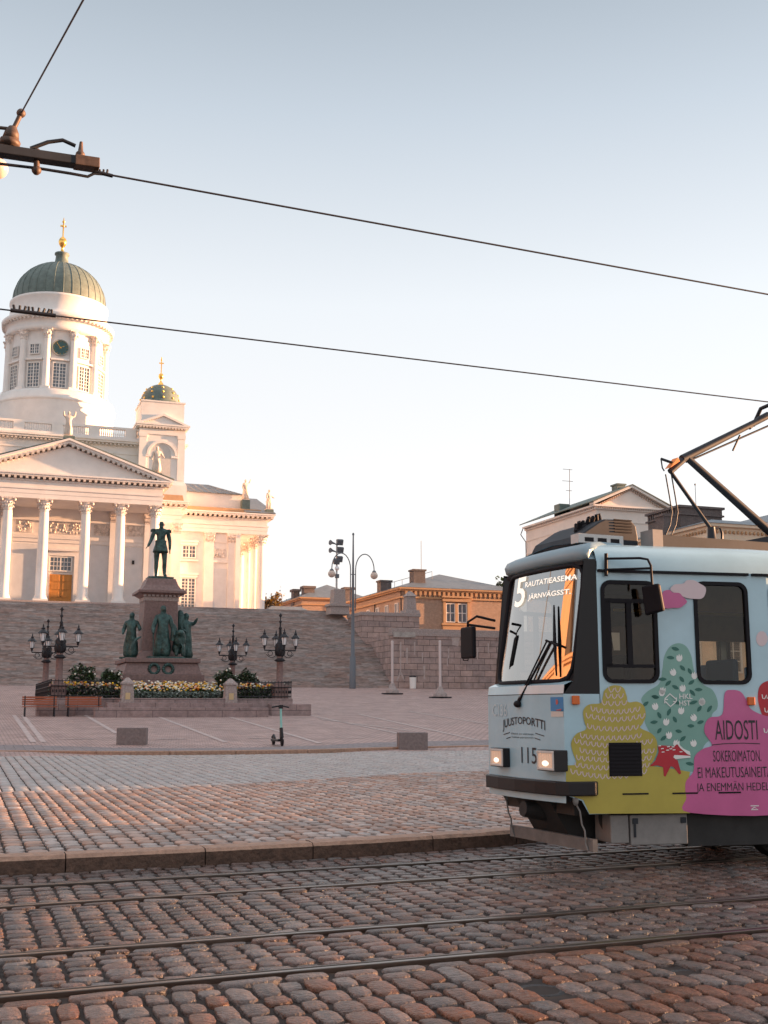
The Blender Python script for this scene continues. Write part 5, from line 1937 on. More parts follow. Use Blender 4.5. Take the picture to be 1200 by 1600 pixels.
# palace on the east side of the square, college on the west: what shades the square and is mirrored in the tram
def town_block(name, E0, E1, N0, N1, z0, z1, label, wall, face):
    t, r = box_house(name, E0, E1, N0, N1, z0, z1, label, wall, roofgrey, over=.7, roofh=3.2, ridge='n' if (N1 - N0) > (E1 - E0) else 'e', hip=6, cornice=wall)
    m = MB()
    if face in 'we':
        x = E0 if face == 'w' else E1
        sgn = -1 if face == 'w' else 1
        nn = int((N1 - N0) / 4)
        for i in range(nn):
            n = N0 + 2 + i * (N1 - N0 - 2) / nn
            for zz in (z0 + 1.2, z0 + 6, z0 + 10.8):
                if zz + 2.6 < z1 - 1: m.box(min(x, x + sgn * .03), max(x, x + sgn * .03), n, n + 1.3, zz, zz + 2.6)
    else:
        y = N1
        nn = int((E1 - E0) / 4)
        for i in range(nn):
            e = E0 + 2 + i * (E1 - E0 - 2) / nn
            for zz in (z0 + 1.2, z0 + 6, z0 + 10.8):
                if zz + 2.6 < z1 - 1: m.box(e, e + 1.3, y, y + .03, zz, zz + 2.6)
    o = m.build('windows', winglass, t)
    return t


town_block('palace', 74, 92, 13, 118, 0, 19.5, 'long pale palace along the east side of the square', palewall, 'w')
town_block('sun_block_house', 140, 160, -42, 13, 0, 9.0, 'unseen ochre house added at the east end of the street to block low sun', ochre, 'w')  # added out of view; height set so it part-shades the street
town_block('college', -66, -44, 14, 88, 0, 17, 'long ochre college building along the west side of the square', ochre, 'e')

tk, rk = box_house('corner_tower', -66.5, -43.5, 33, 43, 0, 23, 'tall ochre pavilion rising from the college west of the square', ochre, roofgrey, over=.7, roofh=9, ridge='e', hip=11, cornice=ochre)
# ------------------------------------------------------------------ overhead line
HW = 5.42


def wire_pt(x, y, z):
    return at_z(x, y, z)


p0, p1 = at_z(170, 273, HW), at_z(1200, 460, HW)
q0, q1 = at_z(0, 483, HW), at_z(1200, 628, HW)


def line_wire(name, a, b, ext, label, z=HW, start=None):
    d = Vector((b[0] - a[0], b[1] - a[1], 0)).normalized()
    s_ = Vector((a[0], a[1], z)) - d * (ext if start is None else start)
    e_ = Vector((b[0], b[1], z)) + d * ext
    m = MB(); m.tube([s_, e_], .0085 if name != 'span_wire' else .006, 6)
    return solo(m, name, [M('wire_copper', (.03, .025, .03), .5, metal=.4)], 0, 0, 4, label, 'wire'), d


w1, d1 = line_wire('contact_wire', p0, p1, 26, 'upper overhead contact wire above the near track', start=0)
w2, d2 = line_wire('contact_wire', q0, q1, 26, 'lower overhead contact wire above the track the tram runs on')
m = MB()
c_ = Vector(at_z(52, 489, HW)) ; 
for i in range(9):
    a = c_ + d2 * (i - 4) * .045
    m.tube([a, a + Vector((random.uniform(-.02, .02), 0, .06))], .014, 5)
m.tube([c_ - d2 * .22, c_ + d2 * .22], .022, 6)
solo(m, 'wire_clamp', [iron], 0, 0, 4, 'dark splice clamp on the lower overhead wire, in front of the dome', 'clamp')

# section insulator on the near wire
P0 = Vector(p0)
L0 = -d1
side = Vector((-d1.y, d1.x, 0))
ti = thing('section_insulator', P0.x, P0.y, HW, 'grey wooden-beam section insulator hanging at the left end of the upper wire', 'insulator')
OFF[ti.name] = tuple(P0)


def ip(a, dy=0.0, dz=0.0): return P0 + L0 * a + side * dy + Vector((0, 0, dz))


# beam from photo points
def ipx(x, y):                           # point of the vertical plane that holds the near wire
    r = ray(x, y)
    o_ = Vector((0, 0, CAM_H))
    rr = Vector((r.x * CG + r.y * SG, -r.x * SG + r.y * CG, r.z))
    n_ = side
    t_ = (P0 - o_).dot(n_) / rr.dot(n_)
    return o_ + rr * t_


m = MB(); bar0, bar1 = ipx(150, 258), ipx(0, 236)
bd = (bar1 - bar0)
far = bar1 + bd * 2.2
u_ = bd.normalized(); v_ = side; w_ = u_.cross(v_).normalized()
if w_.z < 0: w_ = -w_


def obar(m, a, b, hw, hh):
    vs = [a + v_ * sx * hw + w_ * sz * hh for sx, sz in ((-1, -1), (1, -1), (1, 1), (-1, 1))] + [b + v_ * sx * hw + w_ * sz * hh for sx, sz in ((-1, -1), (1, -1), (1, 1), (-1, 1))]
    m.add(vs, [(0, 1, 2, 3), (7, 6, 5, 4), (0, 4, 5, 1), (1, 5, 6, 2), (2, 6, 7, 3), (3, 7, 4, 0)])


obar(m, bar0, far, .05, .034); m.build('beam', darkgrey, ti, bevel=.006)
m = MB(); obar(m, bar0 - u_ * .02, bar0 + u_ * .16, .056, .04); m.build('end_shoe', M('rust_metal', (.09, .055, .04), .6, metal=.2, var=.4, scale=20), ti, bevel=.006)
m = MB(); m.tube([ipx(0, 256), ipx(60, 263), ipx(110, 271), ipx(137, 276), ipx(147, 271), ipx(172, 273)], .012, 6); m.tube([ipx(0, 256) + bd, ipx(0, 256)], .012, 6); m.build('runner', iron, ti)
m = MB(); m.tube([ipx(48, 232), ipx(75, 222), ipx(98, 219), ipx(118, 228)], .016, 6); m.build('jumper_cable', iron, ti)
rust = bpy.data.materials['rust_metal']
m = MB(); a, b = ipx(124, 262), ipx(127, 222)
m.tube([a, a.lerp(b, .55), a.lerp(b, .62), b], [.03, .034, .02, .012], 8); m.ball(*a.lerp(b, .5), .035, seg=8, rings=6); m.build('bolt', rust, ti)
m = MB(); a, b = ipx(57, 266), ipx(58, 238); m.tube([a, b], .022, 6); m.ball(*a, .036, seg=8, rings=6); m.ball(*b, .03, seg=8, rings=6); m.build('bolt', rust, ti)
m = MB()
a, b = ipx(13, 236), ipx(20, 199)
for q, r_ in ((.0, .05), (.25, .075), (.32, .075), (.36, .03), (.5, .03), (.55, .068), (.7, .06), (.8, .03), (1.0, .035)): pass
m.tube([a.lerp(b, q) for q in (0, .2, .22, .42, .46, .5, .8, 1.0)], [.035, .035, .07, .075, .03, .06, .05, .03], 12); m.build('bell_insulator', rust, ti)
m = MB(); a, b = ipx(22, 200), ipx(33, 177); m.tube([a, b], .018, 6); m.tube([ipx(17, 203), ipx(31, 180)], .008, 5); m.ball(*b, .034, seg=8, rings=6); m.tube([ipx(0, 203) + bd * .5, ipx(22, 202)], .014, 6); m.build('strain_clamp', rust, ti)
m = MB()
for q in (155, 161, 167): m.tube([ipx(q, 271), ipx(q + 1, 265)], .009, 5)
m.tube([ipx(148, 268), ipx(176, 275)], .016, 6); m.build('end_clamp', iron, ti)
a = ipx(33, 177)
r = ray(130, 0)
e_ = Vector((0, 0, CAM_H)) + Vector((r.x * CG + r.y * SG, -r.x * SG + r.y * CG, r.z)) * 6.6
m = MB(); m.tube([a, e_, e_ + (e_ - a) * 5], .006, 6)
solo(m, 'span_wire', [bpy.data.materials['wire_copper']], 0, 0, 4, 'thin span wire rising from the section insulator to the top of the view', 'wire')

# globe lamp hanging at the left edge
gE, gN_, gZ = at_d(-4, 263, 17)
t = thing('hanging_globe_lamp', gE, gN_, gZ, 'round globe street lamp cut off by the left edge, under the insulator beam', 'street lamp')
m = MB(); m.ball(gE, gN_, gZ, .165, seg=20, rings=14); m.build('globe', globeglass, t)
m = MB(); m.lathe([(.09, gZ + .14), (.06, gZ + .22), (.02, gZ + .3)], gE, gN_, 10); m.build('cap', iron, t)
m = MB(); m.tube([(gE, gN_, gZ + .28), (gE - .15, gN_, gZ + .7), (gE - .6, gN_, gZ + .85), (gE - 1.2, gN_, gZ + .6), (gE - 1.4, gN_, gZ)], .03, 6); m.tube([(gE - 1.4, gN_, gZ + .3), (gE - 1.4, gN_, 0)], .07, 8); m.build('pole', greypaint, t)

# ------------------------------------------------------------------ tram
TA = R(23.6)
cT, sT = math.cos(TA), math.sin(TA)
TO = W(5.176, 10.238, 0)
tram = thing('tram', TO.x, TO.y, 0, 'pale blue tram painted with trees, fox and pink lettering, entering from the right', 'tram', rot=TA, grid=False)


def t_loc(X, Y): return ((X - TO.x) * cT + (Y - TO.y) * sT, -(X - TO.x) * sT + (Y - TO.y) * cT)


def t_plane(q, p0, nrm):
    """photo point -> tram coordinates on a vertical plane of the tram"""
    r = ray(*q)
    ox, oy = t_loc(0, 0)
    dx, dy = r.x * cT + r.y * sT, -r.x * sT + r.y * cT
    t_ = ((p0[0] - ox) * nrm[0] + (p0[1] - oy) * nrm[1]) / (dx * nrm[0] + dy * nrm[1])
    return (ox + dx * t_, oy + dy * t_, CAM_H + r.z * t_)


TH = R(11)
HW0 = .72
LT = 2.13                                  # length of the tapered nose
nx_, ny_ = -math.sin(TH), -math.cos(TH)


def S(L, z, off=0.0): return (L * math.cos(TH) + nx_ * off, -HW0 - L * math.sin(TH) + ny_ * off, z)
def SF(L, z, off=0.0): p = S(L, z, off); return (p[0], -p[1], p[2])
HW1 = HW0 + LT * math.sin(TH)
XT = LT * math.cos(TH)
def ST(L, z, off=0.0): return (XT + L, -HW1 - off, z)
def STF(L, z, off=0.0): return (XT + L, HW1 + off, z)


def sp(x, y, off=0.0):                     # photo point -> (L, z) on the near nose side
    p = t_plane((x, y), (nx_ * off, -HW0 + ny_ * off), (nx_, ny_))
    return (p[0] - nx_ * off) / math.cos(TH), p[2]


def fp(x, y, xf=0.0): return t_plane((x, y), (xf, 0), (1, 0))
def cp_(x, y, yy=0.0): return t_plane((x, y), (0, yy), (0, 1))


ZB, ZG = .52, 2.75


def rrect(a, b, c, d, r, k=5):
    pts = []
    for cx, cy, a0 in ((b - r, c + r, -90), (b - r, d - r, 0), (a + r, d - r, 90), (a + r, c + r, 180)):
        for i in range(k + 1):
            t_ = R(a0 + 90 * i / k)
            pts.append((cx + r * math.cos(t_), cy + r * math.sin(t_)))
    return pts


def hole_wall(mb, u0, u1, z0, z1, holes, fn, k=5):
    """sheet with rounded-rectangle openings"""
    q = lambda a, b, c, d: mb.add([fn(a, c), fn(b, c), fn(b, d), fn(a, d)], [(0, 1, 2, 3)])
    cur = u0
    for (a, b, c, d, r) in holes:
        if a > cur: q(cur, a, z0, z1)
        q(a, b, z0, c); q(a, b, d, z1)
        ring = rrect(a, b, c, d, r, k)
        cor = [(b, c), (b, d), (a, d), (a, c)]
        for i in range(4):
            seg = ring[i * (k + 1):(i + 1) * (k + 1)]
            for j in range(k):
                mb.add([fn(*cor[i]), fn(*seg[j + 1]), fn(*seg[j])], [(0, 1, 2)])
        cur = b
    if cur < u1: q(cur, u1, z0, z1)


def frame_ring(mb, a, b, c, d, r, wd, fn, off0=-.02, off1=.014, k=5):
    o_, i_ = rrect(a - .006, b + .006, c - .006, d + .006, r, k), rrect(a + wd, b - wd, c + wd, d - wd, max(.01, r - wd), k)
    n = len(o_)
    for j in range(n):
        h = (j + 1) % n
        mb.add([fn(*o_[j], off1), fn(*o_[h], off1), fn(*i_[h], off1), fn(*i_[j], off1)], [(0, 1, 2, 3)])
        mb.add([fn(*i_[j], off1), fn(*i_[h], off1), fn(*i_[h], off0), fn(*i_[j], off0)], [(0, 1, 2, 3)])
        mb.add([fn(*o_[j], off1), fn(*o_[h], off1), fn(*o_[h], off0), fn(*o_[j], off0)], [(3, 2, 1, 0)])


def glass(parent, a, b, c, d, r, fn, off=-.01):
    m = MB(); p = rrect(a, b, c, d, r); m.add([fn(x, z, off) for x, z in p], [tuple(range(len(p)))])
    return m.build('pane', g_side, parent)


W1 = (.40, .957, 1.705, 2.658, .10); W2 = (1.352, 1.912, 1.70, 2.668, .10)
rep_w = [(.02 + .68 * i, .58 + .68 * i, 1.70, 2.668, .10) for i in range(15)]
body = MB()
body.m = 0
hole_wall(body, .36, LT, 1.6, ZG, [W1, W2], S)
hole_wall(body, .36, LT, 1.6, ZG, [W1, W2], SF)
for fn, sg in ((S, 1), (SF, -1)):
    f4 = [(0, 1, 2, 3)]
    body.m = 0
    body.add([fn(0, .69), fn(.15, .64), fn(.22, ZB), fn(LT, ZB), fn(LT, 1.6), fn(0, 1.6)], [(0, 1, 2, 3, 4, 5)])
    body.m = 1                             # black corner panel beside the windscreen
    body.add([fn(0, 1.6), fn(.36, 1.6), fn(.36, 1.72), fn(.10, 1.72)], f4)
    body.add([fn(.10, 1.72), fn(.36, 1.72), fn(.36, 2.86), fn(.24, 2.86)], f4)
body.m = 0
hole_wall(body, 0, 10.6, 1.6, ZG, rep_w, ST); hole_wall(body, 0, 10.6, 1.6, ZG, rep_w, STF)
for fn in (ST, STF):
    body.add([fn(0, ZB), fn(10.6, ZB), fn(10.6, 1.6), fn(0, 1.6)], [(0, 1, 2, 3)])
body.add([ST(10.6, ZB), STF(10.6, ZB), STF(10.6, 3.05), ST(10.6, 3.05)], [(0, 1, 2, 3)])
# front apron, gently curved
def bulge(y): return .055 * (y / HW0) ** 2 - .055
NB = 8
for (za, zb, xa, xb, mi) in ((.62, 1.6, 0, 0, 0), (1.6, 1.685, 0, .012, 0), (1.685, 1.72, .012, .10, 0)):
    body.m = mi
    for i in range(NB):
        y0, y1 = -HW0 + 2 * HW0 * i / NB, -HW0 + 2 * HW0 * (i + 1) / NB
        body.add([(xa + bulge(y0), y0, za), (xa + bulge(y1), y1, za), (xb + bulge(y1), y1, zb), (xb + bulge(y0), y0, zb)], [(3, 2, 1, 0)], True)
bd_ = body.build('body', [blue, blackp], tram)
m = MB()                                    # panel seams
m.add([S(.355, .6, .002), S(.361, .6, .002), S(.361, 1.6, .002), S(.355, 1.6, .002)], [(0, 1, 2, 3)])
for i in range(NB):
    y0, y1 = -HW0 + 2 * HW0 * i / NB, -HW0 + 2 * HW0 * (i + 1) / NB
    m.add([(bulge(y0) - .002, y0, 1.597), (bulge(y1) - .002, y1, 1.597), (bulge(y1) - .002, y1, 1.604), (bulge(y0) - .002, y0, 1.604)], [(0, 1, 2, 3)])
m.build('panel_seam', darkgrey, bd_)

# roof
m = MB()
prof = [(0, 2.75), (.004, 2.83), (-.03, 2.93), (-.09, 2.99), (-.22, 3.035), (-.5, 3.07)]
stations = [(.36, HW0 + .36 * math.sin(TH), 0), (XT, HW1, 0), (XT + 10.6, HW1, 0)]
rows = []
for x, hwid, dz in stations:
    row = [(x, -(hwid + o), z) for o, z in prof] + [(x, 0, 3.09)] + [(x, hwid + o, z) for o, z in prof[::-1]]
    rows.append(row)
n = len(rows[0])
vs = [p for r_ in rows for p in r_]
m.add(vs, [(i * n + j, (i + 1) * n + j, (i + 1) * n + j + 1, i * n + j + 1) for i in range(2) for j in range(n - 1)], True)
roof = m.build('roof', blue, tram)
m = MB()                                    # rain gutter
for a, b in ((.37, 1.93), (1.97, LT)):
    for fn in (S, SF):
        v8 = [fn(u, z, o) for o in (.0, .03) for u, z in ((a, 2.738), (b, 2.738), (b, 2.762), (a, 2.762))]
        m.add(v8, [(0, 1, 2, 3), (7, 6, 5, 4), (0, 4, 5, 1), (1, 5, 6, 2), (2, 6, 7, 3), (3, 7, 4, 0)])
m.box(XT, XT + 10.6, -HW1 - .03, -HW1, 2.738, 2.762)
m.build('rain_gutter', rubber, roof)
# front cap and visor
m = MB()
cs = [(.34, 2.845), (.255, 2.865), (.235, 2.93), (.27, 2.985), (.36, 3.03), (.52, 3.06), (.78, 3.055)]
ys = [-.765, -.74, -.6, -.3, 0, .3, .6, .74, .765]
vs = []
for y in ys:
    k_ = .055 * (abs(y) / .75) ** 2 - .055
    e_ = .75 if abs(y) > .75 else 1
    vs += [(x + k_ + (.03 if abs(y) > .75 else 0), y * (1 if x < .35 else .96 if x < .45 else .82), 2.85 + (z - 2.85) * e_) for x, z in cs]
n = len(cs)
m.add(vs, [(i * n + j, i * n + j + 1, (i + 1) * n + j + 1, (i + 1) * n + j) for i in range(len(ys) - 1) for j in range(n - 1)], True)
m.add(vs[:n], [tuple(range(n))]); m.add(vs[-n:], [tuple(range(n))])
vis = m.build('front_visor', bluegrey, tram)
m = MB()
m.box(.25, .36, -.72, .72, 2.81, 2.85)
m.build('visor_slot', rubber, vis)

# windscreen
def WS(u, v, off=0.0):
    """u across -1..1 (near = -1), v 0..1 up"""
    y = u * .70
    return (.10 + .18 * v + .10 * (u * u) ** 1.3 - .085 - off, y, 1.72 + (2.82 - 1.72) * v)


m = MB()
NU = 48
vs, fs = [], []
for i in range(NU + 1):
    for j in range(5):
        vs.append(WS(-1 + 2 * i / NU, j / 4))
for i in range(NU):
    for j in range(4):
        fs.append((i * 5 + j, i * 5 + j + 1, (i + 1) * 5 + j + 1, (i + 1) * 5 + j))
m.add(vs, fs, True)
ws = m.build('windscreen', g_wind, tram)
m = MB()
path = [(u / 10, 0) for u in range(-8, 9)] + [(.93, .03), (.985, .10)] + [(1, v / 10) for v in range(2, 9)] + [(.985, .92), (.93, .975)] + [(u / 10, 1) for u in range(8, -9, -1)] + [(-.93, .975), (-.985, .92)] + [(-1, v / 10) for v in range(8, 1, -1)] + [(-.985, .10), (-.93, .03), (-.8, 0)]
m.tube([WS(u, v, .004) for u, v in path], .022, 8)
# fill of the rounded corners
for cu_, cv_ in ((1, 0), (1, 1), (-1, 1), (-1, 0)):
    u1 = cu_ * .9; v1 = .1 if cv_ == 0 else .9
    m.add([WS(cu_ * 1.0, cv_, .002), WS(cu_ * .85, cv_, .002), WS(cu_ * .93, abs(cv_ - .03), .002), WS(cu_ * .985, abs(cv_ - .10), .002), WS(cu_ * 1.0, abs(cv_ - .2), .002)], [(0, 1, 2, 3, 4)])
m.build('windscreen_frame', rubber, ws)
for fn, u_ in ((S, -1), (SF, 1)):
    m = MB()
    for i in range(6):
        v0_, v1_ = i / 6, (i + 1) / 6
        m.add([WS(u_, v0_, .002), fn(.10 + .145 * v0_, 1.72 + 1.12 * v0_), fn(.10 + .145 * v1_, 1.72 + 1.12 * v1_), WS(u_, v1_, .002)], [(0, 1, 2, 3)])
    m.build('corner_post', blackp, tram)


def lettering(name, body_, quad, fn, mat, parent, bold=.0, arch=None):
    """quad: (a0, a1, z0, z1) box in the fn plane"""
    v2, f2 = text2d(body_, bold)
    a0, a1, z0, z1 = quad
    m = MB()
    out = []
    for u, v in v2:
        a, z = a0 + (a1 - a0) * u, z0 + (z1 - z0) * v
        if arch:
            a, z = arch(u, v)
        out.append(fn(a, z))
    m.add(out, f2)
    return m.build(name, mat, parent)


def ws_fit(x, y):                           # photo point -> (u, v) of the windscreen, off the glass by a little
    v = .8
    for _ in range(6):
        xf = .10 + .18 * v - .075
        p = fp(x, y, xf)
        v = (p[2] - 1.72) / 1.1
    return p[1] / .70, v


FW = lambda u, v: WS(u, v, .014)
for (txt, pa, pb, nm) in (('5', (809, 904), (821, 947), 'route_number'), ('RAUTATIEASEMA', (824, 910), (894, 905), 'destination_lettering'), ('JÄRNVÄGSST.', (829, 928), (886, 930), 'destination_lettering')):
    ua, va = ws_fit(*pa); ub, vb = ws_fit(*pb)
    lettering(nm, txt, (ua, ub, vb, va), FW, ledm, ws, bold=.012)

# front lettering, stickers, lamps
FF = lambda y, z: (bulge(y) - .004, y, z)
yl, yr = fp(785, 1140, -.05)[1], fp(850, 1140, -.05)[1]
zt_, zm = fp(818, 1121, -.05)[2], fp(818, 1137, -.05)[2]


def arch(u, v):
    k_ = (2 * u - 1)
    h_ = .092 + .028 * k_ * k_
    return yl + (yr - yl) * u, zm + .012 - .062 * k_ * k_ + h_ * v


lettering('brand_lettering', 'JUUSTOPORTTI', (0, 1, 0, 1), FF, inkm, bd_, bold=.012, arch=arch)
for txt, y_, h_ in (('Elämä on valintoja', 1147, .022), ('Valitse paremmin', 1152.5, .022)):
    z_ = fp(818, y_, -.05)[2]
    lettering('brand_lettering', txt, (yl + (yr - yl) * .24, yl + (yr - yl) * .76, z_ - h_ / 2, z_ + h_ / 2), FF, inkm, bd_)
m = MB()
for u0_, u1_, dz0, dz1 in ((.02, .2, -.012, .012), (.1, .22, -.05, -.032), (.8, .98, .012, -.012), (.78, .9, -.032, -.05)):
    z_ = fp(818, 1147, -.05)[2]
    a, b = yl + (yr - yl) * u0_, yl + (yr - yl) * u1_
    m.add([FF(a, z_ + dz0 - .004), FF(b, z_ + dz1 - .004), FF(b, z_ + dz1 + .004), FF(a, z_ + dz0 + .004)], [(0, 1, 2, 3)])
m.build('brand_lettering', inkm, bd_)
a, b = fp(816, 1192, -.05), fp(838, 1168.5, -.05)
lettering('fleet_number', '115', (a[1], b[1], a[2], b[2]), FF, inkm, bd_, bold=.0)
a, b = fp(769, 1119, -.03), fp(795, 1100, -.03)
lettering('registration_lettering', 'C136', (a[1], b[1], a[2], b[2]), FF, M('faded_white', (.5, .6, .64), .5), bd_, bold=.01)
a, b = fp(863, 1111, -.01), fp(879, 1089, -.01)
m = MB(); m.add([FF(a[1], a[2]), FF(b[1], a[2]), FF(b[1], b[2]), FF(a[1], b[2])], [(0, 1, 2, 3)]); stk = m.build('sticker', stickerblue, bd_)
m = MB(); cy, cz_ = (a[1] + b[1]) / 2, (a[2] * .35 + b[2] * .65)
m.add([(FF(cy, cz_)[0] - .001, cy + .025 * math.cos(q * .63), cz_ + .025 * math.sin(q * .63)) for q in range(10)], [tuple(range(10))])
m.add([(FF(cy, a[2])[0] - .001, a[1] + (b[1] - a[1]) * q, a[2] + d_) for q, d_ in ((.1, .005), (.9, .005), (.9, .022), (.5, .012), (.1, .022))], [(0, 1, 2, 3, 4)])
m.build('sticker_mark', M('sticker_red', (.5, .1, .08), .5), stk)
c_ = fp(870, 1120, -.01)
m = MB(); m.add([FF(a[1] - .005, c_[2]), FF(b[1] + .005, c_[2]), FF(b[1] + .005, a[2] - .004), FF(a[1] - .005, a[2] - .004)], [(0, 1, 2, 3)]); m.build('sticker', M('sticker_pale', (.62, .55, .5), .5), bd_)

for (xa, ya, xb, yb) in ((765, 1168, 786, 1199), (838, 1171, 866, 1206)):
    a, b = fp(xa, ya, -.13), fp(xb, yb, -.13)
    y0, y1, z0, z1 = b[1], a[1], b[2], a[2]
    m = MB(); m.box(-.125, .02, y0, y1, z0, z1); hl = m.build('headlight', blackp, tram, bevel=.008)
    m = MB()
    m.box(-.135, -.12, y0 + .008, y1 - .008, z0 + .008, z0 + .03); m.box(-.135, -.12, y0 + .008, y1 - .008, z1 - .03, z1 - .008)
    m.box(-.135, -.12, y0 + .008, y0 + .03, z0 + .03, z1 - .03); m.box(-.135, -.12, y1 - .03, y1 - .008, z0 + .03, z1 - .03)
    m.build('headlight_rim', M('rim_white', (.62, .56, .52), .35), hl, bevel=.004)
    m = MB(); m.box(-.129, -.124, y0 + .03, y1 - .03, z0 + .03, z1 - .03); 
    for i in range(6): m.box(-.133, -.129, y0 + .035 + (y1 - y0 - .07) * i / 6, y0 + .04 + (y1 - y0 - .07) * i / 6, z0 + .03, z1 - .03)
    m.build('headlight_lens', headm, hl)
    m = MB(); m.ball(-.126, (y0 + y1) / 2, z0 + (z1 - z0) * .36, .018, (y1 - y0) * .2, (z1 - z0) * .14, 10, 6); m.build('bulb', M('bulb_glow', (1, .9, .8), .3, emit=((1, .8, .62), .25)), hl)

# bumper
m = MB()
bp_ = [(-.10 - .02, 0), (-.105, .35), (-.07, .66), (.0, .78), (.25, .83)]
pl = [(x, -y) for x, y in bp_[::-1]] + bp_[1:]
outl = pl + [(x + .12, y * .88) for x, y in pl[::-1]]
m.prism(outl, lambda a, b, z: (a, b, z), .685, .812)
m.build('bumper', blackp, tram, bevel=.012)
m = MB(); m.box(.06, .3, -.68, .68, .63, .69); m.build('apron', darkgrey, tram)

# windows
def tram_window(spec, fn, bars=()):
    a, b, c, d, r = spec
    m = MB(); frame_ring(m, a, b, c, d, r, .03, fn)
    for (u0, u1, z0, z1) in bars:
        v8 = [fn(u, z, o) for o in (-.025, .008) for u, z in ((u0, z0), (u1, z0), (u1, z1), (u0, z1))]
        m.add(v8, [(0, 1, 2, 3), (7, 6, 5, 4), (0, 4, 5, 1), (1, 5, 6, 2), (2, 6, 7, 3), (3, 7, 4, 0)])
    w_ = m.build('window', rubber, tram)
    glass(w_, a, b, c, d, r, fn)


bars1 = [(.43, .93, 2.45, 2.49), (.43, .93, 1.845, 1.875), (.425, .49, 1.86, 2.47), (.65, .70, 1.87, 2.46)]
tram_window(W1, S, bars1); tram_window(W1, SF, bars1)
tram_window(W2, S); tram_window(W2, SF)
for w_ in rep_w:
    tram_window(w_, ST); tram_window(w_, STF)

# interior
m = MB(); m.box(.35, XT + 10.5, -.70, .70, .86, .90); m.box(XT, XT + 10.5, -HW1 + .03, HW1 - .03, .861, .899); m.box(.4, XT + 10.5, -.70, .70, 2.70, 2.73)
m.box(1.16, 1.2, -.82, .82, .9, 2.3); m.build('floor', inter, tram)
m = MB(); m.box(.12, .42, -.6, .6, 1.0, 1.62); m.box(.2, .4, -.45, .35, 1.62, 1.72); m.build('driver_desk', blackp, tram)
m = MB(); m.box(.75, 1.1, -.25, .2, 1.25, 1.35); m.box(1.02, 1.1, -.25, .2, 1.35, 2.0); m.build('driver_seat', rubber, tram, bevel=.03)
m = MB(); m.box(1.25, XT + 10.4, .60, .64, 2.22, 2.70); m.box(1.25, XT + 10.4, -.64, -.60, 2.42, 2.70); m.build('ceiling_cove', inter, tram)
for i in range(14):
    x = 1.55 + .75 * i
    for y in (-.62, .55):
        m = MB(); m.box(x, x + .4, y - .2, y + .25, 1.28, 1.36); m.box(x + .36, x + .42, y - .2, y + .25, 1.36, 1.95); m.build('seat', inter_seat, tram, bevel=.03)
m = MB()
for y in (-.3, .3): m.tube([(1.3, y, 2.5), (XT + 10, y, 2.5)], .018, 6)
for i in range(6): m.tube([(1.7 + 1.5 * i, -.35, .9), (1.7 + 1.5 * i, -.35, 2.7)], .02, 6)
m.build('grab_rail', M('grab_yellow', (.6, .4, .05), .4), tram)
m = MB(); a = sp(957, 988); b = sp(971, 1016)
v_ = [S(a[0], a[1], -.03), S(b[0], a[1], -.03), S(b[0], b[1], -.03), S(a[0] + .02, b[1], -.03)]
m.add(v_, [(0, 1, 2, 3)]); m.build('notice_sheet', whitep, tram)

# painted trees and fox on the near side
def decal(polys, mat, name, off=.003, px=True):
    m = MB()
    for p in polys:
        q = [S(*(sp(*c) if px else c), off) for c in p]
        m.add(q, [tuple(range(len(q)))])
    return m.build(name, mat, bd_)


def smooth_poly(p, k=5):
    n = len(p); out = []
    for i in range(n):
        p0, p1, p2, p3 = [Vector((*p[(i + j - 1) % n], 0)) for j in range(4)]
        for s_ in range(k):
            t_ = s_ / k
            c = .5 * ((2 * p1) + (-p0 + p2) * t_ + (2 * p0 - 5 * p1 + 4 * p2 - p3) * t_ ** 2 + (-p0 + 3 * p1 - 3 * p2 + p3) * t_ ** 3)
            out.append((c.x, c.y))
    return out


def z6(p): return [(860 + x / 6.667, 1040 + y / 6.667) for x, y in p]
def z5(p): return [(1000 + x / 6, 1080 + y / 6) for x, y in p]
def z3(p): return [(900 + x / 4, 840 + y / 4) for x, y in p]


teal_o = [(1060, 1005), (1072, 1010), (1080, 1025), (1085, 1050), (1098, 1069), (1113, 1078), (1121, 1095), (1120, 1108), (1112, 1118), (1112, 1150), (1100, 1165), (1090, 1190), (1080, 1206), (1020, 1206), (1010, 1185), (1016, 1150), (1008, 1130), (1006, 1105), (1002, 1092), (1012, 1080), (1030, 1068), (1035, 1045), (1038, 1025), (1047, 1010)]
decal([smooth_poly(teal_o)], teal, 'painted_tree', .002)
leaves = z5([(140, 55), (50, 120), (270, 195), (180, 225), (325, 265), (130, 290), (475, 325), (565, 290), (180, 370), (360, 375), (220, 440), (400, 445), (340, 105), (500, 105), (555, 165), (650, 165), (490, 15), (465, 680)]) + z3([(620, 695), (590, 750), (665, 815), (710, 835), (540, 885), (575, 910), (660, 885), (720, 905), (620, 935), (765, 950), (495, 995)])
pl = []
for (x, y) in leaves:
    a = random.uniform(-1.2, 1.2); l = random.uniform(5, 6.5)
    pts = []
    for i in range(12):
        t_ = 2 * math.pi * i / 12
        u, v = l * math.cos(t_), 2.9 * math.sin(t_) * (1 - .25 * abs(math.cos(t_)))
        pts.append((x + u * math.cos(a) - v * math.sin(a), y + u * math.sin(a) + v * math.cos(a)))
    pl.append(pts)
decal(pl, tealdark, 'painted_leaves', .004)
tul = z5([(140, 140), (245, 285), (385, 180), (500, 245), (580, 95), (270, 410), (500, 485), (340, 485), (205, 10)]) + z3([(645, 750), (605, 840), (740, 860), (540, 955), (665, 940), (785, 1025)])
pl = []
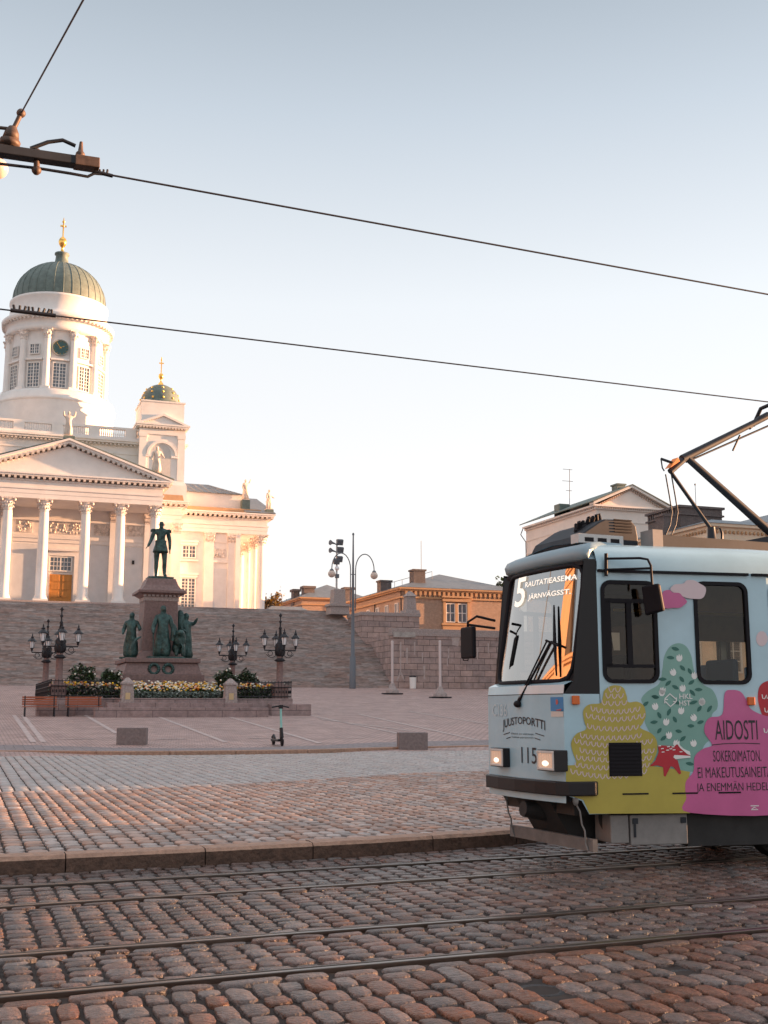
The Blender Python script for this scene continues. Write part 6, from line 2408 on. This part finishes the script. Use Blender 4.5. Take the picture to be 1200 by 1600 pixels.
for (x, y) in tul:
    a = random.uniform(-.5, .5)
    base = [(-4, -4), (-2.2, -1.6), (-1, -6), (1, -1.8), (2.6, -5.5), (4.6, -1.5), (4.8, 2), (2.6, 5.6), (-1, 6.2), (-4, 3.8), (-5, 0)]
    pl.append([(x + u * math.cos(a) - v * math.sin(a), y + u * math.sin(a) + v * math.cos(a)) for u, v in base])
decal(pl, whitep, 'painted_tulips', .004)
ground = [(884, 1196), (884, 1241), (911, 1250), (921, 1271.5), (1078, 1270.5), (1071, 1240), (1078, 1206), (1050, 1201), (1020, 1197), (1000, 1190)]
decal([ground], olive, 'painted_meadow', .005)
ot = z6([(165, 1120), (180, 1080), (265, 1020), (230, 900), (215, 800), (270, 710), (370, 660), (350, 580), (340, 470), (400, 405), (520, 390), (545, 320), (560, 260), (620, 215), (690, 205), (760, 235), (790, 310), (810, 380), (900, 375), (970, 420), (990, 520), (960, 600), (935, 650), (1040, 700), (1100, 770), (1110, 880), (1070, 990), (1030, 1050), (1040, 1120), (1000, 1190), (700, 1220), (300, 1180)])
decal([smooth_poly(ot)], olive, 'painted_tree', .006)


def ribbons(lines, wpx, mat, name, off):
    m = MB()
    for ln_ in lines:
        n = len(ln_)
        L_, R_ = [], []
        for i in range(n):
            d = Vector((ln_[min(i + 1, n - 1)][0] - ln_[max(i - 1, 0)][0], ln_[min(i + 1, n - 1)][1] - ln_[max(i - 1, 0)][1])).normalized()
            nx, ny = -d.y * wpx / 2, d.x * wpx / 2
            L_.append(S(*sp(ln_[i][0] + nx, ln_[i][1] + ny), off)); R_.append(S(*sp(ln_[i][0] - nx, ln_[i][1] - ny), off))
        m.add(L_ + R_, [(i, i + 1, n + i + 1, n + i) for i in range(n - 1)])
    return m.build(name, mat, bd_)


lines = []
for (xa, xb, y, lift) in ((600, 740, 225, 10), (570, 770, 290, 12), (530, 805, 365, 14), (415, 940, 445, 40), (365, 990, 520, 45), (380, 925, 625, 30), (305, 955, 720, 30), (245, 1070, 790, 55), (300, 1090, 880, 40), (265, 1060, 950, 30), (250, 1040, 1030, 40), (205, 1010, 1110, 60)):
    nU = max(2, int((xb - xa) / 58))
    stp = (xb - xa) / nU
    cm = (xa + xb) / 2
    pts = []
    for i in range(nU):
        x0 = xa + i * stp
        k_ = lambda x: lift * ((x - cm) / (xb - xa) * 2) ** 2
        j = random.uniform(-4, 4)
        seg = [(x0 + 4, y + j), (x0 + stp * .12, y + 32), (x0 + stp * .38, y + 52 + j), (x0 + stp * .68, y + 36), (x0 + stp * .8, y + 4 + j), (x0 + stp * .86, y + 20)]
        seg = [(a, b - k_(a) + lift * .3) for a, b in seg]
        if all(605 < a < 950 and 785 < b < 1165 for a, b in seg): 
            if len(pts) > 1: lines.append(z6(pts))
            pts = []
            continue
        pts += seg
    if len(pts) > 1: lines.append(z6(pts))
ribbons(lines, 1.45, pinklt, 'painted_scallops', .008)
decal([z5([(165, 505), (320, 515), (345, 495), (372, 530), (445, 588), (470, 605), (440, 615), (325, 625), (350, 650), (383, 770), (365, 780), (310, 712), (285, 702), (235, 800), (220, 795), (213, 712), (160, 695), (85, 705), (140, 650), (172, 570)])], red, 'painted_fox', .008)
decal([z5([(345, 495), (352, 476), (375, 512), (405, 540), (462, 565), (470, 600), (440, 590), (372, 532)]), z5([(470, 622), (330, 637), (308, 618), (318, 598), (440, 604), (466, 606)])] +
      [z5([(x - 14, y - 4), (x + 12, y - 6), (x + 14, y + 3), (x - 12, y + 5)]) for x, y in ((180, 512), (205, 538), (262, 520), (305, 522), (255, 553), (315, 550), (212, 570), (285, 540), (380, 568))], whitep, 'painted_fox_markings', .010)
pinkp = [(1132, 1083), (1143, 1078), (1157, 1081), (1166, 1094), (1173, 1108), (1194, 1118), (1222, 1124), (1232, 1150), (1238, 1200), (1238, 1268), (1079, 1270), (1072, 1246), (1071, 1222), (1083, 1205), (1085, 1182), (1098, 1170), (1112, 1164), (1101, 1146), (1101, 1132), (1109, 1121), (1128, 1116)]
redp = [(1184, 1092), (1186, 1074), (1196, 1065), (1212, 1064), (1222, 1080), (1228, 1130), (1218, 1155), (1197, 1150), (1194, 1127), (1188, 1110)]
decal([smooth_poly(redp)], red, 'painted_tree', .004)
decal([smooth_poly(pinkp)], pink, 'painted_tree', .006)
ribbons([[(x, y), (x + 1, y + 6), (x + 4, y + 7), (x + 7, y + 1), (x + 8, y + 6), (x + 11, y + 6), (x + 14, y)] for x, y in ((1190, 1085), (1194, 1106), (1193, 1138))], 1.6, whitep, 'painted_scallops', .008)
decal([smooth_poly([(1047, 923), (1052, 914), (1066, 912), (1072, 907), (1083, 907), (1092, 912), (1101, 918), (1101, 927), (1096, 935), (1085, 936), (1070, 934)])], pinklt, 'painted_cloud', .017)
decal([smooth_poly([(1034, 926), (1044, 922), (1050, 926), (1060, 927), (1065, 932), (1072, 940), (1067, 946), (1060, 950), (1050, 950), (1040, 951), (1034, 945)])], pink, 'painted_cloud', .019)
decal([[(1190 + 9 * math.cos(q * .5), 998 + 12 * math.sin(q * .5)) for q in range(13)]], pinklt, 'painted_cloud', .003)
SL = lambda a, z: S(a, z, .009)
for txt, (x0, y0, x1, y1), bo in (('AIDOSTI', (1117, 1156, 1182, 1125), .0), ('SOKEROIMATON.', (1114, 1190, 1188, 1172), -.004), ('EI MAKEUTUSAINEITA', (1090, 1215.5, 1205, 1197.5), -.004), ('JA ENEMMÄN HEDELMÄÄ', (1088, 1240.5, 1226, 1219), -.004)):
    a, b = sp(x0, y0), sp(x1, y1)
    lettering('slogan_lettering', txt, (a[0], b[0], a[1], b[1]), SL, inkm, bd_, bold=bo)
ribbons([[(1112, 1164), (1130, 1162), (1160, 1161), (1187, 1162)]], 1.3, inkm, 'slogan_underline', .009)
for txt, (x0, y0, x1, y1) in (('HKL', (1061, 1092, 1081, 1084)), ('HST', (1061, 1102.5, 1078, 1094.5))):
    a, b = sp(x0, y0), sp(x1, y1)
    lettering('operator_lettering', txt, (a[0], b[0], a[1], b[1]), SL, whitep, bd_, bold=.01)
ribbons([[(1038, 1092), (1046, 1084), (1055, 1092)], [(1056, 1090), (1056, 1096), (1051, 1096)], [(1055, 1097), (1047, 1104), (1039, 1096)], [(1038, 1099), (1038, 1093), (1043, 1093)]], 1.8, whitep, 'operator_emblem', .009)
ribbons([[(1172, 1259), (1185, 1259)], [(1173, 1265), (1178, 1261), (1184, 1265), (1173, 1265)]], 1.4, whitep, 'jack_mark', .009)
# vent, reflex lamps, seams
a, b = sp(952, 1213), sp(1001, 1160)
m = MB()
v8 = [S(u, z, o) for o in (.0, .012) for u, z in ((a[0], a[1]), (b[0], a[1]), (b[0], b[1]), (a[0], b[1]))]
m.add(v8, [(0, 1, 2, 3), (7, 6, 5, 4), (0, 4, 5, 1), (1, 5, 6, 2), (2, 6, 7, 3), (3, 7, 4, 0)])
for i in range(9):
    z = a[1] + (b[1] - a[1]) * (i + .5) / 9
    v8 = [S(u, zz, o) for o in (.012, .02) for u, zz in ((a[0] + .01, z - .008), (b[0] - .01, z - .008), (b[0] - .01, z + .008), (a[0] + .01, z + .008))]
    m.add(v8, [(0, 1, 2, 3), (7, 6, 5, 4), (0, 4, 5, 1), (1, 5, 6, 2), (2, 6, 7, 3), (3, 7, 4, 0)])
m.build('vent_grille', rubber, bd_)
for (x0, y0, x1, y1) in ((893, 1101, 904, 1087), (1167, 1102, 1177, 1089)):
    a, b = sp(x0, y0), sp(x1, y1)
    m = MB(); v8 = [S(u, z, o) for o in (.0, .035) for u, z in ((a[0], a[1]), (b[0], a[1]), (b[0], b[1]), (a[0], b[1]))]
    m.add(v8, [(0, 1, 2, 3), (7, 6, 5, 4), (0, 4, 5, 1), (1, 5, 6, 2), (2, 6, 7, 3), (3, 7, 4, 0)])
    m.build('indicator_lamp', orangelens, bd_, bevel=.008)
ribbons([[(972, 1240.7), (1013, 1240)], [(1050, 1239.6), (1089, 1239)], [(1122, 1238.5), (1157, 1238)]], 2.6, rubber, 'skirt_slot', .0095)

# mirrors, wipers
m = MB()
for y_ in (.0,):
    q0 = fp(790, 962, -.1); q1 = fp(745, 963, -.1); q2 = fp(731, 972, -.1)
    m.tube([(.12, .76, q0[2]), q1, q2, (q2[0], q2[1], q2[2] - .06)], .014, 6); r0 = fp(788, 975, -.1); r1 = fp(731, 976, -.1); m.tube([(.12, .76, r0[2]), r1], .013, 6)
ml = m.build('mirror_arm', rubber, tram)
m = MB(); a, b = fp(723, 1030, -.1), fp(742, 978, -.1)
m.box(-.13, -.08, b[1], a[1], a[2], b[2]); m.build('mirror', rubber, ml, bevel=.02)
m = MB(); p_ = fp(727, 1031, -.1); m.tube([fp(723, 1020, -.1), fp(724, 1032, -.1), fp(731, 1032, -.1), fp(733, 1024, -.1)], .006, 5); m.build('mirror_cable', rubber, ml)
m = MB()
b0, b1, b2, b3 = [(*sp(*q, .03), .03) for q in ((947, 868), (947, 900), (1008, 872), (1008, 888))]
m.tube([S(b0[0], b0[1] + .02, .03), S(b1[0], b1[1], .03)], .018, 6)
A = lambda x, y, o: S(*sp(x, y, o), o)
m.tube([S(b0[0], b0[1] - .03, .03), A(1000, 872, .2), A(1012, 874, .22), A(1017, 884, .24), A(1019, 915, .25)], .0115, 6)
m.tube([S(b0[0], b1[1] + .06, .03), A(1016, 888, .23)], .0115, 6)
mr = m.build('mirror_arm', rubber, tram)
m = MB()
c0_ = [A(1001, 916, .10), A(1028, 911, .27), A(1036, 954, .27), A(1007, 962, .10)]
d0_ = [Vector(p) + Vector((.05, .02, 0)) for p in c0_]
c0_ = [Vector(p) for p in c0_]
m.add(c0_ + d0_, [(0, 1, 2, 3), (7, 6, 5, 4), (0, 4, 5, 1), (1, 5, 6, 2), (2, 6, 7, 3), (3, 7, 4, 0)])
m.build('mirror', rubber, mr, bevel=.02)
m = MB()
u0, v0 = ws_fit(868, 946); u1, v1 = ws_fit(868, 1056); uc, vc = ws_fit(868, 1003)
m.tube([WS(u0, v0, .03), WS(uc, vc, .035), WS(u1, max(v1, .03), .03)], [.009, .02, .009], 6)
pv = Vector((-.075, fp(812, 1102, -.05)[1], fp(812, 1100, -.05)[2]))
m.tube([pv, Vector(WS(uc, vc, .05)) + Vector((0, .05, 0))], .013, 6)
m.tube([pv + Vector((.01, .05, -.01)), Vector(WS(uc, vc, .05)) + Vector((0, .12, .01))], .009, 6)
m.tube([Vector(WS(uc, vc, .05)) + Vector((0, .13, .02)), Vector(WS(uc, vc, .045)) + Vector((0, -.08, -.04))], .012, 6)
m.ball(pv.x, pv.y, pv.z, .035, .05, .035, 8, 6)
wp = m.build('wiper', rubber, tram)

# roof equipment
m = MB()
y_ = -.42
pts = [cp_(x, y, y_) for x, y in ((900, 846), (905, 836), (936, 815), (945, 811), (985, 812), (994, 822), (997, 838))]
poly = [(p[0], max(p[2], 3.06)) for p in pts]
poly = [(poly[0][0], 3.05)] + poly + [(poly[-1][0], 3.05)]
m.prism(poly, lambda a, b, w_: (a, w_, b), -.42, .42)
ac = m.build('roof_unit', darkgrey, roof, bevel=.015)
m = MB(); x0 = poly[0][0]
m.box(x0 - .02, x0 + .5, -.5, -.36, 3.06, 3.15); m.build('unit_plinth', M('plinth_white', (.55, .52, .5), .5), ac)
m = MB()
for i in range(3): m.box(x0 + .05 + i * .15, x0 + .15 + i * .15, -.505, -.50, 3.075, 3.115)
m.build('plinth_slots', rubber, ac)
m = MB()
for i in range(5): m.box(x0 + .45, x0 + .66, -.43, -.415, 3.2 + i * .03, 3.212 + i * .03)
m.build('louvre', rubber, ac)
m = MB(); m.tube([cp_(900, 832, -.2), cp_(915, 824, -.2), cp_(938, 815, -.2)], .035, 6)
for i in range(14): a = cp_(900 + i * 3, 832 - i * 1.2, -.2); m.tube([a, (a[0] + random.uniform(-.05, .05), a[1] + random.uniform(-.05, .05), a[2] + .09)], .02, 5)
m.build('cable_bundle', rubber, ac)
m = MB(); a = cp_(1008, 835, -.55)
m.box(a[0], XT + 9, -.60, -.52, 3.0, a[2]); m.box(a[0], XT + 9, .52, .6, 3.0, a[2] - .001); m.build('roof_rail', darkgrey, roof)
m = MB(); m.box(a[0] - .02, a[0] + .1, -.70, -.5, 2.98, a[2] + .03); m.build('roof_bracket', greymet, roof)
# pantograph
pan = MB()
kn = cp_(1072, 714); kl = cp_(1047, 737); up_ = cp_(1200, 650); lo = cp_(1215, 842); rd_ = cp_(1112, 828); 
U = Vector(up_) - Vector(kn); U2 = Vector(up_) + U * .38
pan.tube([lo, kn], [.05, .038], 8); pan_l = pan.build('pantograph_arm', darkgrey, roof)
pan = MB(); pan.tube([Vector(kn) - U * .05, U2], [.045, .03], 8); pan.tube([kn, kl], [.04, .035], 8)
pan.tube([cp_(1072, 722), Vector(up_) + Vector((.3, 0, .02))], .011, 6); pan.tube([cp_(1156, 680), cp_(1145, 704)], .012, 5)
pan.build('pantograph_arm', darkgrey, roof)
pan = MB(); pan.tube([Vector(cp_(1050, 740)) , rd_], .022, 6); pan.tube([cp_(1033, 717), cp_(1053, 724)], .016, 6); pan.tube([cp_(1033, 718), cp_(1035, 731), cp_(1038, 736)], .008, 5)
pan.build('control_rod', darkgrey, roof)
pan = MB(); a, b, c_ = Vector(cp_(1055, 716)), Vector(cp_(1043, 732)), Vector(cp_(1058, 722)); pan.prism([(a.x, a.z), (b.x, b.z), (c_.x, c_.z)], lambda x, z, w_: (x, w_, z), -.05, .05); pan.build('orange_gusset', M('orange_gusset_paint', (.8, .25, .05), .5), roof)
pan = MB()
for dx in (0, 9): pan.tube([cp_(1040 + dx, 741), cp_(1046 + dx, 775), cp_(1050 + dx, 800), cp_(1047 + dx, 820), cp_(1040 + dx, 836)], .008, 5)
pan.build('flex_cable', iron, roof)
pan = MB(); a = cp_(1112, 838); pan.lathe([(.12, 3.05), (.1, 3.2), (.05, 3.26), (.04, a[2] + .1)], a[0], 0, 12); pan.tube([cp_(1112, 830), cp_(1124, 824), cp_(1128, 832), cp_(1128, 842)], .014, 6); pan.build('insulator', iron, roof)
pan = MB(); pan.box(lo[0] - .4, lo[0] + .6, -.45, .45, 3.08, 3.3); pan.build('pantograph_base', darkgrey, roof)
pan = MB(); T_ = U2
pan.tube([T_ + Vector((0, -.75, -.12)), T_ + Vector((0, -.6, .06)), T_ + Vector((0, 0, .1)), T_ + Vector((0, .6, .06)), T_ + Vector((0, .75, -.12))], .025, 6)
pan.tube([T_ + Vector((-.3, -.4, 0)), T_ + Vector((0, -.4, .05))], .015, 5); pan.tube([cp_(1170, 668), cp_(1185, 655), cp_(1200, 647)], .03, 6); pan.build('collector_bow', darkgrey, roof)

# underside
m = MB(); m.box(.15, 10.5, -.62, .62, .5, .86); m.box(.9, 10.5, -.84, .84, .52, .86); m.build('underframe', underm, tram)
m = MB()
m.prism([(.05, .66), (.75, .66), (.7, .2), (.35, .2)], lambda a, b, w_: (a, w_, b), -.30, .34)
m.lathe([(.16, 0), (.16, .3)], 0, 0, 12) if False else None
m.tube([(-.02, .02, .52), (.3, .02, .48)], [.075, .1], 10); m.tube([(.5, -.6, .46), (.62, -.6, .46)], .12, 12)
m.build('coupler', underm, tram)
m = MB(); a, b = fp(798, 1300, .25), fp(905, 1324, .25)
m.T = None
m.box(.22, .27, -.80, .70, .19, .30); m.build('lifeguard_board', M('grey_plank', (.17, .15, .14), .7, var=.3, scale=5), tram)
m = MB()
for y in (-.72, .62):
    m = MB()
    pts = [(.10 + .12 * math.sin(i / 8 * 1.2), y + .015 * math.sin(i * 2.1), .66 - .46 * i / 8) for i in range(9)]
    m.tube(pts, .009, 6)
    m.ball(.10, y, .64, .03, .03, .045, 8, 6)
    m.build('lifeguard_chain', greymet, tram)
m = MB()
a, b = sp(955, 1322, -.08), sp(984, 1276, -.08)
def ubox(m, La, Lb, z0, z1, o0, o1):
    v8 = [S(u, z, o) for o in (o0, o1) for u, z in ((La, z0), (Lb, z0), (Lb, z1), (La, z1))]
    m.add(v8, [(0, 1, 2, 3), (7, 6, 5, 4), (0, 4, 5, 1), (1, 5, 6, 2), (2, 6, 7, 3), (3, 7, 4, 0)])
c_ = sp(1075, 1320, -.08)
ubox(m, a[0], b[0] - .012, a[1] + .02, .50, -.45, -.08); ubox(m, b[0], c_[0], a[1], .50, -.45, -.07)
eq = m.build('equipment_box', greymet, tram, bevel=.01)
m = MB(); ubox(m, b[0] + .02, b[0] + .07, .42, .47, -.07, -.055); ubox(m, c_[0] - .07, c_[0] - .02, .42, .47, -.07, -.055); ubox(m, b[0] + .03, b[0] + .05, .3, .42, -.07, -.06); m.build('latch', darkgrey, eq)
m = MB()
ubox(m, c_[0] + .02, LT + .1, .2, .51, -.5, -.12)
m.box(XT + .1, XT + 10, -.98, -.9, .17, .51)
m.build('wheel_shade_panel', underm, tram)  # dark sheet added in place of the shade in front of the wheels
for xb in (3.2, 9.0):
    m = MB(); m.box(xb - 1.0, xb + 1.0, -.62, .62, .28, .5); m.build('bogie_frame', underm, tram)
    for dx in (-.6, .6):
        for y in (-.5, .5):
            m = MB(); m.T = Matrix.Translation((xb + dx, y, .33)) @ Matrix.Rotation(R(90), 4, 'X'); m.lathe([(.33, -.05), (.34, .0), (.31, .05)], 0, 0, 24); m.build('wheel', underm, tram)
